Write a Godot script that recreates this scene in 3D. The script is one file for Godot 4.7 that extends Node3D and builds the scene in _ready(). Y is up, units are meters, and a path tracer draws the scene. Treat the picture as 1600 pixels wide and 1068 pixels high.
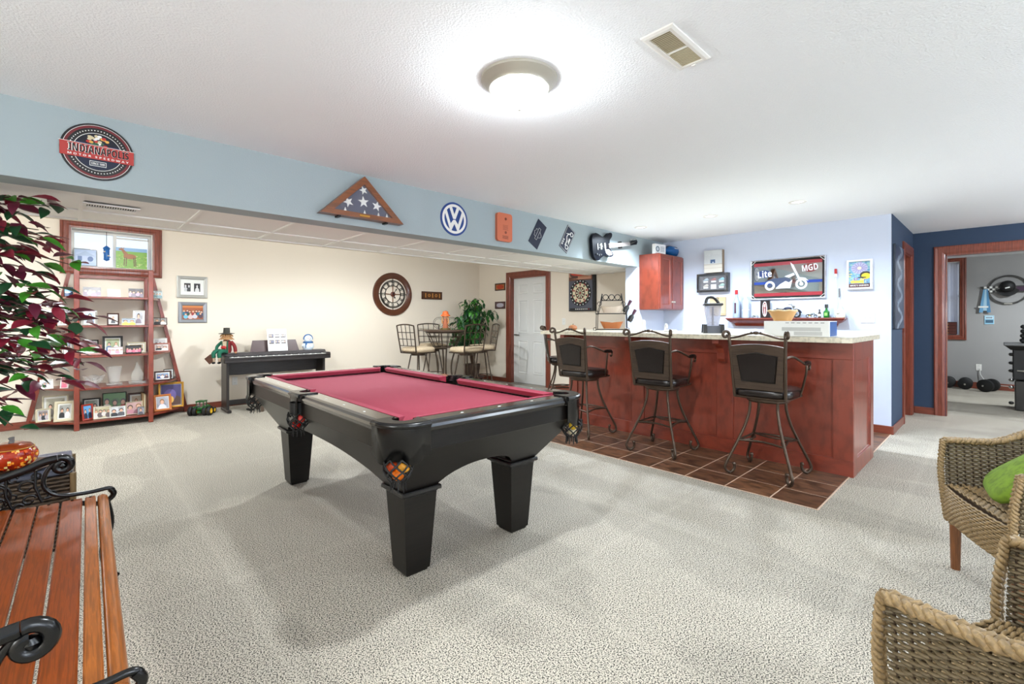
extends Node3D
# A basement recreation room: pool table, bar with stools, shelves of photographs, bistro corner.

class G:
	# collects shapes for one mesh; corners are given counter-clockwise as seen from outside
	var st := SurfaceTool.new()
	var X := Transform3D()
	var grp := 1
	func _init():
		st.begin(Mesh.PRIMITIVE_TRIANGLES)
		st.set_smooth_group(-1)
	func tint(c: Color):
		st.set_color(c)
		return self
	func flat():
		st.set_smooth_group(-1)
	func smooth():
		grp += 1
		st.set_smooth_group(grp)
	func tri(a, b, c):
		st.add_vertex(X * a)
		st.add_vertex(X * c)
		st.add_vertex(X * b)
	func quad(a, b, c, d):
		tri(a, b, c)
		tri(a, c, d)
	func poly(pts, mid):
		# a face of a convex solid round mid
		var n = (pts[1] - pts[0]).cross(pts[2] - pts[0])
		if n.dot(pts[0] - mid) < 0:
			pts = pts.duplicate()
			pts.reverse()
		for i in range(1, pts.size() - 1):
			tri(pts[0], pts[i], pts[i + 1])
	func box(c: Vector3, s: Vector3, r := 0.0, b := Basis()):
		# a box, its edges chamfered by r
		flat()
		var h = s / 2
		r = minf(r, minf(h.x, minf(h.y, h.z)) * 0.9)
		var P = func(sx, sy, sz, k):
			var p = Vector3(sx * h.x, sy * h.y, sz * h.z)
			for a in 3:
				if a != k:
					p[a] -= signf(p[a]) * r
			return c + b * p
		for k in 3:
			for s1 in [-1, 1]:
				var q = []
				for uv in [[-1, -1], [1, -1], [1, 1], [-1, 1]]:
					var e = [0, 0, 0]
					e[k] = s1
					e[(k + 1) % 3] = uv[0]
					e[(k + 2) % 3] = uv[1]
					q.append(P.call(e[0], e[1], e[2], k))
				poly(q, c)
		if r <= 0:
			return self
		for k in 3:
			var i = (k + 1) % 3
			var j = (k + 2) % 3
			for a in [-1, 1]:
				for d in [-1, 1]:
					var e = [0, 0, 0]
					e[i] = a
					e[j] = d
					e[k] = -1
					var p0 = P.call(e[0], e[1], e[2], i)
					var p1 = P.call(e[0], e[1], e[2], j)
					e[k] = 1
					poly([p0, p1, P.call(e[0], e[1], e[2], j), P.call(e[0], e[1], e[2], i)], c)
		for sx in [-1, 1]:
			for sy in [-1, 1]:
				for sz in [-1, 1]:
					poly([P.call(sx, sy, sz, 0), P.call(sx, sy, sz, 1), P.call(sx, sy, sz, 2)], c)
		return self
	func hull(bot: Array, top: Array):
		# a prism between two rings of equal length (convex)
		flat()
		var mid = Vector3()
		for p in bot + top:
			mid += p / (2.0 * bot.size())
		poly(bot, mid)
		poly(top, mid)
		for i in bot.size():
			var j = (i + 1) % bot.size()
			poly([bot[i], bot[j], top[j], top[i]], mid)
		return self
	func taper(c: Vector3, s0: Vector2, s1: Vector2, h: float, b := Basis()):
		# a four-sided post that widens or narrows from base c upwards
		var bo = []
		var to = []
		for q in [[-1, -1], [1, -1], [1, 1], [-1, 1]]:
			bo.append(c + b * Vector3(q[0] * s0.x / 2, 0, q[1] * s0.y / 2))
			to.append(c + b * Vector3(q[0] * s1.x / 2, h, q[1] * s1.y / 2))
		return hull(bo, to)
	func tube(path: Array, r, sides := 8, closed := false, flatten := 1.0):
		# r: a radius, or one per point
		smooth()
		var n = path.size()
		var rings = []
		var up = Vector3()
		for i in n:
			var t: Vector3
			if closed:
				t = (path[(i + 1) % n] - path[(i + n - 1) % n]).normalized()
			else:
				t = (path[mini(i + 1, n - 1)] - path[maxi(i - 1, 0)]).normalized()
			if i == 0:
				up = Vector3.UP if absf(t.y) < 0.9 else Vector3.RIGHT
			up = (up - t * up.dot(t)).normalized()
			var side = t.cross(up)
			var rr = r[i] if r is Array else r
			var ring = []
			for k in sides:
				var a = TAU * k / sides
				ring.append(path[i] + (side * cos(a) + up * sin(a) * flatten) * rr)
			rings.append(ring)
		for i in (n if closed else n - 1):
			var A = rings[i]
			var B = rings[(i + 1) % n]
			for k in sides:
				var l = (k + 1) % sides
				quad(A[k], A[l], B[l], B[k])
		if not closed:
			flat()
			for k in range(1, sides - 1):
				tri(rings[0][0], rings[0][k + 1], rings[0][k])
				tri(rings[n - 1][0], rings[n - 1][k], rings[n - 1][k + 1])
		return self
	func lathe(prof: Array, segs := 20, at := Vector3(), b := Basis()):
		# prof: Vector2(radius, height) from bottom to top on the outside
		for i in prof.size() - 1:
			if i == 0:
				smooth()
			else:
				var d0 = (prof[i] - prof[i - 1]).normalized()
				var d1 = (prof[i + 1] - prof[i]).normalized()
				if d0.dot(d1) < 0.75:
					smooth()
			for k in segs:
				var a0 = TAU * k / segs
				var a1 = TAU * (k + 1) / segs
				var p = prof[i]
				var q = prof[i + 1]
				var A = at + b * Vector3(p.x * cos(a0), p.y, p.x * sin(a0))
				var B = at + b * Vector3(p.x * cos(a1), p.y, p.x * sin(a1))
				var C = at + b * Vector3(q.x * cos(a1), q.y, q.x * sin(a1))
				var D = at + b * Vector3(q.x * cos(a0), q.y, q.x * sin(a0))
				if q.x > 0.00001:
					tri(A, D, C)
				if p.x > 0.00001:
					tri(A, C, B)
		return self
	func ball(c: Vector3, r, n := 12, b := Basis()):
		var s = Vector3(r, r, r) if not r is Vector3 else r
		var prof = []
		for i in n / 2 + 1:
			var a = -PI / 2 + PI * i / (n / 2)
			prof.append(Vector2(maxf(0, cos(a)), sin(a)))
		prof[0].x = 0
		prof[-1].x = 0
		return lathe(prof, n, c, b * Basis().scaled(s))
	func prism(pts: Array, z0: float, z1: float, xf := Transform3D(), round := false):
		# an outline in x, y drawn out from z0 to z1
		var pp = PackedVector2Array(pts)
		if Geometry2D.is_polygon_clockwise(pp):
			pp.reverse()
		var t = Geometry2D.triangulate_polygon(pp)
		flat()
		var V = func(i, z): return xf * Vector3(pp[i].x, pp[i].y, z)
		for i in range(0, t.size(), 3):
			var a = t[i]
			var b = t[i + 1]
			var c = t[i + 2]
			if (pp[b] - pp[a]).cross(pp[c] - pp[a]) < 0:
				var k = b
				b = c
				c = k
			tri(V.call(a, z1), V.call(b, z1), V.call(c, z1))
			tri(V.call(a, z0), V.call(c, z0), V.call(b, z0))
		if round:
			smooth()
		for i in pp.size():
			var j = (i + 1) % pp.size()
			quad(V.call(i, z0), V.call(j, z0), V.call(j, z1), V.call(i, z1))
		return self
	func frame(w: float, h: float, prof: Array, xf := Transform3D()):
		# a mitred rectangular frame; prof: Vector2(inset from the outer edge, z), from the outside back round to the inside back
		flat()
		var R = func(p):
			var a = w / 2 - p.x
			var c = h / 2 - p.x
			return [xf * Vector3(-a, -c, p.y), xf * Vector3(a, -c, p.y), xf * Vector3(a, c, p.y), xf * Vector3(-a, c, p.y)]
		for i in prof.size() - 1:
			var A = R.call(prof[i])
			var B = R.call(prof[i + 1])
			for k in 4:
				var l = (k + 1) % 4
				quad(A[k], A[l], B[l], B[k])
		return self
	func grid(rows: Array, round := true, wrap := false):
		# a sheet over rows of points
		if round:
			smooth()
		else:
			flat()
		for i in rows.size() - 1:
			var n = rows[i].size()
			for k in (n if wrap else n - 1):
				var l = (k + 1) % n
				quad(rows[i][k], rows[i][l], rows[i + 1][l], rows[i + 1][k])
		return self
	func done():
		st.generate_normals()
		st.index()
		return st.commit()

class Cv:
	# a small painter for flat prints
	var im: Image
	var o: Vector2
	var s: Vector2
	func _init(i: Image, at: Vector2, size: Vector2):
		im = i
		o = at
		s = size
	func row(y, x0, x1, c):
		y = int(y)
		if y < int(o.y) or y >= int(o.y + s.y):
			return
		x0 = clampi(int(round(x0)), int(o.x), int(o.x + s.x))
		x1 = clampi(int(round(x1)), int(o.x), int(o.x + s.x))
		if x1 > x0:
			im.fill_rect(Rect2i(x0, y, x1 - x0, 1), c)
	func rect(x0, y0, x1, y1, c):
		poly([Vector2(x0, y0), Vector2(x1, y0), Vector2(x1, y1), Vector2(x0, y1)], c)
	func ell(x, y, rx, ry, c):
		var cx = o.x + x * s.x
		var cy = o.y + y * s.y
		var a = rx * s.x
		var b = ry * s.y
		for yy in range(int(cy - b), int(cy + b) + 1):
			var t = 1.0 - pow((yy + 0.5 - cy) / b, 2)
			if t > 0:
				row(yy, cx - a * sqrt(t), cx + a * sqrt(t), c)
	func poly(p, c):
		var y0 = INF
		var y1 = -INF
		for q in p:
			y0 = minf(y0, o.y + q.y * s.y)
			y1 = maxf(y1, o.y + q.y * s.y)
		for yy in range(int(y0), int(ceil(y1))):
			var xs = []
			for i in p.size():
				var a = o + p[i] * s
				var b = o + p[(i + 1) % p.size()] * s
				if (a.y <= yy + 0.5) != (b.y <= yy + 0.5):
					xs.append(a.x + (b.x - a.x) * (yy + 0.5 - a.y) / (b.y - a.y))
			xs.sort()
			for i in range(0, xs.size() - 1, 2):
				row(yy, xs[i], xs[i + 1], c)
	func line(a, b, w, c):
		var d = (b - a).normalized().orthogonal() * w / 2
		poly([a + d, b + d, b - d, a - d], c)

var M := {}
var used := {}
var rng := RandomNumberGenerator.new()

func numbered(called: String) -> String:
	used[called] = used.get(called, -1) + 1
	return called if used[called] == 0 else "%s_%03d" % [called, used[called]]

func thing(called, label, category, at := Vector3(), turn := 0.0, group := ""):
	var o = Node3D.new()
	o.name = numbered(called)
	add_child(o, true)
	o.position = at
	o.rotation.y = deg_to_rad(turn)
	return tag(o, label, category, group)

func tag(o, label, category, group := ""):
	o.set_meta("label", label)
	o.set_meta("category", category)
	if group:
		o.set_meta("group", group)
	return o

func part(parent, called, g, m, label := "", kind := ""):
	var o = MeshInstance3D.new()
	o.name = called
	o.mesh = g.done() if g is G else g
	o.material_override = m
	o.cast_shadow = GeometryInstance3D.SHADOW_CASTING_SETTING_ON
	parent.add_child(o, true)
	if label:
		o.set_meta("label", label)
	if kind:
		o.set_meta("kind", kind)
	return o

func solo(called, label, category, g, m, at := Vector3(), turn := 0.0, group := ""):
	var o = part(self, numbered(called), g, m)
	o.position = at
	o.rotation.y = deg_to_rad(turn)
	return tag(o, label, category, group)

func struct(called, g, m, parent = null):
	var o = part(self if parent == null else parent, called, g, m)
	if parent == null:
		o.set_meta("kind", "structure")
	return o

func again(src, label, at, turn, group := ""):
	# one more of a thing, with its parts
	var r = src.duplicate()
	r.name = numbered(String(src.name).trim_suffix("_001"))
	add_child(r, true)
	r.position = at
	r.rotation.y = deg_to_rad(turn)
	r.set_meta("label", label)
	if group:
		r.set_meta("group", group)
	return r

func bx(c, s, r := 0.0, b := Basis()):
	return G.new().box(c, s, r, b)

func words(parent, called, s, width, height, m, at, b := Basis(), depth := 0.002, serif := false, bold := true):
	var f = SystemFont.new()
	f.font_names = PackedStringArray(["Droid Serif" if serif else "Droid Sans"])
	f.font_weight = 700 if bold else 400
	var t = TextMesh.new()
	t.text = s
	t.font = f
	t.font_size = 32
	t.pixel_size = 0.01
	t.depth = 0.02
	t.curve_step = 4.0
	var o = part(parent, called, t, m)
	var e = t.get_aabb()
	var mid = e.get_center()
	var k = Vector3(width / maxf(e.size.x, 0.001), height / maxf(e.size.y, 0.001), depth / 0.02)
	o.transform = Transform3D(b * Basis().scaled(k), at) * Transform3D(Basis(), -mid)
	return o

func arc(c: Vector3, r: float, a0: float, a1: float, n: int, u := Vector3.RIGHT, v := Vector3.UP, r1 := -1.0):
	# points on an arc (degrees), or a spiral towards r1
	var p = []
	for i in n + 1:
		var t = float(i) / n
		var a = deg_to_rad(lerpf(a0, a1, t))
		var rr = r if r1 < 0 else lerpf(r, r1, t)
		p.append(c + (u * cos(a) + v * sin(a)) * rr)
	return p

func smoothed(pts: Array, n := 6):
	var c = Curve3D.new()
	var k = pts.size()
	for i in k:
		var t = (pts[mini(i + 1, k - 1)] - pts[maxi(i - 1, 0)]) / 6.0
		c.add_point(pts[i], -t, t)
	var out = []
	for i in k - 1:
		for j in n:
			out.append(c.sample(i, float(j) / n))
	out.append(pts[-1])
	return out

func circle2(r: float, n := 24, c := Vector2(), ry := -1.0):
	var p = []
	for i in n:
		p.append(c + Vector2(cos(TAU * i / n) * r, sin(TAU * i / n) * (r if ry < 0 else ry)))
	return p

func ring2(g: G, r0: float, r1: float, z0: float, z1: float, n := 40, c := Vector3()):
	# a flat ring in x, y
	g.X = Transform3D(Basis(Vector3.RIGHT, PI / 2), c)
	g.lathe([Vector2(r0, z1), Vector2(r0, z0), Vector2(r1, z0), Vector2(r1, z1), Vector2(r0, z1)], n)
	g.X = Transform3D()

# ---------------------------------------------------------------- materials
func mat(c: Color, rough := 0.6, metal := 0.0):
	var m = StandardMaterial3D.new()
	m.albedo_color = c
	m.roughness = rough
	m.metallic = metal
	return m

func noise_tex(freq: float, seed_: int, ramp: Array, size := 512, normal := false, octaves := 4, type := FastNoiseLite.TYPE_SIMPLEX_SMOOTH):
	var f = FastNoiseLite.new()
	f.seed = seed_
	f.frequency = freq
	f.noise_type = type
	f.fractal_octaves = octaves
	var t = NoiseTexture2D.new()
	t.width = size
	t.height = size
	t.seamless = true
	t.noise = f
	if normal:
		t.as_normal_map = true
		t.bump_strength = 6.0
	elif ramp:
		var g = Gradient.new()
		g.offsets = PackedFloat32Array(ramp[0])
		g.colors = PackedColorArray(ramp[1])
		t.color_ramp = g
	return t

func grey(v: float):
	return Color(v, v, v)

func tri_uv(m, s: Vector3, world := false):
	m.uv1_triplanar = true
	m.uv1_world_triplanar = world
	m.uv1_scale = s
	m.uv1_triplanar_sharpness = 4.0
	return m

func wood(c: Color, rough: float, along: int, coat := 0.0, fine := 1.0):
	# grain runs along axis 0, 1 or 2 of the object
	var m = mat(c, rough)
	m.albedo_texture = M.t_grain
	var s = Vector3(9, 9, 9) * fine
	s[along] = 0.4 * fine
	tri_uv(m, s)
	if coat > 0:
		m.clearcoat_enabled = true
		m.clearcoat = coat
		m.clearcoat_roughness = 0.12
	return m

func glass(c: Color, a := 0.1):
	var m = mat(Color(c.r, c.g, c.b, a), 0.05)
	m.transparency = BaseMaterial3D.TRANSPARENCY_ALPHA
	return m

func materials():
	M.t_grain = noise_tex(0.012, 3, [[0.0, 0.42, 0.55, 0.7, 1.0], [grey(0.72), grey(0.84), grey(1.0), grey(0.88), grey(1.0)]], 512, false, 5)
	M.t_cloud = noise_tex(0.006, 5, [[0.0, 0.35, 0.65, 1.0], [grey(0.80), grey(0.9), grey(1.0), grey(1.0)]], 512, false, 3)
	M.t_blotch = noise_tex(0.007, 6, [[0.0, 0.35, 0.6, 1.0], [grey(0.84), grey(0.92), grey(1.0), grey(1.0)]], 512, false, 6)
	M.t_bump = noise_tex(0.09, 8, [], 512, true, 4)
	M.t_speck = noise_tex(0.13, 12, [[0.0, 0.33, 0.42, 0.53, 1.0], [grey(0.15), grey(0.4), grey(0.76), grey(0.97), grey(1.0)]], 1024, false, 2)
	M.t_slate = noise_tex(0.01, 21, [[0.0, 0.35, 0.55, 0.75, 1.0], [Color(0.45, 0.36, 0.32), Color(0.62, 0.5, 0.42), Color(0.85, 0.68, 0.55), Color(0.75, 0.62, 0.56), Color(1, 0.86, 0.72)]], 512, false, 5)
	M.carpet = mat(Color(0.815, 0.78, 0.715), 0.95)
	M.carpet.albedo_texture = M.t_speck
	tri_uv(M.carpet, Vector3.ONE * 0.95, true)
	M.carpet.normal_enabled = true
	M.carpet.normal_texture = noise_tex(0.13, 12, [], 1024, true, 2)
	M.carpet.normal_scale = 0.35
	M.carpet.detail_enabled = true
	M.carpet.detail_blend_mode = BaseMaterial3D.BLEND_MODE_MUL
	M.carpet.detail_albedo = noise_tex(0.004, 9, [[0.0, 0.42, 0.5, 1.0], [grey(0.91), grey(0.935), grey(1.0), grey(1.0)]], 1024, false, 4)
	M.carpet.detail_uv_layer = BaseMaterial3D.DETAIL_UV_2
	M.carpet.uv2_triplanar = true
	M.carpet.uv2_world_triplanar = true
	M.carpet.uv2_scale = Vector3(0.16, 0.16, 0.09)
	M.cream = wall_paint(Color(0.885, 0.84, 0.775))
	M.blue = wall_paint(Color(0.77, 0.80, 0.865))
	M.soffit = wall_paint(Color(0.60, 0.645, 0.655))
	M.navy = wall_paint(Color(0.14, 0.215, 0.31))
	M.grey_wall = wall_paint(Color(0.60, 0.595, 0.59))
	M.ceiling = wall_paint(Color(0.93, 0.94, 0.95))
	M.ceiling.normal_scale = 0.3
	M.tile_white = wall_paint(Color(0.92, 0.91, 0.89))
	M.grid_white = mat(Color(0.92, 0.91, 0.89), 0.5)
	M.trim = wood(Color(0.53, 0.255, 0.18), 0.35, 1, 0.3)
	M.trim_x = wood(Color(0.53, 0.255, 0.18), 0.35, 0, 0.3)
	M.trim_z = wood(Color(0.53, 0.255, 0.18), 0.35, 2, 0.3)
	M.cherry = wood(Color(0.50, 0.21, 0.142), 0.32, 1, 0.35, 1.0)
	M.cherry.albedo_texture = M.t_blotch
	M.cherry.uv1_scale = Vector3(1.3, 1.3, 1.3) + (M.cherry.uv1_scale - Vector3(4, 4, 4)).clamp(Vector3.ZERO, Vector3.ONE * 1.6)
	M.cherry_z = wood(Color(0.50, 0.21, 0.142), 0.32, 2, 0.35, 1.0)
	M.cherry_z.albedo_texture = M.t_blotch
	M.cherry_z.uv1_scale = Vector3(1.3, 1.3, 1.3) + (M.cherry_z.uv1_scale - Vector3(4, 4, 4)).clamp(Vector3.ZERO, Vector3.ONE * 1.6)
	M.cherry_x = wood(Color(0.50, 0.21, 0.142), 0.32, 0, 0.35, 1.0)
	M.cherry_x.albedo_texture = M.t_blotch
	M.cherry_x.uv1_scale = Vector3(1.3, 1.3, 1.3) + (M.cherry_x.uv1_scale - Vector3(4, 4, 4)).clamp(Vector3.ZERO, Vector3.ONE * 1.6)
	M.white = mat(Color(0.88, 0.87, 0.85), 0.4)
	M.door = mat(Color(0.86, 0.86, 0.85), 0.35)
	M.counter = mat(Color(0.80, 0.765, 0.68), 0.3)
	M.counter.albedo_texture = M.t_cloud
	tri_uv(M.counter, Vector3.ONE * 6)
	M.grout = mat(Color(0.80, 0.69, 0.60), 0.9)
	M.slate = []
	for i in 4:
		var m = mat([Color(0.53, 0.46, 0.40), Color(0.48, 0.41, 0.35), Color(0.56, 0.48, 0.40), Color(0.51, 0.45, 0.41)][i], 0.42)
		m.albedo_texture = M.t_slate
		tri_uv(m, Vector3(2.2, 2.2, 1.1), true)
		m.uv1_offset = Vector3(0.3 * i, 0.17 * i, 0.2)
		M.slate.append(m)
	M.black = mat(Color(0.055, 0.05, 0.048), 0.3)
	M.black.clearcoat_enabled = true
	M.black.clearcoat = 0.3
	M.black_matt = mat(Color(0.05, 0.05, 0.052), 0.6)
	M.pool = wood(Color(0.082, 0.066, 0.052), 0.36, 0, 0.1)
	M.pool_z = wood(Color(0.082, 0.066, 0.052), 0.36, 2, 0.1)
	M.pool.metallic_specular = 0.4
	M.pool_z.metallic_specular = 0.4
	M.rail = wood(Color(0.09, 0.075, 0.065), 0.16, 2, 0.8)
	M.felt = mat(Color(0.56, 0.135, 0.225), 0.95)
	M.felt.rim_enabled = true
	M.felt.rim = 0.35
	M.felt.rim_tint = 0.5
	M.iron = mat(Color(0.095, 0.085, 0.075), 0.4, 0.55)
	M.bronze = mat(Color(0.30, 0.245, 0.20), 0.34, 0.6)
	M.chrome = mat(Color(0.75, 0.75, 0.74), 0.18, 1.0)
	M.nickel = mat(Color(0.72, 0.70, 0.65), 0.35, 0.5)
	M.leather = mat(Color(0.105, 0.08, 0.072), 0.26)
	M.pocket = mat(Color(0.012, 0.012, 0.015), 0.24)
	M.pocket.clearcoat_enabled = true
	M.pocket.clearcoat = 0.15
	M.bronze_panel = wood(Color(0.30, 0.24, 0.195), 0.36, 0, 0.2)
	M.bronze_panel.metallic = 0.35
	M.jar = glass(Color(0.66, 0.66, 0.74), 0.3)
	M.glass = glass(Color(0.95, 0.97, 0.97), 0.1)
	M.pane = glass(Color(0.95, 0.97, 1.0), 0.06)
	M.pane.metallic_specular = 0.2
	M.gold = mat(Color(0.72, 0.53, 0.2), 0.35, 0.6)
	M.silver = mat(Color(0.62, 0.61, 0.58), 0.35, 0.5)
	M.paper = mat(Color(0.88, 0.88, 0.86), 0.8)
	M.grey = mat(Color(0.4, 0.4, 0.4), 0.5)
	M.red = mat(Color(0.66, 0.08, 0.09), 0.4)
	M.green = mat(Color(0.07, 0.33, 0.10), 0.4)
	M.yellow = mat(Color(0.85, 0.68, 0.1), 0.4)
	M.navy_gloss = mat(Color(0.06, 0.10, 0.2), 0.35)
	for q in [["leaf_green", Color(0.13, 0.36, 0.10)], ["leaf_mid", Color(0.22, 0.48, 0.13)], ["leaf_dark", Color(0.10, 0.26, 0.15)], ["leaf_red", Color(0.46, 0.10, 0.17)], ["leaf_wine", Color(0.33, 0.09, 0.17)], ["leaf_gold", Color(0.65, 0.42, 0.12)]]:
		var m = mat(q[1], 0.38)
		m.backlight_enabled = true
		m.backlight = Color(q[1].r, q[1].g, q[1].b) * 0.5
		M[q[0]] = m
	M.fleck = mat(Color(0.80, 0.73, 0.62), 0.9)
	M.fleck.albedo_texture = noise_tex(0.12, 15, [[0.0, 0.32, 0.42, 1.0], [Color(0.4, 0.3, 0.22), Color(0.6, 0.5, 0.4), Color(1, 1, 1), Color(1, 1, 1)]], 256, false, 2)
	tri_uv(M.fleck, Vector3.ONE * 5)
	M.cast = mat(Color(0.03, 0.03, 0.034), 0.26, 0.1)
	M.wicker = mat(Color(0.45, 0.39, 0.285), 0.55)
	M.wicker.albedo_texture = M.t_cloud
	tri_uv(M.wicker, Vector3.ONE * 3)
	M.wicker_pale = mat(Color(0.62, 0.515, 0.355), 0.5)
	M.wicker_pale.albedo_texture = M.t_grain
	tri_uv(M.wicker_pale, Vector3.ONE * 6)
	M.wicker_dark = mat(Color(0.23, 0.165, 0.10), 0.6)
	M.leg_wood = wood(Color(0.52, 0.32, 0.17), 0.4, 1)
	M.cushion = mat(Color(0.43, 0.54, 0.11), 0.9)
	M.cushion.albedo_texture = M.t_cloud
	tri_uv(M.cushion, Vector3.ONE * 8)
	M.tint = mat(Color.WHITE, 0.6)          # takes its colour from the vertices
	M.tint.vertex_color_use_as_albedo = true
	M.tint_gloss = mat(Color.WHITE, 0.25)
	M.tint_gloss.vertex_color_use_as_albedo = true

func lin(r, g, b):
	return Color(r, g, b).srgb_to_linear()

func wall_paint(c):
	var m = mat(c, 0.75)
	m.normal_enabled = true
	m.normal_texture = M.t_bump
	m.normal_scale = 0.06
	return tri_uv(m, Vector3.ONE * 1.6, true)

func _ready():
	# camera: level, lens shifted down a little
	var cam = Camera3D.new()
	cam.name = "camera"
	cam.projection = Camera3D.PROJECTION_FRUSTUM
	cam.near = 0.05
	cam.far = 60.0
	cam.size = 2.0 * 0.05 * 534.0 / 727.0
	cam.frustum_offset = Vector2(0, -0.05 * 35.0 / 727.0)
	add_child(cam)
	cam.position = Vector3(0, 1.27, 0)
	cam.rotation.y = deg_to_rad(-43.49)
	cam.current = true
	# sky: an overcast day outside the basement windows
	var we = WorldEnvironment.new()
	we.name = "world"
	var env = Environment.new()
	env.background_mode = Environment.BG_SKY
	var sky = Sky.new()
	var sm = ProceduralSkyMaterial.new()
	sm.sky_top_color = Color(0.72, 0.82, 0.95)
	sm.sky_horizon_color = Color(0.93, 0.96, 1.0)
	sm.ground_horizon_color = Color(0.8, 0.82, 0.8)
	sm.ground_bottom_color = Color(0.4, 0.4, 0.38)
	sm.sky_energy_multiplier = 1.1
	sky.sky_material = sm
	env.sky = sky
	env.tonemap_mode = Environment.TONE_MAPPER_LINEAR
	env.tonemap_exposure = 1.16
	env.sdfgi_enabled = true
	env.ssao_enabled = true
	env.ssil_enabled = true
	we.environment = env
	add_child(we)
	materials()
	# lamps: [place, energy, kind]
	var dome = dome_light(Vector3(1.585, 2.44, -1.62), "round flush ceiling light with frosted glass bowl above the pool table", 1.3)
	unseen_light(dome, Vector3(3.2, 2.6, -5.55), "unseen ceiling light behind the soffit, placed to light the bistro corner", 3.0)  # out of view, placed to light the bistro corner and door wall
	unseen_light(dome, Vector3(0.6, 2.44, 1.9), "added ceiling fill lamp behind the camera, nearest the bench", 1.2)  # fill light added behind the camera
	unseen_light(dome, Vector3(4.4, 2.44, 1.9), "added ceiling fill lamp out of view above the wicker chairs", 1.2)  # another added fill, out of view on the sitting side
	unseen_light(dome, Vector3(0.3, 2.6, -5.5), "added ceiling fill lamp hidden behind the soffit in front of the photo shelves", 2.6)  # fill added above the shelves to lift the carpet there
	unseen_light(dome, Vector3(7.55, 2.44, 1.0), "unseen ceiling light in the hall outside the dark blue wall", 1.3)  # unseen lamp, lights the hall and the carpet past the bar
	unseen_light(dome, Vector3(10.4, 2.425, 1.3), "unseen ceiling light that lights the grey exercise room", 3.4)  # unseen lamp that lights the far room
	fill_lamp(Vector3(1.3, 0, 2.9), "added globe fill lamp behind the camera", 3.9)  # this and the next three: fill lamps added out of view
	fill_lamp(Vector3(-1.9, 0, -1.0), "added globe fill lamp by the west wall beside the bench", 3.0)
	fill_lamp(Vector3(5.4, 0, 2.8), "added globe fill lamp behind the wicker chairs", 3.6)
	fill_lamp(Vector3(-1.8, 0, -6.6), "added globe fill lamp in the corner left of the photo shelves", 0.9)
	for i in 3:
		can_light(Vector3(5.25, 2.44, [-3.16, -2.275, -1.403][i]), ["recessed ceiling spot farthest left, next to the hanging guitar", "recessed ceiling spot in the middle of the three over the bar", "recessed ceiling spot at the right, nearest the end of the bar"][i], [4.0, 3.8, 3.2][i])
	shell()
	art()
	pool_table()
	bar()
	stools()
	ceiling_things()
	soffit_things()
	north_wall_things()
	photo_shelf()
	piano()
	bistro()
	bar_wall_things()
	bar_top_things()
	far_room_things()
	bench_corner()
	tree()
	wicker()

func lamp(parent, at, energy, size, c := Color(0.945, 0.978, 1.0)):
	var l = OmniLight3D.new()
	l.name = "lamp"
	l.light_color = c
	l.light_energy = energy
	l.light_size = size
	l.omni_range = 25.0
	l.omni_attenuation = 2.0
	l.shadow_enabled = true
	parent.add_child(l, true)
	l.position = at
	return l

func dome_light(at, label, energy):
	var t = thing("ceiling_light", label, "ceiling light", at)
	var g = G.new()
	g.lathe([Vector2(0.125, -0.052), Vector2(0.146, -0.05), Vector2(0.15, -0.04), Vector2(0.163, -0.032), Vector2(0.175, -0.02), Vector2(0.185, -0.012), Vector2(0.186, 0.0)], 40)
	part(t, "trim_ring", g, M.nickel)
	var e = mat(Color(0.95, 0.94, 0.92), 0.4)
	e.emission_enabled = true
	e.emission = Color(0.945, 0.978, 1.0)
	e.emission_energy_multiplier = 0.8
	M.bowl = e
	g = G.new()
	var p = []
	for i in 11:
		var a = -PI / 2 + (PI / 2) * i / 10.0
		p.append(Vector2(0.14 * cos(a), -0.045 + 0.095 * sin(a)))
	p[0].x = 0
	g.lathe(p, 36)
	part(t, "glass_bowl", g, e)
	part(t, "finial", G.new().lathe([Vector2(0, -0.155), Vector2(0.009, -0.152), Vector2(0.011, -0.142), Vector2(0.006, -0.136)], 12), M.nickel)
	lamp(t, Vector3(0, -0.125, 0), energy * 0.32, 0.05)
	var s = SpotLight3D.new()      # the bowl sends more of its light down than up
	s.name = "down_lamp"
	s.light_color = Color(0.945, 0.978, 1.0)
	s.light_energy = energy * 1.95
	s.light_size = 0.06
	s.spot_range = 20.0
	s.spot_attenuation = 2.0
	s.spot_angle = 84.0
	s.spot_angle_attenuation = 0.4
	s.shadow_enabled = true
	t.add_child(s, true)
	s.position = Vector3(0, -0.13, 0)
	s.rotation.x = -PI / 2
	return t

func unseen_light(src, at, label, energy):  # ceiling lamps out of view: some unseen, some added only as fill
	var r = src.duplicate()
	r.name = numbered("ceiling_light")
	add_child(r, true)
	r.position = at
	r.set_meta("label", label)
	for c in r.get_children():
		if c is Light3D:
			c.light_energy = energy * (0.4 if c is OmniLight3D else 1.3)

func fill_lamp(at, label, energy):
	# fill lamps added out of view to brighten the ceiling and the room
	var t = thing("fill_lamp", label, "floor lamp", at)
	part(t, "base", G.new().lathe([Vector2(0, 0), Vector2(0.14, 0), Vector2(0.14, 0.015), Vector2(0.02, 0.03), Vector2(0, 0.03)], 24), M.iron)
	part(t, "pole", G.new().tube([Vector3(0, 0.02, 0), Vector3(0, 1.36, 0)], 0.012, 10), M.iron)
	part(t, "globe", G.new().ball(Vector3(0, 1.48, 0), 0.13, 20), M.bowl)
	lamp(t, Vector3(0, 1.48, 0), energy, 0.12)

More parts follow.
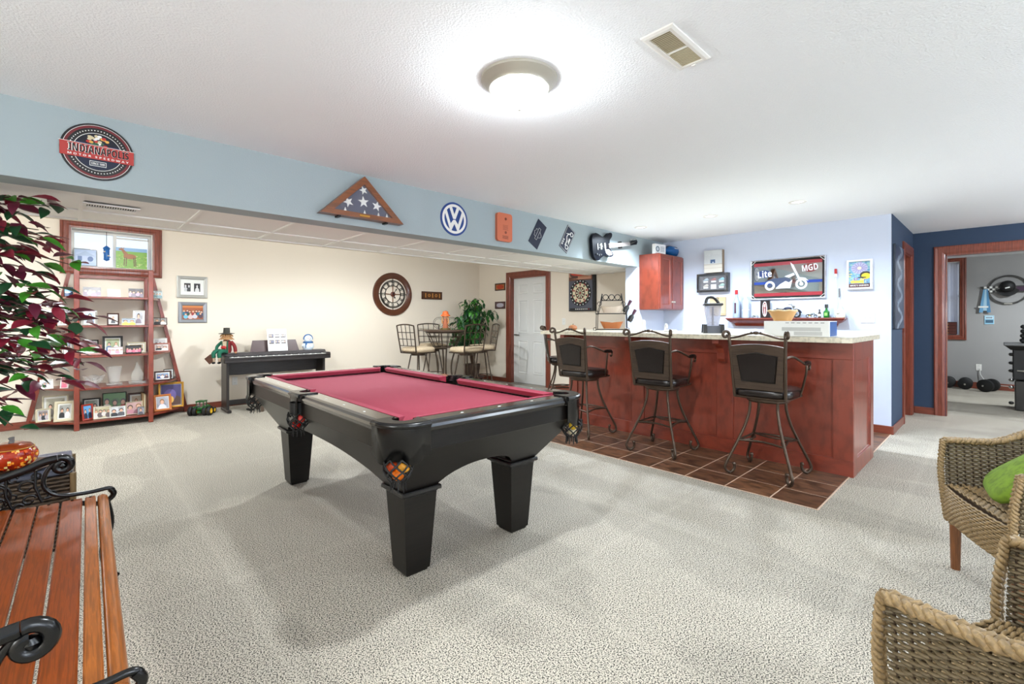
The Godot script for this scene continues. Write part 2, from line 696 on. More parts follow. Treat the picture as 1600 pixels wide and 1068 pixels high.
func can_light(at, label, energy):
	var t = thing("recessed_spot", label, "ceiling spot", at)
	part(t, "trim_ring", G.new().lathe([Vector2(0.052, -0.002), Vector2(0.056, -0.007), Vector2(0.078, -0.005), Vector2(0.08, 0.0)], 28), M.white)
	var e = mat(Color(0.9, 0.9, 0.9), 0.4)
	e.emission_enabled = true
	e.emission = Color(0.95, 0.97, 1.0)
	e.emission_energy_multiplier = 1.5
	part(t, "bulb_face", G.new().lathe([Vector2(0, -0.004), Vector2(0.03, -0.0035), Vector2(0.052, -0.001)], 28), e)
	var l = SpotLight3D.new()
	l.name = "lamp"
	l.light_color = Color(0.88, 0.94, 1.0)
	l.light_energy = energy
	l.light_size = 0.04
	l.spot_range = 20.0
	l.spot_attenuation = 2.0
	l.spot_angle = 80.0
	l.spot_angle_attenuation = 0.6
	l.shadow_enabled = true
	t.add_child(l, true)
	l.position = Vector3(0, -0.02, 0)
	l.rotation.x = -PI / 2

# ---------------------------------------------------------------- the room
func span(a: Vector3, b: Vector3, r := 0.0):
	return G.new().box((a + b) / 2, (b - a).abs(), r)

func shell():
	var g = G.new()
	g.box(Vector3(3.0, -0.06, -2.1), Vector3(10.7, 0.12, 11.7))
	g.box(Vector3(10.3, -0.0605, 0.2), Vector3(4.0, 0.12, 5.0))
	struct("floor", g, M.carpet)
	# tiles in front of the bar and at its end
	var bed = struct("floor_tiled", span(Vector3(3.615, -0.02, -3.80), Vector3(6.57, 0.004, -0.845)), M.grout)
	var xs = [3.615, 3.90, 4.22, 4.545]
	var k = 0
	var add_tile = func(x0, x1, z0, z1):
		var w = 0.0045
		var o = struct("tile", span(Vector3(x0 + w, -0.002, z0 + w), Vector3(x1 - w, 0.0055, z1 - w), 0.001), M.slate[rng.randi() % 4], bed)
		k += 1
	rng.seed = 11
	var z = -0.848
	var row = 0
	while z > -3.75:
		var z1 = maxf(-3.797, z - (0.292 if row == 0 else 0.3165))
		for i in 3:
			add_tile.call(xs[i], xs[i + 1], z1, z)
		if row < 3:
			for i in 4:
				add_tile.call(5.38 + 0.297 * i, 5.38 + 0.297 * (i + 1), z1, z)
		z = z1
		row += 1
	# ceilings
	struct("ceiling", span(Vector3(-2.3, 2.44, -3.58), Vector3(8.47, 2.56, 3.7)), M.ceiling)
	struct("ceiling_back", span(Vector3(-2.3, 2.60, -7.95), Vector3(6.6, 2.72, -4.80)), M.ceiling)
	struct("ceiling_far_room", span(Vector3(8.47, 2.425, -2.2), Vector3(12.3, 2.62, 2.7)), M.ceiling)
	# the soffit, its lowered strip of white panels, and the wall stub that carries it
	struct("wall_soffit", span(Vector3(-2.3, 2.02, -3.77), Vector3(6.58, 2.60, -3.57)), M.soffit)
	struct("wall_soffit_back", span(Vector3(-2.3, 2.02, -4.86), Vector3(6.45, 2.66, -4.815)), M.cream)
	g = G.new()
	g.box(Vector3(2.075, 2.10, -4.29), Vector3(8.75, 0.10, 1.05))
	var low = struct("ceiling_lowered", g, M.grid_white)
	g = G.new()
	for zz in [-3.782, -4.385, -4.806]:
		g.box(Vector3(2.075, 2.027, zz), Vector3(8.75, 0.014, 0.024))
	var tx = -2.39
	while tx < 6.45:
		g.box(Vector3(tx, 2.0272, -4.29), Vector3(0.024, 0.0136, 1.03))
		tx += 0.61
	struct("ceiling_grid", g, M.grid_white, low)
	tx = -2.39
	while tx < 6.40:
		var a = maxf(tx, -2.28)
		var b = minf(tx + 0.61, 6.44)
		struct("ceiling_tile", span(Vector3(a + 0.006, 2.03, -4.379), Vector3(b - 0.006, 2.048, -3.79), 0.003), M.tile_white, low)
		struct("ceiling_tile", span(Vector3(a + 0.006, 2.03, -4.80), Vector3(b - 0.006, 2.048, -4.391), 0.003), M.tile_white, low)
		tx += 0.61
	struct("wall_stub", span(Vector3(5.85, 0, -3.77), Vector3(6.58, 2.02, -3.57)), M.blue)
	# cream wall with the window
	g = G.new()
	g.box(Vector3(-1.15, 1.33, -7.96), Vector3(2.30, 2.66, 0.26))
	g.box(Vector3(3.697, 1.33, -7.96), Vector3(5.805, 2.66, 0.26))
	g.box(Vector3(0.4, 0.965, -7.9605), Vector3(0.81, 1.93, 0.26))
	g.box(Vector3(0.4, 2.53, -7.9605), Vector3(0.81, 0.26, 0.26))
	struct("wall_north", g, M.cream)
	g = G.new()
	g.box(Vector3(-2.3, 1.33, -2.1), Vector3(0.16, 2.66, 11.8))
	struct("wall_west", g, M.cream)
	struct("wall_south", span(Vector3(-2.4, 0, 3.6), Vector3(12.3, 2.66, 3.75)), M.blue)
	# wall with the white door
	g = G.new()
	g.box(Vector3(6.53, 1.33, -7.34), Vector3(0.16, 2.66, 0.98))
	g.box(Vector3(6.53, 1.33, -4.82), Vector3(0.16, 2.66, 2.10))
	g.box(Vector3(6.53, 2.385, -6.36), Vector3(0.16, 0.55, 0.98))
	struct("wall_east", g, M.cream)
	struct("wall_bar", span(Vector3(6.58, 0, -3.8), Vector3(6.72, 2.5, -0.845)), M.blue)
	# hall: dark blue walls
	g = G.new()
	g.box(Vector3(7.025, 1.25, -0.92), Vector3(0.88, 2.5, 0.16))
	g.box(Vector3(8.225, 1.25, -0.92), Vector3(0.25, 2.5, 0.16))
	g.box(Vector3(7.7825, 2.305, -0.92), Vector3(0.635, 0.39, 0.16))
	struct("wall_hall", g, M.navy)
	g = G.new()
	g.box(Vector3(8.41, 1.25, -0.76), Vector3(0.12, 2.5, 0.49))
	g.box(Vector3(8.41, 1.25, 2.36), Vector3(0.12, 2.5, 2.6))
	g.box(Vector3(8.41, 2.335, 0.2725), Vector3(0.12, 0.41, 1.575))
	struct("wall_hall_end", g, M.navy)
	# grey room beyond
	g = G.new()
	g.box(Vector3(12.2, 1.31, -1.80), Vector3(0.2, 2.62, 1.1))
	g.box(Vector3(12.2, 1.31, 1.10), Vector3(0.2, 2.62, 3.324))
	g.box(Vector3(12.2003, 0.49, -0.90), Vector3(0.2, 0.98, 0.69))
	g.box(Vector3(12.2003, 2.49, -0.90), Vector3(0.2, 0.26, 0.69))
	struct("wall_far_room", g, M.grey_wall)
	struct("wall_far_room_side", span(Vector3(8.35, 0, -2.3), Vector3(12.3, 2.62, -2.15)), M.grey_wall)
	struct("wall_far_room_near", span(Vector3(8.475, 0, -2.2), Vector3(8.485, 2.5, -0.52)), M.grey_wall)
	struct("wall_far_room_end", span(Vector3(8.35, 0, 2.6), Vector3(12.3, 2.62, 2.72)), M.grey_wall)
	# baseboards
	struct("baseboard_north", span(Vector3(-2.2, 0, -7.83), Vector3(6.44, 0.085, -7.815), 0.004), M.trim_x)
	struct("baseboard_east", span(Vector3(6.435, 0, -7.82), Vector3(6.45, 0.085, -6.965), 0.004), M.trim_z)
	struct("baseboard_east_bar", span(Vector3(6.435, 0, -5.76), Vector3(6.45, 0.085, -3.78), 0.004), M.trim_z)
	struct("baseboard_bar", span(Vector3(6.563, 0, -3.57), Vector3(6.58, 0.092, -0.828), 0.004), M.trim_z)
	struct("baseboard_hall", span(Vector3(6.565, 0, -0.84), Vector3(7.35, 0.092, -0.824), 0.004), M.trim_x)
	struct("baseboard_hall_end", span(Vector3(8.335, 0, -0.83), Vector3(8.35, 0.092, -0.62), 0.004), M.trim_z)
	struct("baseboard_far_room", span(Vector3(12.085, 0, -2.1), Vector3(12.1, 0.12, 2.6), 0.004), M.trim_z)
	# white six-panel door with its casing
	var d = struct("door_1", span(Vector3(6.535, 0.012, -6.835), Vector3(6.575, 2.10, -5.885)), M.door)
	for c in [[-6.70, -6.43], [-6.29, -6.02]]:
		for y in [[0.20, 0.86], [1.0, 1.66], [1.78, 1.98]]:
			g = G.new()
			g.X = Transform3D(Basis(Vector3.UP, -PI / 2), Vector3(6.535, (y[0] + y[1]) / 2, (c[0] + c[1]) / 2))
			g.frame(c[1] - c[0], y[1] - y[0], [Vector2(0, 0), Vector2(0.006, 0.007), Vector2(0.016, 0.007), Vector2(0.03, -0.001), Vector2(0.05, 0.005), Vector2(0.055, 0.006)])
			g.box(Vector3(0, 0, 0.003), Vector3(c[1] - c[0] - 0.108, y[1] - y[0] - 0.108, 0.006))
			struct("door_panel", g, M.door, d)
	g = G.new()
	g.X = Transform3D(Basis(Vector3.FORWARD, -PI / 2), Vector3(6.535, 0.965, -6.76))
	g.lathe([Vector2(0.032, 0), Vector2(0.03, 0.008), Vector2(0.012, 0.014), Vector2(0.011, 0.045), Vector2(0.013, 0.05), Vector2(0, 0.052)], 16, Vector3(), Basis(Vector3.FORWARD, PI))
	g.X = Transform3D()
	g.tube([Vector3(6.487, 0.965, -6.77), Vector3(6.485, 0.967, -6.72), Vector3(6.49, 0.963, -6.64)], [0.011, 0.010, 0.007], 8)
	struct("door_handle", g, M.iron, d)
	casing("trim_1", Vector3(6.45, 0, -6.36), -90.0, 0.98, 2.11, 0.11, 0.09)
	casing("trim_2", Vector3(7.78, 0, -0.84), 0.0, 0.64, 2.11, 0.115, 0.10)
	struct("door_2", span(Vector3(7.46, 0.01, -0.97), Vector3(8.10, 2.11, -0.935)), M.cherry)
	casing("trim_3", Vector3(8.35, 0, 0.26), -90.0, 1.56, 2.125, 0.108, 0.12)
	# windows
	window_in("window_1", Vector3(0.40, 2.165, -7.83), 0.0, 0.79, 0.47, 0.10, true)
	window_in("window_2", Vector3(12.1, 1.67, -0.90), -90.0, 0.70, 1.38, 0.09, false)

func casing(called, at, turn, w, h, board, deep):
	# boards round an opening w by h, and the jamb inside it
	var g = G.new()
	var prof = [Vector2(0, 0), Vector2(0, 0.018), Vector2(0.012, 0.022), Vector2(board * 0.35, 0.016), Vector2(board * 0.75, 0.018), Vector2(board - 0.006, 0.012), Vector2(board, 0.008), Vector2(board, 0)]
	for i in prof.size() - 1:
		var a = prof[i]
		var b = prof[i + 1]
		var o = w / 2 + board
		var P = func(q): return [Vector3(-o + q.x, 0, q.y), Vector3(-o + q.x, h + board - q.x, q.y), Vector3(o - q.x, h + board - q.x, q.y), Vector3(o - q.x, 0, q.y)]
		var A = P.call(a)
		var B = P.call(b)
		for k in 3:
			g.quad(A[k + 1], A[k], B[k], B[k + 1])
	g.box(Vector3(-w / 2 + 0.008, h / 2, -deep / 2), Vector3(0.018, h, deep))
	g.box(Vector3(w / 2 - 0.008, h / 2, -deep / 2), Vector3(0.018, h, deep))
	g.box(Vector3(0, h - 0.008, -deep / 2), Vector3(w, 0.018, deep))
	var o = struct(called, g, M.trim)
	o.position = at
	o.rotation.y = deg_to_rad(turn)
	return o

func window_in(called, at, turn, w, h, board, slider):
	var g = G.new()
	g.frame(w + 2 * board, h + 2 * board, [Vector2(0, 0), Vector2(0, 0.028), Vector2(0.02, 0.032), Vector2(0.032, 0.02), Vector2(board * 0.6, 0.022), Vector2(board * 0.8, 0.014), Vector2(board, 0.012), Vector2(board, -0.03)])
	var win = struct(called, g, M.trim)
	win.position = at
	win.rotation.y = deg_to_rad(turn)
	g = G.new()
	g.frame(w, h, [Vector2(-0.01, -0.02), Vector2(0.006, -0.02), Vector2(0.006, -0.19), Vector2(0.03, -0.19), Vector2(0.03, -0.23)])
	if slider:
		g.box(Vector3(0.02, 0, -0.2), Vector3(0.035, h - 0.03, 0.03))
		g.box(Vector3(0.2, h / 2 - 0.06, -0.2), Vector3(w / 2 - 0.05, 0.018, 0.02))
	else:
		g.box(Vector3(0, 0.05, -0.2), Vector3(w - 0.03, 0.03, 0.03))
	struct("window_frame", g, M.white, win)
	struct("pane", bx(Vector3(0, 0, -0.215), Vector3(w - 0.05, h - 0.05, 0.004)), M.pane, win)

# ---------------------------------------------------------------- pool table
const FLATWISE := Basis(Vector3(1, 0, 0), Vector3(0, 0, 1), Vector3(0, -1, 0))   # x, y of an outline laid on the floor plane, z downwards

func pool_table():
	var t = thing("pool_table", "black seven foot pool table with burgundy cloth and leather net pockets", "pool table", Vector3(1.626, 0, -2.94), -0.9)
	var W = 0.635
	var L = 1.21
	var flat = Transform3D(FLATWISE, Vector3())
	# cloth bed
	part(t, "cloth_bed", bx(Vector3(0, 0.762, 0), Vector3(0.98, 0.026, 2.13)), M.felt)
	# body: four sloping panels with arches between the legs
	for k in 4:
		var long = k % 2 == 0
		var U = 1.175 if long else 0.605
		var U2 = 0.965 if long else 0.45
		var out = 0.605 if long else 1.175
		var inn = 0.45 if long else 0.965
		var e = [Vector2(-U, 0), Vector2(U, 0), Vector2(U2, 1), Vector2(U2 - 0.19, 1)]
		var n = 14
		for i in range(1, n):
			var f = -1.0 + 2.0 * i / n
			var h = pow(1.0 - pow(absf(f), 2.6), 0.8)
			e.append(Vector2(-f * (U2 - 0.19), 1.0 - h * (0.42 if long else 0.36)))
		e.append(Vector2(-U2 + 0.19, 1))
		e.append(Vector2(-U2, 1))
		var g = G.new()
		var turn = Basis(Vector3.UP, [PI / 2, 0.0, -PI / 2, PI][k])
		# local: x along the side, y down the slope, z outwards
		var d = out - inn
		var b = Basis(Vector3(-1, 0, 0), Vector3(0, -0.26, -d), Vector3(0, -d, 0.26).normalized())
		g.prism(e, -0.02, 0.0, Transform3D(turn) * Transform3D(b, Vector3(0, 0.695, out)))
		part(t, "body_panel", g, M.pool)
	var g = G.new()
	for s in [-1, 1]:
		part(t, "apron", bx(Vector3(s * (W - 0.035), 0.742, 0), Vector3(0.04, 0.105, 2 * L - 0.26), 0.004), M.pool_z)
		part(t, "apron", bx(Vector3(0, 0.742, s * (L - 0.035)), Vector3(2 * W - 0.26, 0.105, 0.04), 0.004), M.pool)
	# legs with collars
	for sx in [-1, 1]:
		for sz in [-1, 1]:
			var at = Vector3(0.35 * sx, 0, 0.868 * sz)
			g = G.new()
			g.taper(at + Vector3(0, 0.0, 0), Vector2(0.115, 0.115), Vector2(0.122, 0.122), 0.014)
			g.taper(at + Vector3(0, 0.014, 0), Vector2(0.135, 0.135), Vector2(0.185, 0.185), 0.39)
			var leg = part(t, "leg", g, M.pool)
			g = G.new()
			for q in [[0.40, 0.195, 0.012], [0.412, 0.225, 0.022], [0.434, 0.198, 0.014]]:
				g.box(at + Vector3(0, q[0] + q[2] / 2, 0), Vector3(q[1], q[2], q[1]), 0.005)
			part(leg, "collar", g, M.black)
			g = G.new()
			g.taper(at + Vector3(-0.02 * sx, 0.445, -0.03 * sz), Vector2(0.15, 0.15), Vector2(0.2, 0.2), 0.24)
			part(leg, "corner_block", g, M.pool)
	# rails (two along each side, one at each end), sights and cushions
	var rails = []
	for s in [-1, 1]:
		for q in [[-1.05, -0.085], [0.085, 1.05]]:
			rails.append([Vector3(s, 0, 0), q[0], q[1], W])
		rails.append([Vector3(0, 0, s), -0.475, 0.475, L])
	for r in rails:
		var b = Basis(Vector3.UP, atan2(r[0].x, r[0].z))
		var xf = Transform3D(b)
		var prof = [Vector2(r[3] - 0.115, 0.772), Vector2(r[3] - 0.01, 0.772), Vector2(r[3] - 0.002, 0.78), Vector2(r[3], 0.795), Vector2(r[3] - 0.003, 0.808), Vector2(r[3] - 0.012, 0.818), Vector2(r[3] - 0.03, 0.822), Vector2(r[3] - 0.115, 0.822)]
		var across = Basis(Vector3(0, 0, 1), Vector3(0, 1, 0), Vector3(-1, 0, 0))
		g = G.new()
		g.X = xf * Transform3D(across, Vector3())
		g.prism(prof, r[1], r[2])
		var rail = part(t, "rail", g, M.rail)
		var m = 3
		for i in m:
			g = G.new()
			var u = lerpf(r[1], r[2], (i + 1.0) / (m + 1.0))
			g.X = xf * Transform3D(FLATWISE, Vector3(-u, 0.8225, r[3] - 0.06))
			g.prism([Vector2(-0.011, 0), Vector2(0, -0.006), Vector2(0.011, 0), Vector2(0, 0.006)], -0.0006, 0.0006)
			part(rail, "sight", g, M.paper)
		# cushion with mitred ends
		g = G.new()
		g.X = xf
		var o = r[3] - 0.112
		var i_ = r[3] - 0.165
		var a0 = -r[2]
		var a1 = -r[1]
		var k = 0.035
		g.hull([Vector3(a0, 0.776, o), Vector3(a1, 0.776, o), Vector3(a1 - k, 0.79, i_ + 0.016), Vector3(a0 + k, 0.79, i_ + 0.016)], [Vector3(a0, 0.824, o), Vector3(a1, 0.824, o), Vector3(a1 - k, 0.817, i_), Vector3(a0 + k, 0.817, i_)])
		part(t, "cushion", g, M.felt)
	# pockets
	for sx in [-1, 1]:
		for sz in [-1, 0, 1]:
			pocket(t, sx, sz, W, L)
	# the balls that lie in the nets on the near sides
	var spots = [[Vector3(-0.580, 0.600, 1.150), Color(0.9, 0.45, 0.08), "solid orange pool ball in the net of the nearest corner pocket, lower one"], [Vector3(-0.562, 0.637, 1.172), Color(0.86, 0.6, 0.2), "amber pool ball in the net of the nearest corner pocket, upper right one"], [Vector3(-0.605, 0.640, 1.135), Color(0.7, 0.25, 0.1), "rust red pool ball in the net of the nearest corner pocket, upper left one"],
		[Vector3(-0.63, 0.635, 0.0), Color(0.75, 0.08, 0.06), "red pool ball in the net of the left side pocket, lower one"], [Vector3(-0.62, 0.672, 0.035), Color(0.8, 0.25, 0.22), "light red pool ball in the net of the left side pocket, upper one"],
		[Vector3(0.582, 0.600, 1.150), Color(0.85, 0.8, 0.66), "ivory pool ball in the net of the corner pocket nearest the bar, lower one"], [Vector3(0.568, 0.640, 1.168), Color(0.85, 0.7, 0.2), "yellow pool ball in the net of the corner pocket nearest the bar, upper one"]]
	for s in spots:
		var o = solo("pool_ball", s[2], "ball", G.new().ball(Vector3(), 0.027, 16), mat(s[1], 0.12))
		o.position = t.transform * s[0]

func pocket(t, sx, sz, W, L):
	var holder: Node3D
	var g = G.new()
	var c: Vector3
	var pts = []
	var rim = []
	if sz != 0:
		# leather casting round the corner
		c = Vector3(sx * 0.528, 0, sz * 1.103)
		for i in 13:
			var a = deg_to_rad(-8 + 106.0 * i / 12)
			rim.append(Vector2(sx * (W - 0.125 + 0.134 * cos(a)), sz * (L - 0.125 + 0.134 * sin(a))))
		rim.push_front(Vector2(sx * (W + 0.008), sz * (L - 0.175)))
		rim.append(Vector2(sx * (W - 0.175), sz * (L + 0.008)))
		pts = rim.duplicate()
		pts.append(Vector2(sx * (W - 0.175), sz * (L - 0.10)))
		for i in 9:
			var a = deg_to_rad(135 - 180.0 * i / 8)
			pts.append(Vector2(c.x, c.z) + Vector2(sx * cos(a), sz * sin(a)) * 0.052)
		pts.append(Vector2(sx * (W - 0.10), sz * (L - 0.175)))
	else:
		c = Vector3(sx * (W - 0.045), 0, 0)
		rim = [Vector2(sx * (W + 0.006), -0.09), Vector2(sx * (W + 0.012), -0.04), Vector2(sx * (W + 0.012), 0.04), Vector2(sx * (W + 0.006), 0.09)]
		pts = rim.duplicate()
		pts.append(Vector2(sx * (W - 0.10), 0.09))
		for i in 9:
			var a = deg_to_rad(90 - 180.0 * i / 8)
			pts.append(Vector2(c.x - sx * 0.02 + sx * 0.042 * cos(a), 0.05 * sin(a)))
		pts.append(Vector2(sx * (W - 0.10), -0.09))
	g.prism(pts, -0.829, -0.785, Transform3D(FLATWISE, Vector3()), true)
	var edge = []
	for p in rim:
		edge.append(Vector3(p.x, 0.815, p.y))
	g.tube(smoothed(edge, 4), 0.013, 8)
	holder = part(t, "pocket", g, M.pocket)
	# leather skirt below
	g = G.new()
	var rows = [[], [], [], []]
	var sk = smoothed(edge, 4) if sz != 0 else smoothed([edge[1] * 0.6 + edge[0] * 0.4, edge[1], edge[2], edge[2] * 0.6 + edge[3] * 0.4], 4)
	for i in sk.size():
		var f = float(i) / (sk.size() - 1)
		var y1 = 0.668 - 0.012 * sin(PI * f) + 0.012 * cos(TAU * f * 2) if sz != 0 else 0.69 - 0.05 * sin(PI * f)
		var p = sk[i]
		var n = Vector3(p.x, 0, p.z) - Vector3(c.x, 0, c.z)
		n = n.normalized() * 0.004
		rows[0].append(Vector3(p.x, 0.81, p.z) + n)
		rows[1].append(Vector3(p.x, y1, p.z) + n)
		rows[2].append(Vector3(p.x, y1, p.z) - n * 2)
		rows[3].append(Vector3(p.x, 0.81, p.z) - n * 2)
	g.grid(rows)
	part(holder, "skirt", g, M.pocket)
	# net of crossing straps with a fringe
	g = G.new()
	var top = Vector3(sx * 0.578, 0.674, sz * 1.147) if sz != 0 else Vector3(c.x + sx * 0.03, 0.71, c.z)
	for d in [-1, 1]:
		for k in 7:
			var path = []
			for i in 9:
				var f = i / 8.0
				var a = TAU * k / 7.0 + d * f * 1.9
				var r = lerpf(0.056, 0.03, f * f) + 0.012 * sin(PI * f)
				path.append(top + Vector3(cos(a) * r, -0.105 * f, sin(a) * r))
			g.tube(path, 0.0042, 5)
	for k in 9:
		var a = TAU * k / 9.0
		var p = top + Vector3(cos(a) * 0.03, -0.10, sin(a) * 0.03)
		g.tube([p, p + Vector3(cos(a) * 0.002, -0.022, sin(a) * 0.002), p + Vector3(cos(a) * 0.006, -0.045, sin(a) * 0.006)], [0.006, 0.005, 0.004], 4, false, 0.5)
	part(holder, "net", g, M.black_matt)
	if sz == 0:
		part(holder, "well", G.new().lathe([Vector2(0.05, 0), Vector2(0.05, 0.07)], 20, Vector3(top.x, 0.70, top.z)), M.black_matt)

# ---------------------------------------------------------------- bar
func bar():
	var t = thing("bar_counter", "long cherry wood bar with framed panels and pale laminate top", "bar", Vector3(4.545, 0, -0.82))
	# local x into the bar, -z along it
	var D = 0.835
	var N = 2.93
	part(t, "cabinet", bx(Vector3(D / 2, 0.543, -N / 2), Vector3(D - 0.03, 1.086, N - 0.03)), M.cherry)
	var g = G.new()
	g.box(Vector3(0.011, 0.066, -N / 2), Vector3(0.022, 0.132, N), 0.003)
	g.box(Vector3(0.011, 1.015, -N / 2), Vector3(0.022, 0.142, N), 0.003)
	part(t, "front_rail", g, M.cherry_z)
	for z in [[0.0, -0.142], [-0.936, -1.086], [-1.88, -2.03], [-2.8, -2.93]]:
		part(t, "stile", span(Vector3(0, 0.13, z[0] - 0.0005), Vector3(0.022, 0.946, z[1]), 0.003), M.cherry)
	for z in [[-0.15, -0.928], [-1.094, -1.872], [-2.038, -2.792]]:
		part(t, "front_panel", span(Vector3(0.013, 0.14, z[0]), Vector3(0.03, 0.936, z[1]), 0.004), M.cherry)
	g = G.new()
	g.box(Vector3(0.0825, 0.543, -0.011), Vector3(0.119, 1.085, 0.0225), 0.001)
	g.box(Vector3(D - 0.065, 0.543, -0.011), Vector3(0.13, 1.085, 0.0225), 0.003)
	g.box(Vector3(D / 2, 0.068, -0.011), Vector3(D - 0.26, 0.136, 0.022), 0.003)
	g.box(Vector3(D / 2, 1.01, -0.011), Vector3(D - 0.26, 0.15, 0.022), 0.003)
	part(t, "end_frame", g, M.cherry)
	g = G.new()
	g.X = Transform3D(Basis(), Vector3(0.4235, 0.535, -0.022))
	g.frame(0.575, 0.81, [Vector2(0, 0.02), Vector2(0.012, 0.012), Vector2(0.022, 0.0)])
	part(t, "end_panel", g.box(Vector3(0, 0, -0.002), Vector3(0.56, 0.8, 0.012)), M.cherry)
	# counter with clipped corner
	g = G.new()
	var pts = [Vector2(-0.245, -0.03), Vector2(-0.215, 0.03), Vector2(0.955, 0.03), Vector2(0.955, -3.23), Vector2(-0.20, -3.23), Vector2(-0.245, -3.19)]
	g.prism(pts, -1.13, -1.088, Transform3D(FLATWISE, Vector3()))
	part(t, "countertop", g, M.counter)
	for z in [-1.011, -1.955, -2.865]:
		g = G.new()
		var pr = [Vector2(0, 1.086), Vector2(-0.21, 1.086), Vector2(-0.215, 1.05), Vector2(-0.19, 1.035), Vector2(-0.15, 1.03), Vector2(-0.11, 1.0), Vector2(-0.085, 0.955), Vector2(-0.08, 0.90), Vector2(-0.06, 0.872), Vector2(-0.03, 0.862), Vector2(0, 0.87)]
		g.prism(pr, z - 0.03, z + 0.03)
		part(t, "corbel", g, M.cherry)

# ---------------------------------------------------------------- stools
func make_stool(label, at, turn):
	var t = thing("bar_stool", label, "bar stool", at, turn, "swivel stools along the bar")
	var g = G.new()
	# seat cushion: domed
	var rows = []
	for i in 9:
		var f = i / 8.0
		var row = []
		var k = [[0.90, 0.645], [0.98, 0.65], [1.0, 0.668], [1.0, 0.69], [0.97, 0.706], [0.88, 0.716], [0.6, 0.726], [0.3, 0.73], [0.0, 0.731]][i]
		for j in 32:
			var a = TAU * j / 32.0
			var c = Vector2(cos(a), sin(a))
			var e = pow(pow(absf(c.x), 5.0) + pow(absf(c.y), 5.0), -1.0 / 5.0)
			row.append(Vector3(c.x * e * 0.215 * k[0], k[1], c.y * e * 0.215 * k[0]))
		rows.append(row)
	g.grid(rows, true, true)
	part(t, "seat", g, M.leather)
	g = G.new()
	g.box(Vector3(0, 0.64, 0), Vector3(0.40, 0.02, 0.40), 0.006)
	g.lathe([Vector2(0, 0.595), Vector2(0.15, 0.595), Vector2(0.16, 0.605), Vector2(0.16, 0.63), Vector2(0, 0.632)], 28)
	part(t, "swivel_plate", g, M.bronze)
	for k in 4:
		var a = deg_to_rad(45 + 90 * k)
		var d = Vector3(cos(a), 0, sin(a))
		var path = []
		for q in [[0.145, 0.60], [0.15, 0.52], [0.185, 0.40], [0.25, 0.26], [0.318, 0.13], [0.348, 0.065], [0.345, 0.035], [0.325, 0.014], [0.30, 0.013], [0.28, 0.03], [0.272, 0.058], [0.276, 0.08]]:
			path.append(d * q[0] + Vector3(0, q[1], 0))
		g = G.new()
		g.tube(smoothed(path, 4), 0.0115, 8)
		g.ball(path[-1], 0.016, 8)
		g.box(d * 0.312 + Vector3(0, 0.004, 0), Vector3(0.02, 0.008, 0.02))
		part(t, "leg", g, M.bronze)
	g = G.new()
	for k in 4:
		var a = deg_to_rad(45 + 90 * k)
		var b = deg_to_rad(135 + 90 * k)
		var p = Vector3(cos(a), 0, sin(a)) * 0.243 + Vector3(0, 0.275, 0)
		var q = Vector3(cos(b), 0, sin(b)) * 0.243 + Vector3(0, 0.275, 0)
		g.tube(smoothed([p, (p + q) / 2 * 1.0 + Vector3(0, 0.012, 0) - Vector3(p.x + q.x, 0, p.z + q.z) * 0.06, q], 6), 0.0085, 7)
		g.tube(smoothed([p, (p + q) * 0.5 * Vector3(0.62, 1, 0.62) + Vector3(0, -0.002, 0), q], 6), 0.007, 6)
	part(t, "footrest", g, M.bronze)
	# back: panel, leather pad, posts with scrolls, top rail with a knot
	var lean = Basis(Vector3.RIGHT, deg_to_rad(-8))
	var bx_ = Transform3D(lean, Vector3(0, 0.68, -0.205))
	g = G.new()
	var out = [Vector2(-0.175, 0.03), Vector2(0.175, 0.03)]
	for i in 9:
		var f = -1.0 + i / 4.0
		out.append(Vector2(-f * 0.195, 0.375 + 0.02 * (1 - f * f)))
	g.prism(out, -0.011, 0.011, bx_)
	part(t, "backrest", g, M.bronze_panel)
	g = G.new()
	for z in [-1, 1]:
		var o2 = [Vector2(-0.118, 0.10), Vector2(0.118, 0.10)]
		for i in 9:
			var f = -1.0 + i / 4.0
			o2.append(Vector2(-f * 0.142, 0.30 + 0.02 * (1 - f * f)))
		g.prism(o2, 0.009 * z, 0.018 * z, bx_) if z > 0 else g.prism(o2, -0.018, -0.009, bx_)
	part(t, "back_pad", g, M.leather)
	g = G.new()
	for z in [-0.0125, 0.0125]:
		var e = []
		for q in [Vector2(-0.122, 0.094), Vector2(0.122, 0.094), Vector2(0.148, 0.303), Vector2(0.0, 0.327), Vector2(-0.148, 0.303)]:
			e.append(bx_ * Vector3(q.x, q.y, z))
		g.tube(e, 0.005, 5, true)
	part(t, "back_bead", g, M.iron)
	for s in [-1, 1]:
		g = G.new()
		var base = bx_ * Vector3(s * 0.188, -0.04, 0)
		var mid = bx_ * Vector3(s * 0.196, 0.20, 0)
		var top = bx_ * Vector3(s * 0.205, 0.42, 0)
		var w = Vector3(s * 0.55, 0, -0.83).normalized()
		var path = smoothed([base, mid, top], 4)
		path += arc(top + w * 0.034 + Vector3(0, 0.045, 0), 0.036, 215, -150, 16, w, Vector3.UP, 0.014)
		g.tube(path, 0.0125, 8)
		g.ball(path[-1], 0.013, 8)
		part(t, "back_post", g, M.bronze)
	g = G.new()
	var rail = []
	for i in 13:
		var f = -1.0 + i / 6.0
		rail.append(bx_ * Vector3(f * 0.203, 0.462 + 0.022 * cos(f * PI), 0))
	g.tube(rail, 0.0085, 7)
	g.ball(bx_ * Vector3(0, 0.484, 0), Vector3(0.026, 0.014, 0.014), 10)
	g.ball(bx_ * Vector3(0.034, 0.483, 0), Vector3(0.008, 0.013, 0.013), 8)
	g.ball(bx_ * Vector3(-0.034, 0.483, 0), Vector3(0.008, 0.013, 0.013), 8)
	part(t, "top_rail", g, M.bronze)
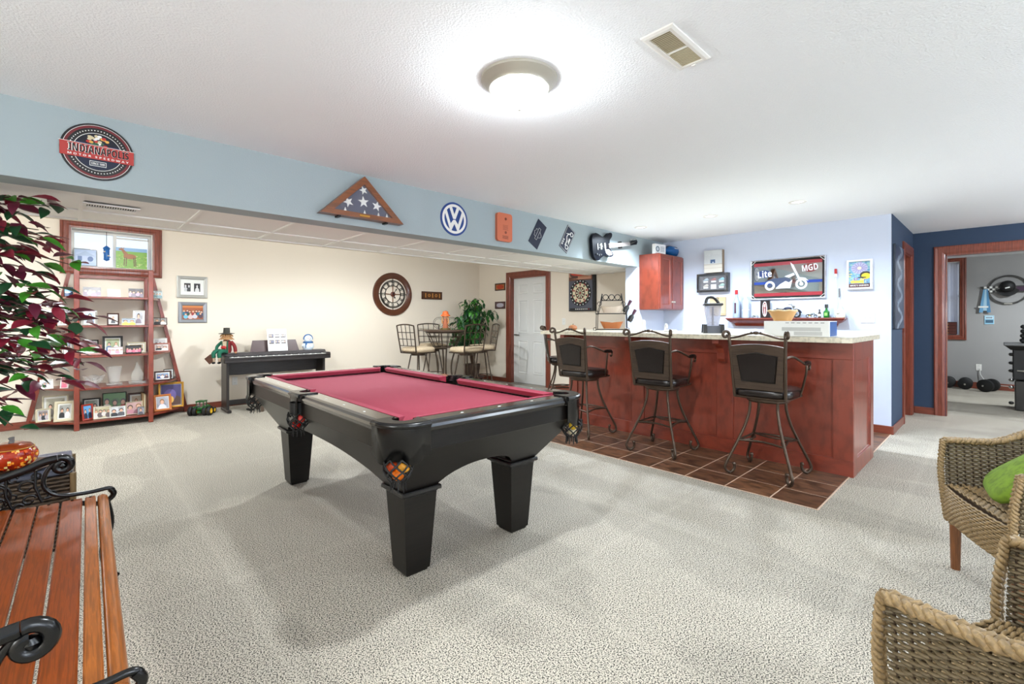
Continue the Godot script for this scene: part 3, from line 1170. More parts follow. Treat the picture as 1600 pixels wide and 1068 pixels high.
	for s in [-1, 1]:
		g = G.new()
		var p0 = bx_ * Vector3(s * 0.2, 0.29, 0)
		var path = smoothed([p0, p0 + Vector3(s * 0.03, 0.012, 0.07), Vector3(s * 0.25, 0.945, -0.07), Vector3(s * 0.262, 0.912, 0.03), Vector3(s * 0.262, 0.91, 0.12)], 5)
		path += arc(Vector3(s * 0.262, 0.882, 0.125), 0.028, 90, -150, 12, Vector3(0, 0, 1), Vector3.UP, 0.013)
		g.tube(path, 0.009, 7)
		g.tube(smoothed([Vector3(s * 0.262, 0.905, 0.06), Vector3(s * 0.26, 0.84, 0.055), Vector3(s * 0.235, 0.74, 0.075), Vector3(s * 0.215, 0.675, 0.09), Vector3(s * 0.20, 0.645, 0.09)], 5), 0.009, 7)
		var arm = part(t, "arm", g, M.bronze)
		part(arm, "arm_pad", G.new().tube([Vector3(s * 0.262, 0.921, 0.0), Vector3(s * 0.262, 0.922, 0.05), Vector3(s * 0.262, 0.92, 0.12), Vector3(s * 0.262, 0.908, 0.15)], [0.012, 0.017, 0.017, 0.010], 8), M.iron)
	return t

func stools():
	var s = make_stool("leather seated swivel bar stool nearest the end panel of the bar, whole in view", Vector3(4.16, 0.006, -1.327), 90)
	again(s, "leather seated swivel bar stool in the middle, second from the end panel", Vector3(4.16, 0.006, -2.268), 92)
	again(s, "leather seated swivel bar stool behind the corner pocket of the pool table", Vector3(4.17, 0.006, -3.215), 90)
	again(s, "bar stool mostly hidden behind another stool at the far left of the bar", Vector3(5.3, 0.0, -4.5), 46)

# ---------------------------------------------------------------- ceiling
func ceiling_things():
	var t = thing("air_vent", "white louvred air vent in the main ceiling", "air vent", Vector3(1.895, 2.44, -0.967))
	var g = G.new()
	g.X = Transform3D(Basis(Vector3.RIGHT, PI / 2), Vector3())
	g.frame(0.35, 0.145, [Vector2(0, 0), Vector2(0.001, 0.006), Vector2(0.012, 0.011), Vector2(0.026, 0.011), Vector2(0.028, 0.001)])
	part(t, "vent_frame", g, M.white)
	var vb = mat(Color(0.80, 0.76, 0.64), 0.6)
	part(t, "duct_face", bx(Vector3(0, -0.0012, 0), Vector3(0.30, 0.002, 0.095)), mat(Color(0.55, 0.51, 0.40), 0.7))
	for i in 26:
		var x = -0.142 + 0.284 * i / 25.0
		if i == 13:
			continue
		part(t, "louvre", bx(Vector3(x, -0.007, 0), Vector3(0.009, 0.0015, 0.092), 0, Basis(Vector3.BACK, 0.4 if i < 13 else 0.25)), vb)
	part(t, "centre_bar", bx(Vector3(0.0057, -0.008, 0), Vector3(0.006, 0.006, 0.093)), M.white)
	part(t, "lever", bx(Vector3(0.162, -0.013, 0.0), Vector3(0.008, 0.008, 0.02), 0.002), M.white)
	t = thing("air_vent", "slim white vent grille in the lowered panel ceiling", "air vent", Vector3(0.20, 2.02, -4.09))
	g = G.new()
	g.X = Transform3D(Basis(Vector3.RIGHT, PI / 2), Vector3())
	g.frame(0.29, 0.13, [Vector2(0, 0), Vector2(0.002, 0.007), Vector2(0.02, 0.009), Vector2(0.022, 0.001)])
	part(t, "vent_frame", g, M.white)
	part(t, "duct_face", bx(Vector3(0, -0.001, 0), Vector3(0.25, 0.002, 0.09)), M.black_matt)
	for i in 19:
		part(t, "louvre", bx(Vector3(-0.117 + 0.234 * i / 18.0, -0.005, 0), Vector3(0.006, 0.0015, 0.086), 0, Basis(Vector3.BACK, 0.7)), M.white)

# ---------------------------------------------------------------- flat prints, all in one sheet of 64 squares
func cell_uv(n):
	return Rect2(Vector2(n % 8, n / 8) / 8.0, Vector2.ONE / 8.0)

func print_sheet(w, h, n, xf := Transform3D(), crop := 1.0):
	var st = SurfaceTool.new()
	st.begin(Mesh.PRIMITIVE_TRIANGLES)
	var r = cell_uv(n).grow(-0.0012)
	if crop < 1.0:
		r = r.grow_individual(0, -r.size.y * (1 - crop) / 2, 0, -r.size.y * (1 - crop) / 2)
	for k in [[-1, -1], [1, 1], [1, -1], [-1, -1], [-1, 1], [1, 1]]:
		st.set_uv(r.position + r.size * Vector2(0.5 + k[0] * 0.5, 0.5 - k[1] * 0.5))
		st.add_vertex(xf * Vector3(k[0] * w / 2, k[1] * h / 2, 0))
	st.generate_normals()
	return st.commit()

func people(c: Cv, n, y, size, cols, skin := Color(0.85, 0.66, 0.55)):
	for i in n:
		var x = (i + 0.5) / n + rng.randf_range(-0.04, 0.04)
		var s = size * rng.randf_range(0.85, 1.1)
		var yy = y + rng.randf_range(-0.05, 0.05)
		c.ell(x, yy + s * 1.9, s * 1.15, s * 1.35, cols[i % cols.size()])
		c.ell(x, yy - s * 0.12, s * 0.62, s * 0.72, [Color(0.25, 0.16, 0.1), Color(0.12, 0.1, 0.1), Color(0.55, 0.4, 0.25)][rng.randi() % 3])
		c.ell(x, yy + s * 0.08, s * 0.46, s * 0.58, skin)

func art():
	rng.seed = 77
	var im = Image.create(1024, 1024, false, Image.FORMAT_RGB8)
	im.fill(Color(0.8, 0.8, 0.8))
	var C = func(n): return Cv.new(im, Vector2(n % 8, n / 8) * 128, Vector2(128, 128))
	# family photographs: background, people, size, clothes
	var k = Color(0.1, 0.1, 0.12)
	var w = Color(0.92, 0.9, 0.9)
	var P = [
		[Color(0.35, 0.3, 0.3), 4, 0.16, [Color(0.35, 0.2, 0.3), w, Color(0.5, 0.3, 0.4)]], [Color(0.86, 0.86, 0.84), 3, 0.12, [Color(0.7, 0.75, 0.78)]], [Color(0.3, 0.27, 0.28), 4, 0.16, [Color(0.75, 0.6, 0.68), Color(0.5, 0.45, 0.5)]],
		[Color(0.6, 0.68, 0.78), 1, 0.34, [Color(0.3, 0.2, 0.22)]], [Color(0.82, 0.8, 0.78), 1, 0.26, [Color(0.15, 0.17, 0.22)]], [Color(0.6, 0.65, 0.7), 2, 0.24, [Color(0.9, 0.82, 0.3)]],
		[Color(0.7, 0.7, 0.72), 1, 0.3, [Color(0.5, 0.45, 0.5)]], [Color(0.55, 0.55, 0.55), 3, 0.16, [Color(0.6, 0.6, 0.62)]], [Color(0.86, 0.86, 0.86), 2, 0.22, [k, w]],
		[Color(0.62, 0.66, 0.5), 2, 0.2, [Color(0.3, 0.42, 0.6), w]], [Color(0.88, 0.8, 0.82), 4, 0.14, [Color(0.85, 0.6, 0.68), w]], [Color(0.7, 0.62, 0.5), 2, 0.2, [Color(0.4, 0.3, 0.25)]],
		[Color(0.16, 0.14, 0.16), 5, 0.15, [Color(0.85, 0.45, 0.55), Color(0.9, 0.6, 0.68)]], [Color(0.5, 0.52, 0.45), 2, 0.2, [Color(0.6, 0.6, 0.55)]], [Color(0.3, 0.48, 0.2), 3, 0.18, [Color(0.9, 0.88, 0.85), Color(0.3, 0.2, 0.2), Color(0.75, 0.1, 0.1)]],
		[Color(0.75, 0.68, 0.58), 1, 0.28, [Color(0.3, 0.22, 0.2)]], [Color(0.35, 0.6, 0.8), 2, 0.24, [Color(0.1, 0.15, 0.25)]], [Color(0.72, 0.68, 0.55), 4, 0.17, [Color(0.85, 0.82, 0.8), Color(0.4, 0.35, 0.35)]],
		[Color(0.75, 0.75, 0.76), 2, 0.26, [k, Color(0.3, 0.3, 0.32)]], [Color(0.78, 0.62, 0.6), 2, 0.3, [Color(0.8, 0.55, 0.6), Color(0.6, 0.4, 0.45)]], [Color(0.6, 0.6, 0.64), 1, 0.34, [Color(0.3, 0.3, 0.35)]],
		null, [Color(0.85, 0.85, 0.8), 2, 0.2, [Color(0.55, 0.55, 0.5)]], [Color(0.6, 0.63, 0.7), 2, 0.24, [w, k]], [Color(0.7, 0.7, 0.72), 2, 0.22, [k, w]], [Color(0.78, 0.5, 0.55), 1, 0.3, [Color(0.8, 0.4, 0.5)]],
		[Color(0.7, 0.68, 0.6), 2, 0.18, [Color(0.5, 0.48, 0.45)]], [Color(0.55, 0.5, 0.5), 3, 0.2, [Color(0.75, 0.7, 0.72), k]], [Color(0.62, 0.62, 0.6), 2, 0.2, [k, w]], [Color(0.75, 0.78, 0.78), 3, 0.18, [Color(0.5, 0.6, 0.62)]],
		[Color(0.6, 0.58, 0.55), 2, 0.24, [k, w]], [Color(0.72, 0.7, 0.7), 3, 0.17, [k, w]], [Color(0.68, 0.6, 0.58), 2, 0.26, [k, w]], [Color(0.5, 0.5, 0.5), 2, 0.2, [k]], [Color(0.5, 0.58, 0.7), 3, 0.19, [Color(0.2, 0.3, 0.55), w, Color(0.3, 0.2, 0.25)]],
		null, [Color(0.62, 0.62, 0.66), 1, 0.3, [Color(0.85, 0.85, 0.9)]]]
	for i in P.size():
		if P[i] == null:
			continue
		var c = C.call(i)
		c.rect(0, 0, 1, 1, P[i][0])
		for j in 6:
			c.ell(rng.randf(), rng.randf(), 0.2, 0.16, P[i][0].lightened(rng.randf_range(-0.1, 0.2)) if j % 2 else P[i][0].darkened(0.15))
		people(c, P[i][1], 0.42, P[i][2], P[i][3])
	var c = C.call(21)   # seascape
	c.rect(0, 0, 1, 0.5, Color(0.5, 0.75, 0.95))
	c.rect(0, 0.5, 1, 1, Color(0.1, 0.25, 0.45))
	c.ell(0.4, 0.55, 0.4, 0.1, Color(0.9, 0.95, 1.0))
	c = C.call(35)       # night sky painting
	c.rect(0, 0, 1, 1, Color(0.28, 0.24, 0.45))
	c.ell(0.5, 0.9, 0.6, 0.4, Color(0.35, 0.24, 0.2))
	c.ell(0.45, 0.5, 0.3, 0.28, Color(0.42, 0.36, 0.6))
	c.ell(0.5, 0.72, 0.14, 0.16, Color(0.9, 0.7, 0.35))
	c = C.call(37)       # deer in a field
	c.rect(0, 0, 1, 0.18, Color(0.55, 0.7, 0.85))
	c.rect(0, 0.18, 1, 1, Color(0.5, 0.68, 0.28))
	for i in 60:
		c.ell(rng.randf(), rng.randf_range(0.35, 1), 0.03, 0.015, [Color(0.75, 0.78, 0.4), Color(0.4, 0.55, 0.25), Color(0.85, 0.85, 0.6)][i % 3])
	var br = Color(0.62, 0.4, 0.24)
	c.ell(0.44, 0.42, 0.2, 0.12, br)
	c.poly([Vector2(0.30, 0.45), Vector2(0.17, 0.12), Vector2(0.25, 0.10), Vector2(0.42, 0.34)], br)
	c.ell(0.17, 0.1, 0.075, 0.045, br)
	c.line(Vector2(0.2, 0.06), Vector2(0.16, 0.0), 0.03, br)
	c.line(Vector2(0.23, 0.06), Vector2(0.27, 0.0), 0.03, br)
	for x in [0.28, 0.34, 0.56, 0.61]:
		c.line(Vector2(x, 0.46), Vector2(x + 0.02 * (1 if x > 0.5 else -1), 0.88), 0.028, br.darkened(0.35))
	c = C.call(38)       # pale blue barn picture
	c.rect(0, 0, 1, 1, Color(0.66, 0.74, 0.86))
	c.rect(0.08, 0.2, 0.92, 0.8, Color(0.7, 0.76, 0.88))
	c.poly([Vector2(0.05, 0.4), Vector2(0.5, 0.1), Vector2(0.95, 0.4)], Color(0.6, 0.68, 0.8))
	c.rect(0.16, 0.42, 0.34, 0.72, Color(0.3, 0.42, 0.62))
	c.ell(0.72, 0.58, 0.13, 0.16, Color(0.25, 0.38, 0.6))
	c = C.call(39)       # group of ten in a brown hall
	c.rect(0, 0, 1, 1, Color(0.6, 0.3, 0.12))
	c.rect(0, 0, 1, 0.16, Color(0.75, 0.45, 0.2))
	people(c, 7, 0.42, 0.1, [Color(0.1, 0.4, 0.5), Color(0.15, 0.2, 0.35), Color(0.1, 0.3, 0.2), Color(0.6, 0.15, 0.15), Color(0.2, 0.15, 0.25)])
	people(c, 4, 0.62, 0.11, [Color(0.4, 0.7, 0.8), Color(0.8, 0.7, 0.7), Color(0.75, 0.75, 0.78), Color(0.3, 0.2, 0.25)])
	for n in [40, 41]:   # black and white pair
		c = C.call(n)
		c.rect(0, 0, 1, 1, Color(0.12, 0.12, 0.12))
		people(c, 2 if n == 40 else 1, 0.35, 0.26 if n == 40 else 0.33, [Color(0.75, 0.75, 0.75), Color(0.2, 0.2, 0.2)] if n == 40 else [Color(0.8, 0.8, 0.8)], Color(0.8, 0.8, 0.8))
	c = C.call(42)       # sheet with six small photographs
	c.rect(0, 0, 1, 1, Color(0.93, 0.93, 0.93))
	for i in 3:
		for j in 2:
			c.rect(0.08 + 0.3 * i, 0.24 + 0.27 * j, 0.32 + 0.3 * i, 0.4 + 0.27 * j, Color(0.25, 0.22, 0.24))
			for q in 3:
				c.ell(0.13 + 0.3 * i + 0.07 * q, 0.31 + 0.27 * j, 0.03, 0.05, [Color(0.8, 0.7, 0.65), Color(0.5, 0.5, 0.6), Color(0.85, 0.82, 0.8)][rng.randi() % 3])
	c = C.call(43)       # abstract bright poster
	c.rect(0, 0, 1, 1, Color(0.42, 0.62, 0.72))
	for i in 90:
		c.ell(rng.randf(), rng.randf(), rng.randf_range(0.02, 0.09), rng.randf_range(0.02, 0.06), [Color(0.55, 0.72, 0.7), Color(0.8, 0.78, 0.5), Color(0.55, 0.45, 0.65), Color(0.3, 0.5, 0.65)][i % 4])
	c.ell(0.5, 0.3, 0.38, 0.26, Color(0.66, 0.66, 0.78))
	for i in 14:
		c.line(Vector2(0.5, 0.3), Vector2(0.5 + 0.36 * cos(i * TAU / 14), 0.3 + 0.25 * sin(i * TAU / 14)), 0.02, Color(0.5, 0.4, 0.6))
	c.ell(0.5, 0.3, 0.1, 0.07, Color(0.85, 0.8, 0.7))
	c.ell(0.78, 0.62, 0.26, 0.17, Color(0.15, 0.14, 0.12))
	c.ell(0.8, 0.66, 0.21, 0.13, Color(0.92, 0.78, 0.15))
	c.ell(0.62, 0.72, 0.2, 0.03, Color(0.15, 0.14, 0.12))
	c.rect(0.1, 0.85, 0.7, 0.97, Color(0.85, 0.75, 0.3))
	c = C.call(44)       # dartboard cabinet header
	c.rect(0, 0, 1, 1, Color(0.36, 0.2, 0.14))
	for i in 50:
		c.rect(rng.randf(), rng.randf_range(0.3, 0.7), rng.randf(), rng.randf_range(0.3, 0.7), [Color(0.6, 0.42, 0.3), Color(0.25, 0.14, 0.1), Color(0.5, 0.3, 0.22), Color(0.7, 0.5, 0.4)][i % 4])
	c.ell(0.5, 0.38, 0.42, 0.14, Color(0.55, 0.12, 0.08))
	c.ell(0.5, 0.38, 0.38, 0.11, Color(0.78, 0.22, 0.12))
	c = C.call(45)       # pale shore picture
	c.rect(0, 0, 1, 1, Color(0.72, 0.74, 0.76))
	for i in 60:
		c.rect(rng.randf(), rng.randf(), rng.randf(), rng.randf(), Color(0.75, 0.77, 0.78).lightened(rng.randf_range(0, 0.15)))
	c.rect(0, 0.6, 1, 1, Color(0.82, 0.80, 0.76))
	c.rect(0, 0.62, 1, 0.65, Color(0.68, 0.66, 0.62))
	c.rect(0, 0.78, 1, 0.8, Color(0.72, 0.66, 0.6))
	c.rect(0.36, 0.42, 0.62, 0.58, Color(0.22, 0.34, 0.5))
	c.rect(0.46, 0.52, 0.54, 0.56, Color(0.85, 0.87, 0.9))
	c = C.call(46)       # speedway sky
	c.rect(0, 0, 1, 1, Color(0.05, 0.06, 0.12))
	for i in 2:
		for q in 26:
			var yy = 0.3 + 0.016 * q
			var far = rng.randf_range(0.22, 0.4)
			c.rect(0.06 if i == 0 else 1 - far, yy, far if i == 0 else 0.94, yy + 0.017, Color(0.42, 0.42, 0.6).lerp(Color(0.12, 0.14, 0.3), absf(q - 13) / 13.0))
	for i in 26:
		c.ell(0.5 + rng.randf_range(-0.2, 0.2), 0.2 + rng.randf_range(-0.12, 0.14), 0.045, 0.035, [Color(0.8, 0.75, 0.6), Color(0.7, 0.15, 0.15), Color(0.2, 0.35, 0.25), Color(0.85, 0.65, 0.3), Color(0.9, 0.9, 0.9)][i % 5])
	c = C.call(47)       # grey blue street sketch
	c.rect(0, 0, 1, 1, Color(0.16, 0.22, 0.30))
	for i in 60:
		var a = Vector2(0.5 + 0.25 * sin(i * 0.4), i / 60.0)
		c.ell(a.x, a.y, 0.07, 0.03, Color(0.3, 0.37, 0.45).lightened(rng.randf_range(0, 0.35)))
	c = C.call(48)       # receipt like ticket
	c.rect(0, 0, 1, 1, Color(0.55, 0.75, 0.85))
	c.rect(0.1, 0.1, 0.9, 0.4, Color(0.85, 0.92, 0.95))
	c.rect(0.1, 0.5, 0.9, 0.85, Color(0.2, 0.35, 0.45))
	for i in 5:
		c.rect(0.16 + 0.14 * i, 0.16, 0.25 + 0.14 * i, 0.34, Color(0.2, 0.3, 0.4))
	c = C.call(49)       # seed packet stripes, box art
	c.rect(0, 0, 1, 1, Color(0.86, 0.86, 0.86))
	c.ell(0.24, 0.5, 0.18, 0.3, Color(0.35, 0.42, 0.46))
	c.ell(0.24, 0.5, 0.1, 0.18, Color(0.75, 0.78, 0.8))
	for i in 6:
		c.rect(0.5, 0.2 + 0.1 * i, 0.9, 0.25 + 0.1 * i, Color(0.55, 0.58, 0.62))
	c = C.call(50)       # red model poster: racing figure
	c.rect(0, 0, 1, 1, Color(0.12, 0.06, 0.07))
	c.ell(0.5, 0.5, 0.28, 0.46, Color(0.85, 0.82, 0.82))
	c.ell(0.5, 0.5, 0.2, 0.4, Color(0.4, 0.08, 0.1))
	c.ell(0.5, 0.3, 0.1, 0.12, Color(0.8, 0.7, 0.66))
	c.rect(0.44, 0.45, 0.56, 0.95, Color(0.75, 0.68, 0.66))
	im.generate_mipmaps()
	M.art = mat(Color.WHITE, 0.35)
	M.art.albedo_texture = ImageTexture.create_from_image(im)
	for q in [["darkwood", Color(0.24, 0.11, 0.085), 0.35], ["blackf", Color(0.05, 0.05, 0.055), 0.35], ["pinkf", Color(0.62, 0.40, 0.36), 0.4], ["cream_f", Color(0.80, 0.76, 0.65), 0.45], ["redf", Color(0.62, 0.17, 0.09), 0.35], ["orangef", Color(0.70, 0.40, 0.16), 0.35], ["clear_f", Color(0.75, 0.78, 0.78), 0.15]]:
		M[q[0]] = mat(q[1], q[2])

func photo_frame(label, at, w, h, border, m, cell, yaw, tilt, matw, standing := true, group := ""):
	var t = thing("framed_photo", label, "photo", at, yaw, group)
	var xf = Transform3D(Basis(Vector3.RIGHT, deg_to_rad(-tilt)), Vector3())
	var c = Vector3(0, h / 2, 0)
	if border > 0:
		var g = G.new()
		g.X = xf * Transform3D(Basis(), c)
		g.frame(w, h, [Vector2(0, 0), Vector2(0, 0.011), Vector2(border * 0.25, 0.014), Vector2(border * 0.7, 0.012), Vector2(border, 0.007), Vector2(border, 0.002)])
		g.box(Vector3(0, 0, 0.001), Vector3(w - 0.002, h - 0.002, 0.003))
		part(t, "frame", g, m)
	else:
		part(t, "backing", bx(xf * c + Vector3(0, 0, 0), Vector3(w, h, 0.003), 0, xf.basis), M.paper)
	var iw = w - 2 * border
	var ih = h - 2 * border
	if matw > 0:
		part(t, "mat_board", bx(xf * (c + Vector3(0, 0, 0.003)), Vector3(iw, ih, 0.002), 0, xf.basis), M.paper)
		iw -= 2 * matw
		ih -= 2 * matw
	part(t, "photo", print_sheet(iw, ih, cell, xf * Transform3D(Basis(), c + Vector3(0, 0, 0.0045 if matw > 0 else 0.0034))), M.art)
	if standing:
		var g = G.new()
		var top = xf * Vector3(0, h * 0.7, -0.002)
		g.hull([Vector3(-0.015, 0, top.z - 0.05), Vector3(0.015, 0, top.z - 0.05), Vector3(0.015, 0.001, top.z - 0.047), Vector3(-0.015, 0.001, top.z - 0.047)], [top + Vector3(-0.01, 0, -0.001), top + Vector3(0.01, 0, -0.001), top + Vector3(0.01, 0, 0), top + Vector3(-0.01, 0, 0)])
		part(t, "easel", g, M.black_matt)
	return t

# ---------------------------------------------------------------- on the soffit
func soffit_things():
	var Z = -3.57
	# round speedway sign
	var t = thing("round_sign", "round tin motor speedway sign with a red band, left end of the soffit", "sign", Vector3(0.114, 2.227, Z))
	var up = Basis(Vector3.RIGHT, PI / 2)
	var ring = func(called, r0, r1, z, m):
		var g = G.new()
		ring2(g, r0, r1, 0.0, z, 48)
		return part(t, called, g, m)
	part(t, "disc", G.new().prism(circle2(0.16, 48), 0, 0.006, Transform3D(), true), M.black)
	var maroon = mat(Color(0.42, 0.12, 0.14), 0.4)
	ring.call("outer_ring", 0.135, 0.148, 0.0075, maroon)
	ring.call("line_ring", 0.1475, 0.1495, 0.008, M.paper)
	ring.call("inner_line", 0.104, 0.1065, 0.008, M.paper)
	part(t, "scene_print", disc_print(0.104, 46, 0.0068), M.art)
	var g = G.new()
	for i in 56:
		var a = TAU * i / 56
		g.box(Vector3(cos(a) * 0.121, sin(a) * 0.121, 0.007), Vector3(0.005, 0.005, 0.002), 0, Basis(Vector3.BACK, a))
	part(t, "dot_ring", g, M.paper)
	g = G.new()
	var half = []
	for i in 13:
		var a = deg_to_rad(195 + 150.0 * i / 12)
		half.append(Vector2(cos(a), sin(a)) * 0.10)
	g.prism(half, 0.0065, 0.0078)
	part(t, "lower_field", g, M.navy_gloss)
	var red = mat(Color(0.66, 0.2, 0.18), 0.45)
	part(t, "red_band", bx(Vector3(0, -0.004, 0.007), Vector3(0.318, 0.078, 0.006), 0.001), red)
	part(t, "band_edge", bx(Vector3(0, 0.0345, 0.0085), Vector3(0.326, 0.002, 0.005)), M.paper)
	words(t, "lettering", "INDIANAPOLIS", 0.262, 0.044, M.paper, Vector3(0.004, 0.006, 0.0102), Basis(), 0.0006)
	words(t, "lettering", "INDIANAPOLIS", 0.258, 0.041, M.black_matt, Vector3(0.006, 0.0055, 0.0109), Basis(), 0.0006)
	words(t, "lettering", "M O T O R   S P E E D W A Y", 0.262, 0.011, M.paper, Vector3(0.004, -0.031, 0.0106), Basis(), 0.0006)
	g = G.new()
	g.X = Transform3D(Basis(), Vector3(0, -0.068, 0.0078))
	g.frame(0.072, 0.028, [Vector2(0, 0), Vector2(0, 0.001), Vector2(0.0025, 0.001), Vector2(0.0025, 0)])
	part(t, "badge_outline", g, M.paper)
	words(t, "lettering", "SINCE 1909", 0.058, 0.013, M.paper, Vector3(0, -0.068, 0.0085), Basis(), 0.0006)
	# flag case
	t = thing("flag_case", "triangular wooden case holding a folded blue flag with white stars", "flag case", Vector3(1.70, 2.075, Z))
	var outl = [Vector2(-0.35, 0), Vector2(0.35, 0), Vector2(0.0, 0.335)]
	var inner = [Vector2(-0.245, 0.038), Vector2(0.245, 0.038), Vector2(0, 0.272)]
	g = G.new()
	var oak = wood(Color(0.52, 0.29, 0.12), 0.35, 0, 0.3)
	for i in 3:
		var j = (i + 1) % 3
		var r = G.new()
		r.prism([outl[i], outl[j], inner[j], inner[i]], 0.0, 0.075)
		part(t, "case_side", r, oak)
	part(t, "back_board", G.new().prism(outl, 0.0, 0.008), oak)
	g = G.new()
	g.X = Transform3D(Basis(), Vector3(0, 0, 0.03))
	g.prism(inner, 0.0, 0.02)
	g.flat()
	var flag = part(t, "folded_flag", g, mat(Color(0.10, 0.105, 0.24), 0.9))
	for s in [[0.0, 0.135, 0.047, 0.1], [-0.125, 0.115, 0.043, 0.5], [0.115, 0.12, 0.043, -0.2], [0.0, 0.228, 0.036, 0.4]]:
		var p = []
		for i in 10:
			var a = PI / 2 + TAU * i / 10 + s[3]
			p.append(Vector2(s[0], s[1]) + Vector2(cos(a), sin(a)) * s[2] * (1.0 if i % 2 == 0 else 0.4))
		part(flag, "star", G.new().prism(p, 0.05, 0.053), M.paper)
	for x in [-0.15, 0.01, 0.13, 0.205]:
		part(flag, "star", G.new().prism([Vector2(x - 0.012, 0.039), Vector2(x + 0.012, 0.039), Vector2(x, 0.072)], 0.05, 0.053), M.paper)
	part(t, "pane", G.new().prism(inner, 0.064, 0.067), M.pane)
	part(t, "name_plate", bx(Vector3(0.0, 0.02, 0.076), Vector3(0.085, 0.014, 0.003), 0.001), M.gold)
	for x in [-0.2, 0.2]:
		part(t, "bracket", span(Vector3(x - 0.012, -0.014, 0), Vector3(x + 0.012, 0, 0.06), 0.002), M.iron)
	# round blue and white car emblem
	t = thing("round_sign", "round blue and white car emblem sign, a V over a W, beside the copper plaque", "sign", Vector3(2.63, 2.219, Z))
	var blue = mat(Color(0.07, 0.22, 0.48), 0.35)
	part(t, "disc", G.new().prism(circle2(0.157, 48), 0, 0.006, Transform3D(), true), blue)
	g = G.new()
	ring2(g, 0.114, 0.138, 0, 0.0075, 48)
	part(t, "white_ring", g, M.white)
	g = G.new()
	g.prism([Vector2(-0.058, 0.102), Vector2(-0.028, 0.113), Vector2(0, 0.042), Vector2(0.028, 0.113), Vector2(0.058, 0.102), Vector2(0.014, 0.0), Vector2(-0.014, 0.0)], 0.006, 0.0075)
	part(t, "letter_v", g, M.white)
	g = G.new()
	g.prism([Vector2(-0.108, 0.048), Vector2(-0.088, 0.078), Vector2(-0.043, -0.047), Vector2(-0.012, -0.008), Vector2(0.012, -0.008), Vector2(0.043, -0.047), Vector2(0.088, 0.078), Vector2(0.108, 0.048), Vector2(0.05, -0.108), Vector2(0.035, -0.112), Vector2(0, -0.045), Vector2(-0.035, -0.112), Vector2(-0.05, -0.108)], 0.006, 0.0075)
	part(t, "letter_w", g, M.white)
	# copper plaque
	t = thing("copper_plaque", "copper coloured upright plaque with rounded corners on the soffit", "plaque", Vector3(3.255, 2.222, Z))
	var cop = mat(Color(0.78, 0.43, 0.31), 0.42, 0.35)
	var rr = []
	for q in [[0.075, 0.115, 0], [-0.075, 0.115, 90], [-0.075, -0.115, 180], [0.075, -0.115, 270]]:
		for i in 5:
			var a = deg_to_rad(q[2] + 90.0 * i / 4)
			rr.append(Vector2(q[0], q[1]) + Vector2(cos(a), sin(a)) * 0.03)
	part(t, "plate", G.new().prism(rr, 0, 0.032, Transform3D(), true), cop)
	var dk = mat(Color(0.42, 0.21, 0.15), 0.5, 0.3)
	for y in [0.088, -0.052]:
		g = G.new()
		ring2(g, 0.008, 0.014, 0.032, 0.0335, 20, Vector3(0.012, y, 0))
		ring2(g, 0.0, 0.005, 0.032, 0.0335, 12, Vector3(0.012, y, 0))
		part(t, "medallion", g, dk)
	g = G.new()
	for i in 5:
		g.box(Vector3(0.008, 0.02 - 0.011 * i, 0.0322), Vector3(0.075 - 0.01 * (i % 2), 0.0025, 0.001))
	for i in 4:
		g.box(Vector3(0.008, -0.088 - 0.009 * i, 0.0322), Vector3(0.08, 0.004, 0.001))
	part(t, "engraving", g, dk)
	# two black plates hung on the slant
	for n in 2:
		var c = [Vector3(3.778, 2.222, Z), Vector3(4.288, 2.227, Z)][n]
		t = thing("metal_plate", ["black metal plate hung on the slant with a white shield emblem", "black metal plate hung on the slant with a white motorcycle outline"][n], "sign", c)
		t.rotation.z = deg_to_rad(59.0)
		part(t, "plate", bx(Vector3(0, 0, 0.004), Vector3(0.311, 0.16, 0.006), 0.002), M.navy_gloss)
		g = G.new()
		if n == 0:
			var o = [Vector2(0.0, 0.062), Vector2(0.022, 0.046), Vector2(0.042, 0.05), Vector2(0.046, 0.02), Vector2(0.072, 0.02), Vector2(0.072, -0.014), Vector2(0.04, -0.014), Vector2(0.02, -0.045), Vector2(0.0, -0.06), Vector2(-0.02, -0.045), Vector2(-0.04, -0.014), Vector2(-0.072, -0.014), Vector2(-0.072, 0.02), Vector2(-0.046, 0.02), Vector2(-0.042, 0.05), Vector2(-0.022, 0.046)]
			var p3 = []
			for p in o:
				p3.append(Vector3(p.x, p.y, 0.0072))
			g.tube(p3, 0.0026, 4, true, 0.5)
			g.box(Vector3(0, 0.018, 0.0072), Vector3(0.09, 0.003, 0.001))
			g.box(Vector3(0, -0.013, 0.0072), Vector3(0.08, 0.003, 0.001))
			part(t, "emblem", g, M.paper)
		else:
			for x in [-0.092, 0.092]:
				ring2(g, 0.019, 0.029, 0.007, 0.008, 20, Vector3(x, -0.036, 0))
			g.prism([Vector2(-0.085, -0.01), Vector2(-0.02, -0.012), Vector2(0.02, 0.018), Vector2(0.055, 0.012), Vector2(0.09, -0.03), Vector2(0.096, -0.028), Vector2(0.052, 0.05), Vector2(0.045, 0.05), Vector2(0.058, 0.022), Vector2(0.02, 0.03), Vector2(-0.03, 0.004), Vector2(-0.09, 0.006)], 0.007, 0.008)
			g.prism([Vector2(-0.05, -0.05), Vector2(0.03, -0.05), Vector2(0.03, -0.022), Vector2(-0.02, -0.022)], 0.007, 0.008)
			for i in 3:
				g.box(Vector3(-0.10 + 0.03 * i, 0.05, 0.0075), Vector3(0.02, 0.02, 0.001), 0, Basis(Vector3.BACK, 0.4 * i))
			part(t, "motorcycle_outline", g, M.paper)
			g = G.new()
			g.X = Transform3D(Basis(), Vector3(0, 0, 0.007))
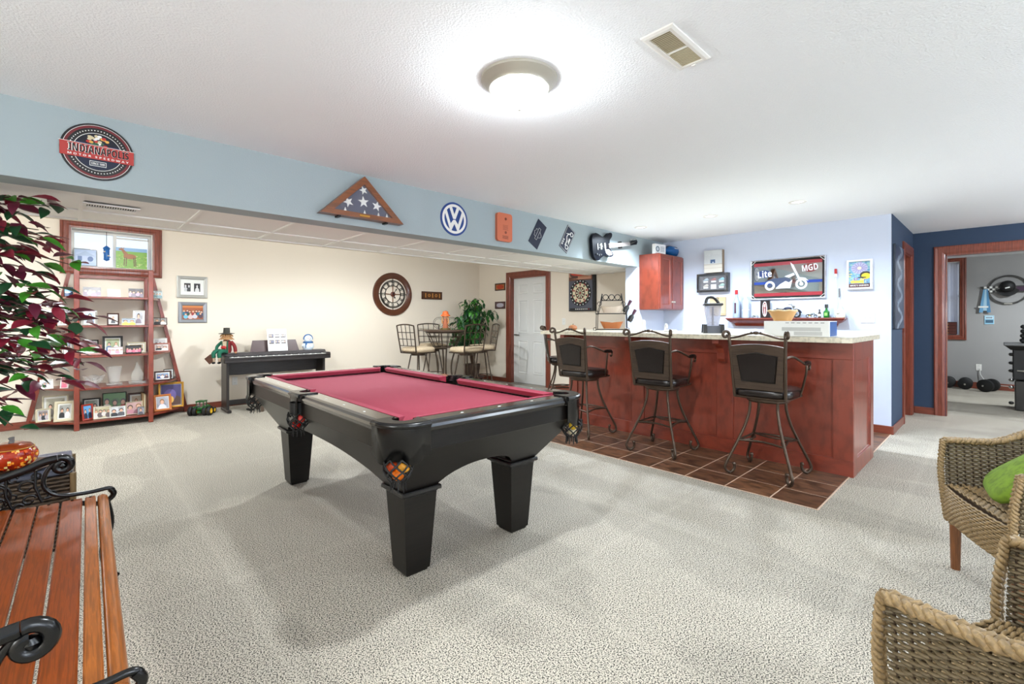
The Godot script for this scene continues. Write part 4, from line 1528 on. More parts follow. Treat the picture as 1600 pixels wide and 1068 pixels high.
			g.frame(0.295, 0.144, [Vector2(0, 0), Vector2(0, 0.001), Vector2(0.003, 0.001), Vector2(0.003, 0)])
			part(t, "border_line", g, M.paper)
	guitar()

func disc_print(r, n, z):
	var st = SurfaceTool.new()
	st.begin(Mesh.PRIMITIVE_TRIANGLES)
	var u = cell_uv(n)
	for i in 36:
		for p in [Vector2(), Vector2(cos(TAU * (i + 1) / 36), sin(TAU * (i + 1) / 36)), Vector2(cos(TAU * i / 36), sin(TAU * i / 36))]:
			st.set_uv(u.position + u.size * (Vector2(0.5, 0.5) + Vector2(p.x, -p.y) * 0.49))
			st.add_vertex(Vector3(p.x * r, p.y * r, z))
	st.generate_normals()
	return st.commit()

func guitar():
	var t = thing("electric_guitar", "dark blue black electric guitar hung sideways at the right end of the soffit", "guitar", Vector3(4.93, 2.205, -3.57))
	t.rotation.z = deg_to_rad(9.0)
	var o = [Vector3(-0.235, 0.02, 0), Vector3(-0.225, 0.12, 0), Vector3(-0.16, 0.172, 0), Vector3(-0.07, 0.15, 0), Vector3(0.0, 0.115, 0), Vector3(0.07, 0.125, 0), Vector3(0.15, 0.165, 0), Vector3(0.205, 0.155, 0), Vector3(0.20, 0.115, 0), Vector3(0.15, 0.075, 0), Vector3(0.135, 0.03, 0), Vector3(0.135, -0.03, 0), Vector3(0.15, -0.065, 0), Vector3(0.19, -0.10, 0), Vector3(0.185, -0.135, 0), Vector3(0.12, -0.145, 0), Vector3(0.03, -0.115, 0), Vector3(-0.06, -0.135, 0), Vector3(-0.15, -0.172, 0), Vector3(-0.22, -0.13, 0), Vector3(-0.238, -0.05, 0)]
	o.append(o[0])
	var p = []
	for q in smoothed(o, 4):
		p.append(Vector2(q.x, q.y))
	p.pop_back()
	var dark = mat(Color(0.025, 0.045, 0.09), 0.3)
	dark.metallic_specular = 0.3
	part(t, "body", G.new().prism(p, 0.03, 0.073, Transform3D(), true), dark)
	part(t, "hanger", bx(Vector3(0.45, 0.0, 0.02), Vector3(0.05, 0.09, 0.04), 0.006), M.black_matt)
	part(t, "pickguard", G.new().prism([Vector2(0.02, -0.045), Vector2(0.10, -0.045), Vector2(0.15, -0.085), Vector2(0.165, -0.12), Vector2(0.10, -0.125), Vector2(0.04, -0.095)], 0.073, 0.0755), M.white)
	for x in [-0.06, 0.02]:
		part(t, "pickup", bx(Vector3(x, 0, 0.077), Vector3(0.03, 0.08, 0.01), 0.003), M.silver)
	part(t, "bridge", bx(Vector3(-0.135, 0, 0.077), Vector3(0.022, 0.085, 0.01), 0.003), M.chrome)
	for q in [Vector2(-0.13, -0.11), Vector2(-0.085, -0.105), Vector2(-0.17, -0.09)]:
		part(t, "knob", G.new().lathe([Vector2(0.011, 0), Vector2(0.010, 0.014), Vector2(0, 0.015)], 14, Vector3(q.x, q.y, 0.073), Basis(Vector3.RIGHT, PI / 2)), M.chrome)
	var neck = part(t, "neck", G.new().taper(Vector3(0.10, 0, 0.074), Vector2(0.022, 0.058), Vector2(0.02, 0.045), 0.50, Basis(Vector3(0, 0, 1), Vector3(1, 0, 0), Vector3(0, 1, 0))), mat(Color(0.55, 0.52, 0.50), 0.4))
	for i in 17:
		var x = 0.585 - 0.03 * i + 0.0007 * i * i
		if x > 0.14:
			part(neck, "fret", bx(Vector3(x, 0, 0.0858), Vector3(0.003, 0.047, 0.002)), M.chrome)
	part(t, "headstock", G.new().prism([Vector2(0.60, -0.022), Vector2(0.60, 0.022), Vector2(0.64, 0.042), Vector2(0.79, 0.05), Vector2(0.805, 0.02), Vector2(0.78, -0.015), Vector2(0.66, -0.02)], 0.062, 0.076), dark)
	for i in 6:
		part(t, "tuning_peg", G.new().ball(Vector3(0.645 + 0.027 * i, 0.058 + 0.001 * i, 0.068), Vector3(0.008, 0.012, 0.006), 8), M.chrome)
	var g = G.new()
	for i in 6:
		g.tube([Vector3(-0.13, -0.022 + 0.009 * i, 0.084), Vector3(0.60, -0.015 + 0.006 * i, 0.089), Vector3(0.65 + 0.025 * i, 0.0 + 0.006 * i, 0.08)], 0.0008, 4)
	part(t, "strings", g, M.chrome)

# ---------------------------------------------------------------- on the cream wall and the door wall
func north_wall_things():
	var Z = -7.83
	var t = photo_frame("wide pale silver framed pair of black and white portraits on the cream wall", Vector3(1.24, 1.57, Z), 0.36, 0.305, 0.045, M.silver, 40, 0, 0, 0.06, false)
	for c in t.get_children():
		if String(c.name) == "photo":
			c.mesh = print_sheet(0.075, 0.115, 40, Transform3D(Basis(), Vector3(-0.058, 0.15, 0.0046)))
	part(t, "photo", print_sheet(0.075, 0.115, 41, Transform3D(Basis(), Vector3(0.056, 0.15, 0.0046))), M.art)
	photo_frame("silver framed photo of a large group on the cream wall, lower of the two", Vector3(1.245, 1.225, Z), 0.34, 0.29, 0.05, mat(Color(0.52, 0.52, 0.53), 0.3, 0.6), 39, 0, 0, 0, false)
	photo_frame("deer in a green field printed on a panel standing in the basement window", Vector3(0.585, 1.94, -7.90), 0.32, 0.27, 0, M.paper, 37, 0, 2, 0, false)
	photo_frame("pale blue picture of a barn standing in the left of the basement window", Vector3(0.135, 1.94, -7.905), 0.22, 0.215, 0.008, M.silver, 38, 0, 2, 0, false)
	# blue glass lantern hung in the window
	t = thing("hanging_ornament", "blue glass ornament hanging in the middle of the basement window", "ornament", Vector3(0.335, 2.02, -7.92))
	var bl = mat(Color(0.15, 0.4, 0.68), 0.2)
	part(t, "glass_body", G.new().lathe([Vector2(0, 0), Vector2(0.02, 0.01), Vector2(0.032, 0.02), Vector2(0.028, 0.03), Vector2(0.03, 0.15), Vector2(0.038, 0.16), Vector2(0.03, 0.175), Vector2(0.008, 0.195), Vector2(0, 0.197)], 8), bl)
	part(t, "chain", G.new().tube([Vector3(0, 0.19, 0), Vector3(0, 0.38, 0)], 0.003, 5), M.iron)
	for i in 6:
		part(t, "tile_drop", bx(Vector3(0.031 * cos(i), 0.05 + 0.017 * i, 0.031 * absf(sin(i + 1.0))), Vector3(0.012, 0.014, 0.006), 0.002), mat([Color(0.1, 0.25, 0.6), Color(0.8, 0.75, 0.5), Color(0.3, 0.6, 0.8)][i % 3], 0.2))
	# big open clock
	t = thing("wall_clock", "large round wooden wall clock with open iron dial", "clock", Vector3(4.355, 1.742, Z))
	var g = G.new()
	g.X = Transform3D(Basis(Vector3.RIGHT, PI / 2), Vector3())
	g.lathe([Vector2(0.288, 0.0), Vector2(0.40, 0.0), Vector2(0.40, 0.025), Vector2(0.393, 0.032), Vector2(0.296, 0.032), Vector2(0.288, 0.025), Vector2(0.288, 0)], 56)
	part(t, "wooden_ring", g, wood(Color(0.36, 0.185, 0.095), 0.3, 0, 0.35, 1.4))
	g = G.new()
	ring2(g, 0.243, 0.258, 0.012, 0.022, 48)
	ring2(g, 0.228, 0.234, 0.012, 0.02, 48)
	var dial = part(t, "dial_ring", g, M.iron)
	g = G.new()
	ring2(g, 0.152, 0.163, 0.012, 0.021, 40)
	part(t, "inner_ring", g, M.iron)
	for i in 4:
		var a = i * PI / 2
		var d = Vector3(cos(a), sin(a), 0)
		part(t, "spoke", bx(d * 0.10 + Vector3(0, 0, 0.015), Vector3(0.12, 0.016, 0.008), 0.002, Basis(Vector3.BACK, a)), mat(Color(0.42, 0.26, 0.14), 0.4))
		part(t, "mount", bx(d * 0.272 + Vector3(0, 0, 0.015), Vector3(0.045, 0.012, 0.008), 0.002, Basis(Vector3.BACK, a)), M.iron)
	part(t, "hub", G.new().lathe([Vector2(0.05, 0.01), Vector2(0.05, 0.022), Vector2(0.042, 0.028), Vector2(0, 0.029)], 8, Vector3(), Basis(Vector3.RIGHT, PI / 2)), mat(Color(0.36, 0.16, 0.10), 0.4))
	var nums = ["XII", "I", "II", "III", "IV", "V", "VI", "VII", "VIII", "IX", "X", "XI"]
	for i in 12:
		var a = -TAU * i / 12
		words(t, "numeral", nums[i], 0.022 + 0.012 * nums[i].length(), 0.058, M.iron, Vector3(-sin(a) * 0.197, cos(a) * 0.197, 0.016), Basis(Vector3.BACK, a), 0.006, true)
	for q in [[-35.0, 0.135, 0.012], [-155.0, 0.09, 0.016]]:
		var b = Basis(Vector3.BACK, deg_to_rad(q[0]))
		g = G.new()
		g.prism([Vector2(-0.006, -0.03), Vector2(0.006, -0.03), Vector2(0.004, q[1] * 0.6), Vector2(q[2], q[1] * 0.75), Vector2(0, q[1]), Vector2(-q[2], q[1] * 0.75), Vector2(-0.004, q[1] * 0.6)], 0.030, 0.034, Transform3D(b, Vector3()))
		part(t, "hand", g, M.black_matt)
	# carved sign
	t = thing("carved_sign", "small brown carved wooden sign right of the clock", "sign", Vector3(5.22, 1.748, Z))
	part(t, "board", bx(Vector3(0, 0, 0.008), Vector3(0.478, 0.153, 0.016), 0.003), wood(Color(0.33, 0.19, 0.09), 0.5, 0))
	g = G.new()
	g.X = Transform3D(Basis(), Vector3(0, 0, 0.014))
	g.frame(0.478, 0.153, [Vector2(0, 0), Vector2(0, 0.006), Vector2(0.012, 0.006), Vector2(0.014, 0)])
	part(t, "rim", g, M.darkwood)
	var tan_ = mat(Color(0.68, 0.45, 0.2), 0.5)
	for i in 5:
		g = G.new()
		var x = -0.15 + 0.082 * i
		if i % 2 == 0:
			g.box(Vector3(x, 0, 0.0175), Vector3(0.026, 0.085, 0.004), 0.001)
		else:
			ring2(g, 0.014, 0.032, 0.0155, 0.02, 20, Vector3(x, 0, 0))
		part(t, "carving", g, tan_)
	# door wall: two small plaques
	var X = 6.45
	for n in 2:
		t = thing("small_plaque", ["small framed plaque with an orange oval by the white door, upper one", "small framed plaque with a pale oval by the white door, lower one"][n], "plaque", Vector3(X, [1.945, 1.567][n], -7.15), -90)
		var w = 0.31
		var h = [0.15, 0.145][n]
		g = G.new()
		g.frame(w, h, [Vector2(0, 0), Vector2(0, 0.014), Vector2(0.02, 0.016), Vector2(0.024, 0.004)])
		part(t, "frame", g, M.darkwood)
		part(t, "field", bx(Vector3(0, 0, 0.003), Vector3(w - 0.04, h - 0.04, 0.006)), mat([Color(0.66, 0.42, 0.24), Color(0.45, 0.36, 0.36)][n], 0.5))
		part(t, "oval", G.new().prism(circle2(0.105, 28, Vector2(), 0.045), 0.006, 0.01, Transform3D(), true), mat([Color(0.68, 0.2, 0.06), Color(0.7, 0.68, 0.72)][n], 0.45))
	# switches and outlets on the walls
	plate("light_switch", "white light switch on the cream wall between the door and the bar", Vector3(X, 1.235, -5.44), -90, 0.075, 0.118, 1)
	plate("wall_outlet", "white outlet low on the cream wall under the keyboard", Vector3(1.765, 0.362, Z), 0, 0.072, 0.118, 0)
	plate("light_switch", "double switch plate on the blue wall at the right", Vector3(6.58, 1.293, -1.056), -90, 0.128, 0.122, 2)
	plate("wall_outlet", "white outlet with a plugged in cord on the grey wall", Vector3(12.1, 0.394, -0.30), -90, 0.075, 0.118, 0)
	# dartboard cabinet
	t = thing("dartboard", "dartboard poster cabinet with a red header on the cream wall behind the bar", "dartboard", Vector3(X, 1.415, -5.005), -90)
	var W = 0.565
	var H = 0.715
	part(t, "cabinet", bx(Vector3(0, H / 2, 0.025), Vector3(W, H, 0.05), 0.004), M.black_matt)
	part(t, "face", bx(Vector3(-0.02, H / 2, 0.051), Vector3(W - 0.06, H - 0.03, 0.003)), mat(Color(0.27, 0.28, 0.33), 0.45))
	part(t, "header_print", print_sheet(W - 0.06, 0.17, 44, Transform3D(Basis(), Vector3(-0.02, H - 0.10, 0.0532)), 0.5), M.art)
	part(t, "footer", bx(Vector3(-0.02, 0.035, 0.053), Vector3(W - 0.1, 0.035, 0.002)), M.black_matt)
	for i in 8:
		part(t, "score_mark", bx(Vector3(-0.12 + 0.04 * i, 0.036, 0.0545), Vector3(0.02, 0.016, 0.001)), M.paper if i < 7 else M.red)
	var c = Vector3(-0.02, 0.315, 0.053)
	part(t, "board", G.new().lathe([Vector2(0.228, 0), Vector2(0.228, 0.006), Vector2(0, 0.0062)], 40, c, Basis(Vector3.RIGHT, PI / 2)), M.black_matt)
	var cream = mat(Color(0.82, 0.78, 0.66), 0.8)
	var dr = mat(Color(0.5, 0.06, 0.08), 0.7)
	var dg = mat(Color(0.06, 0.2, 0.12), 0.7)
	for i in 20:
		var a0 = TAU * (i - 0.5) / 20 + PI / 2
		var a1 = a0 + TAU / 20
		for q in [[0.02, 0.09, 0], [0.09, 0.106, 1], [0.106, 0.165, 0], [0.165, 0.182, 1]]:
			var m2 = (cream if i % 2 else M.black_matt) if q[2] == 0 else (dr if i % 2 == 0 else dg)
			if q[0] == 0.106 and i % 2 == 0:
				# coloured tips in pale beds
				part(t, "segment", G.new().prism(wedge(c, q[0], q[1], a0, a1), 0.0592, 0.0602), cream)
				part(t, "tip", G.new().prism(wedge(c, 0.125, 0.158, a0 + 0.06, a1 - 0.06), 0.06, 0.061), dr if i % 4 == 0 else M.black_matt)
				continue
			part(t, "segment", G.new().prism(wedge(c, q[0], q[1], a0, a1), 0.0592, 0.0602), m2)
		var am = (a0 + a1) / 2
		part(t, "number_mark", bx(c + Vector3(cos(am) * 0.206, sin(am) * 0.206, 0.0068), Vector3(0.018, 0.018, 0.001), 0, Basis(Vector3.BACK, am)), M.paper)
	g = G.new()
	ring2(g, 0.0, 0.018, 0.059, 0.062, 20, Vector3(c.x, c.y, 0))
	part(t, "bull", g, dr)

func wedge(c, r0, r1, a0, a1):
	var p = []
	for i in 4:
		var a = lerpf(a0, a1, i / 3.0)
		p.append(Vector2(c.x + cos(a) * r1, c.y + sin(a) * r1))
	for i in 4:
		var a = lerpf(a1, a0, i / 3.0)
		p.append(Vector2(c.x + cos(a) * r0, c.y + sin(a) * r0))
	return p

func plate(called, label, at, turn, w, h, toggles):
	var t = thing(called, label, "switch" if toggles else "outlet", at, turn)
	part(t, "plate", bx(Vector3(0, 0, 0.004), Vector3(w, h, 0.008), 0.003), M.white)
	for i in maxi(toggles, 2) if not toggles else toggles:
		if toggles:
			var x = (i - (toggles - 1) / 2.0) * 0.046
			part(t, "toggle", bx(Vector3(x, 0.004, 0.012), Vector3(0.011, 0.022, 0.016), 0.003, Basis(Vector3.RIGHT, -0.4)), M.paper)
		else:
			var y = 0.028 if i == 0 else -0.028
			part(t, "socket", bx(Vector3(0, y, 0.008), Vector3(0.034, 0.03, 0.003), 0.001), M.paper)
			var g = G.new()
			for x in [-0.008, 0.008]:
				g.box(Vector3(x, y + 0.003, 0.0096), Vector3(0.0025, 0.012, 0.001))
			part(t, "slots", g, M.black_matt)

# ---------------------------------------------------------------- shelves of photographs
func photo_shelf():
	var t = thing("display_shelf", "cherry wood display shelf with tapering side bays under the window", "shelf", Vector3(0, 0, -7.83))
	var w = M.cherry
	for x in [0.05, 0.722]:
		part(t, "front_post", span(Vector3(x - 0.024, 0, 0.53), Vector3(x + 0.024, 1.875, 0.58), 0.004), w)
		part(t, "rear_post", span(Vector3(x - 0.02, 0, 0.0165), Vector3(x + 0.02, 1.82, 0.05), 0.004), w)
	for i in 5:
		var y = [1.53, 1.19, 0.84, 0.465, 0.085][i]
		part(t, "shelf_board", span(Vector3(0.05, y - 0.012, 0.02), Vector3(0.722, y + 0.01, 0.56), 0.003), M.cherry_x)
		for s in [0, 1]:
			var xl = lerpf(1.165, 0.79, y / 1.87) if s else lerpf(-0.37, -0.015, y / 1.87)
			var xp = 0.722 if s else 0.05
			var sg = 1 if s else -1
			var e = [Vector2(xp, 0.022), Vector2(xl, 0.022), Vector2(xl, 0.062)]
			for k in 5:
				var f = (k + 1) / 6.0
				e.append(Vector2(lerpf(xl, xp, f), lerpf(0.062, 0.55, f) + 0.05 * sin(PI * f)))
			e.append(Vector2(xp, 0.555))
			part(t, "side_shelf", G.new().prism(e, -y - 0.01, -y + 0.012, Transform3D(FLATWISE, Vector3())), M.cherry_x)
	for s in [[-0.37, -0.015], [1.165, 0.79]]:
		part(t, "side_leg", G.new().hull([Vector3(s[0] - 0.022, 0, 0.0165), Vector3(s[0] + 0.022, 0, 0.0165), Vector3(s[0] + 0.022, 0, 0.07), Vector3(s[0] - 0.022, 0, 0.07)], [Vector3(s[1] - 0.018, 1.83, 0.0165), Vector3(s[1] + 0.018, 1.83, 0.0165), Vector3(s[1] + 0.018, 1.83, 0.07), Vector3(s[1] - 0.018, 1.83, 0.07)]), w)
	part(t, "top_bar", span(Vector3(0.05, 1.78, 0.018), Vector3(0.722, 1.82, 0.038), 0.003), M.cherry_x)
	var F = [
		["unframed photo of four people in dark clothes, left end of the top shelf", 0.184, 1.540, -7.40, 0.159, 0.116, 0.000, "paper", 0, 0, 12, 0.000],
		["small white framed photo in the middle of the top shelf", 0.380, 1.540, -7.40, 0.124, 0.097, 0.012, "white", 1, 0, 12, 0.012],
		["unframed photo of a pale haired group, right end of the top shelf", 0.590, 1.540, -7.40, 0.143, 0.116, 0.000, "paper", 2, 0, 12, 0.000],
		["silver framed portrait of a long haired woman on the second shelf", 0.162, 1.200, -7.42, 0.140, 0.183, 0.018, "silver", 3, 0, 10, 0.010],
		["small dark wood framed photo in the middle of the second shelf", 0.374, 1.200, -7.42, 0.113, 0.148, 0.014, "darkwood", 4, 0, 10, 0.012],
		["low unframed photo of two children in yellow on the second shelf", 0.515, 1.200, -7.35, 0.132, 0.088, 0.004, "paper", 5, 0, 10, 0.000],
		["white framed tall portrait turned at the right of the second shelf", 0.618, 1.200, -7.45, 0.118, 0.186, 0.014, "white", 6, -12, 10, 0.008],
		["black framed photo standing behind the pink frame on the third shelf", 0.176, 0.850, -7.56, 0.142, 0.175, 0.012, "blackf", 7, 0, 8, 0.015],
		["pink wood framed wedding photo at the left of the third shelf", 0.178, 0.850, -7.38, 0.184, 0.122, 0.022, "pinkf", 8, 0, 10, 0.012],
		["tall black framed photo in the middle of the third shelf", 0.374, 0.850, -7.48, 0.190, 0.219, 0.022, "blackf", 9, 0, 10, 0.012],
		["low white bordered photo leaning on the tall black frame", 0.391, 0.850, -7.36, 0.140, 0.090, 0.003, "paper", 10, 0, 10, 0.000],
		["cream framed photo at the back right of the third shelf", 0.603, 0.850, -7.52, 0.185, 0.134, 0.016, "cream_f", 11, -8, 10, 0.010],
		["thin black framed group photo in pink, right of the third shelf", 0.566, 0.850, -7.40, 0.153, 0.101, 0.006, "blackf", 12, 0, 10, 0.000],
		["black framed photo at the back left of the bottom shelf", 0.184, 0.097, -7.58, 0.164, 0.221, 0.016, "blackf", 13, 0, 8, 0.010],
		["large garden photo with red and green clothes at the back of the bottom shelf", 0.396, 0.097, -7.56, 0.228, 0.270, 0.008, "blackf", 14, 0, 8, 0.000],
		["brown framed oval portrait at the back right of the bottom shelf", 0.600, 0.097, -7.54, 0.165, 0.248, 0.022, "darkwood", 15, -5, 8, 0.020],
		["red orange framed blue photo turned at the left of the bottom shelf", 0.149, 0.097, -7.36, 0.108, 0.183, 0.018, "redf", 16, 22, 10, 0.000],
		["cream framed photo of a family at the front of the bottom shelf", 0.271, 0.097, -7.34, 0.159, 0.148, 0.006, "cream_f", 17, -3, 12, 0.006],
		["white bordered black and white photo at the front of the bottom shelf", 0.412, 0.097, -7.33, 0.149, 0.131, 0.004, "paper", 18, 0, 12, 0.008],
		["pink toned photo of two faces at the front right of the bottom shelf", 0.573, 0.097, -7.40, 0.163, 0.159, 0.010, "cream_f", 19, 0, 10, 0.000],
		["tiny silver framed portrait at the front right of the bottom shelf", 0.631, 0.097, -7.33, 0.071, 0.099, 0.006, "silver", 20, 0, 10, 0.000],
		["small blue seascape photo on the top left side shelf", -0.018, 1.540, -7.52, 0.077, 0.110, 0.006, "blackf", 21, 0, 10, 0.000],
		["small white framed photo on the left side, second shelf, behind leaves", -0.070, 1.200, -7.52, 0.080, 0.078, 0.012, "white", 22, 0, 10, 0.010],
		["silver framed photo on the left side, third shelf, beside leaves", -0.023, 0.850, -7.52, 0.098, 0.177, 0.014, "silver", 23, 10, 10, 0.012],
		["white framed photo on the left side, fourth shelf", -0.199, 0.475, -7.52, 0.111, 0.110, 0.012, "white", 24, 8, 12, 0.010],
		["narrow pink portrait in a white frame on the left side, fourth shelf", -0.053, 0.475, -7.46, 0.072, 0.156, 0.008, "white", 25, -18, 12, 0.000],
		["wide pale framed picture at the back of the left side, bottom shelf", -0.129, 0.097, -7.66, 0.222, 0.280, 0.014, "cream_f", 26, 0, 8, 0.020],
		["small cream framed photo at the front of the left side, bottom shelf", -0.227, 0.097, -7.56, 0.124, 0.151, 0.016, "cream_f", 27, 6, 12, 0.008],
		["large cream framed wedding photo on the left side, bottom shelf", -0.054, 0.097, -7.44, 0.178, 0.231, 0.030, "cream_f", 28, -12, 12, 0.012],
		["small clear framed photo on the top right side shelf", 0.810, 1.540, -7.52, 0.113, 0.102, 0.006, "clear_f", 29, 0, 10, 0.000],
		["folding double photo frame on the right side, second shelf", 0.844, 1.200, -7.54, 0.149, 0.095, 0.006, "darkwood", 30, 0, 10, 0.000],
		["white framed photo standing behind on the right side, third shelf", 0.855, 0.850, -7.62, 0.150, 0.176, 0.008, "white", 31, 0, 8, 0.010],
		["pink wood framed couple on the right side, third shelf", 0.856, 0.850, -7.50, 0.174, 0.116, 0.018, "pinkf", 32, 0, 10, 0.008],
		["black framed photo at the back of the right side, fourth shelf", 0.953, 0.475, -7.68, 0.110, 0.133, 0.008, "blackf", 33, 0, 8, 0.010],
		["dark wood framed group photo on the right side, fourth shelf", 0.872, 0.475, -7.54, 0.180, 0.123, 0.016, "darkwood", 34, 0, 10, 0.012],
		["ornate gold framed painting on the right side, bottom shelf", 0.973, 0.097, -7.64, 0.278, 0.334, 0.026, "gold", 35, -8, 10, 0.004],
		["honey wood framed baby photo on the right side, bottom shelf", 0.863, 0.097, -7.44, 0.189, 0.209, 0.026, "orangef", 36, 8, 12, 0.006]
	]
	for f in F:
		var o = photo_frame(f[0], Vector3(f[1], f[2], f[3]), f[4], f[5], f[6], M[f[7]], f[8], f[9], f[10], f[11], true, "photographs on the display shelf")
		if f[8] == 30:
			part(o, "hinge", bx(Vector3(0, f[5] / 2, 0.008), Vector3(0.008, f[5], 0.012), 0.002), M.darkwood)
	# glass pieces on the fourth shelf
	var y = 0.476
	t = thing("glass_bowl", "wide clear rippled glass bowl at the left of the fourth shelf", "glass bowl", Vector3(0.20, y, -7.45))
	var cl = mat(Color(0.97, 0.98, 0.97, 0.15), 0.03)
	cl.refraction_enabled = true
	cl.refraction_scale = 0.05
	M.solid_glass = cl
	var rows = []
	for i in 7:
		var r = []
		for k in 32:
			var a = TAU * k / 32
			var q = [[0.03, 0.0], [0.05, 0.02], [0.075, 0.06], [0.10, 0.11], [0.096, 0.112], [0.07, 0.064], [0.0, 0.02]][i]
			var wob = 1.0 + 0.10 * sin(a * 5) * (q[1] / 0.11)
			r.append(Vector3(cos(a) * q[0] * wob, q[1] * (1 + 0.25 * sin(a * 3) * q[1] * 8), sin(a) * q[0] * wob * 0.8))
		rows.append(r)
	part(t, "bowl", G.new().grid(rows, true, true), M.glass)
	part(t, "foot", G.new().lathe([Vector2(0, 0), Vector2(0.04, 0), Vector2(0.036, 0.008), Vector2(0, 0.01)], 24), cl)
	t = thing("glass_vase", "square flared clear glass vase in the middle of the fourth shelf", "vase", Vector3(0.385, y, -7.45))
	var g = G.new()
	for q in [[0.0, 0.055, 0.02], [0.02, 0.07, 0.2], [0.2, 0.088, 0.21]]:
		g.taper(Vector3(0, q[0], 0), Vector2(q[1], q[1]) * 2 * 0.72, Vector2(q[1], q[1]) * 2 * (0.72 if q[2] < 0.1 else 0.95), q[2] - q[0])
	g = G.new()
	g.lathe([Vector2(0.05, 0.02), Vector2(0.058, 0.1), Vector2(0.078, 0.225), Vector2(0.074, 0.226), Vector2(0.054, 0.1), Vector2(0.046, 0.026)], 6)
	part(t, "vase_wall", g, M.glass)
	part(t, "base_block", bx(Vector3(0, 0.011, 0), Vector3(0.15, 0.022, 0.10), 0.004), cl)
	t = thing("glass_award", "pointed flame shaped glass award at the right of the fourth shelf", "award", Vector3(0.605, y, -7.45))
	part(t, "flame", G.new().prism([Vector2(-0.055, 0.02), Vector2(0.045, 0.02), Vector2(0.06, 0.12), Vector2(0.03, 0.19), Vector2(-0.005, 0.27), Vector2(-0.03, 0.18), Vector2(-0.06, 0.11)], -0.012, 0.012), cl)
	part(t, "base_block", bx(Vector3(0, 0.01, 0), Vector3(0.17, 0.02, 0.09), 0.003), cl)
	for i in 3:
		solo("album", ["tan photo album standing at the right end of the bottom shelf", "cream photo album standing between the tan and brown albums", "brown photo album standing against the right post"][i], "album", bx(Vector3(0, 0.125 - 0.006 * i, 0), Vector3(0.017, 0.25 - 0.012 * i, 0.20), 0.003), mat([Color(0.62, 0.5, 0.36), Color(0.8, 0.75, 0.62), Color(0.4, 0.26, 0.17)][i], 0.6), Vector3(0.658 + 0.018 * i, 0.096, -7.52), 0, "albums on the bottom shelf")
	# toy tractor on the carpet
	t = thing("toy_tractor", "green toy tractor with yellow wheels on the carpet by the shelf", "toy", Vector3(1.29, 0, -7.37), 145)
	part(t, "hood", bx(Vector3(0, 0.085, 0.075), Vector3(0.062, 0.055, 0.13), 0.012), M.green)
	part(t, "chassis", bx(Vector3(0, 0.052, 0.0), Vector3(0.05, 0.03, 0.24), 0.005), M.green)
	part(t, "grille", bx(Vector3(0, 0.08, 0.141), Vector3(0.045, 0.04, 0.004), 0.001), M.black_matt)
	g = G.new()
	for sx in [-1, 1]:
		for sz in [-0.09, -0.005]:
			g.box(Vector3(sx * 0.042, 0.14, sz), Vector3(0.008, 0.085, 0.008))
	g.box(Vector3(0, 0.187, -0.048), Vector3(0.105, 0.016, 0.11), 0.006)
	g.box(Vector3(0, 0.09, -0.05), Vector3(0.092, 0.03, 0.09), 0.006)
	var cab = part(t, "cab", g, M.green)
	part(cab, "pane", bx(Vector3(0, 0.14, -0.047), Vector3(0.08, 0.08, 0.08)), M.pane)
	for sx in [-1, 1]:
		part(t, "fender", bx(Vector3(sx * 0.06, 0.115, -0.07), Vector3(0.04, 0.012, 0.10), 0.004), M.green)
		for q in [[-0.075, 0.062, 0.048, 0.058], [-0.075, 0.062, 0.048, 0.112], [0.095, 0.042, 0.036, 0.052], [0.095, 0.042, 0.036, 0.092]]:
			var b = Basis(Vector3.BACK, -PI / 2 * sx)
			var wh = part(t, "tyre", G.new().lathe([Vector2(q[1] * 0.55, 0), Vector2(q[1] * 0.92, 0.0), Vector2(q[1], 0.006), Vector2(q[1], q[2] - 0.012), Vector2(q[1] * 0.92, q[2] - 0.006), Vector2(q[1] * 0.55, q[2] - 0.008)], 20, Vector3(sx * (q[3] - 0.02), q[1], q[0]), b), M.black_matt)
			part(wh, "wheel_hub", G.new().lathe([Vector2(0, 0.012), Vector2(q[1] * 0.2, 0.03), Vector2(q[1] * 0.5, q[2] - 0.012), Vector2(q[1] * 0.58, q[2] - 0.007), Vector2(q[1] * 0.58, 0.0)], 16, Vector3(sx * (q[3] - 0.02), q[1], q[0]), b), M.yellow)

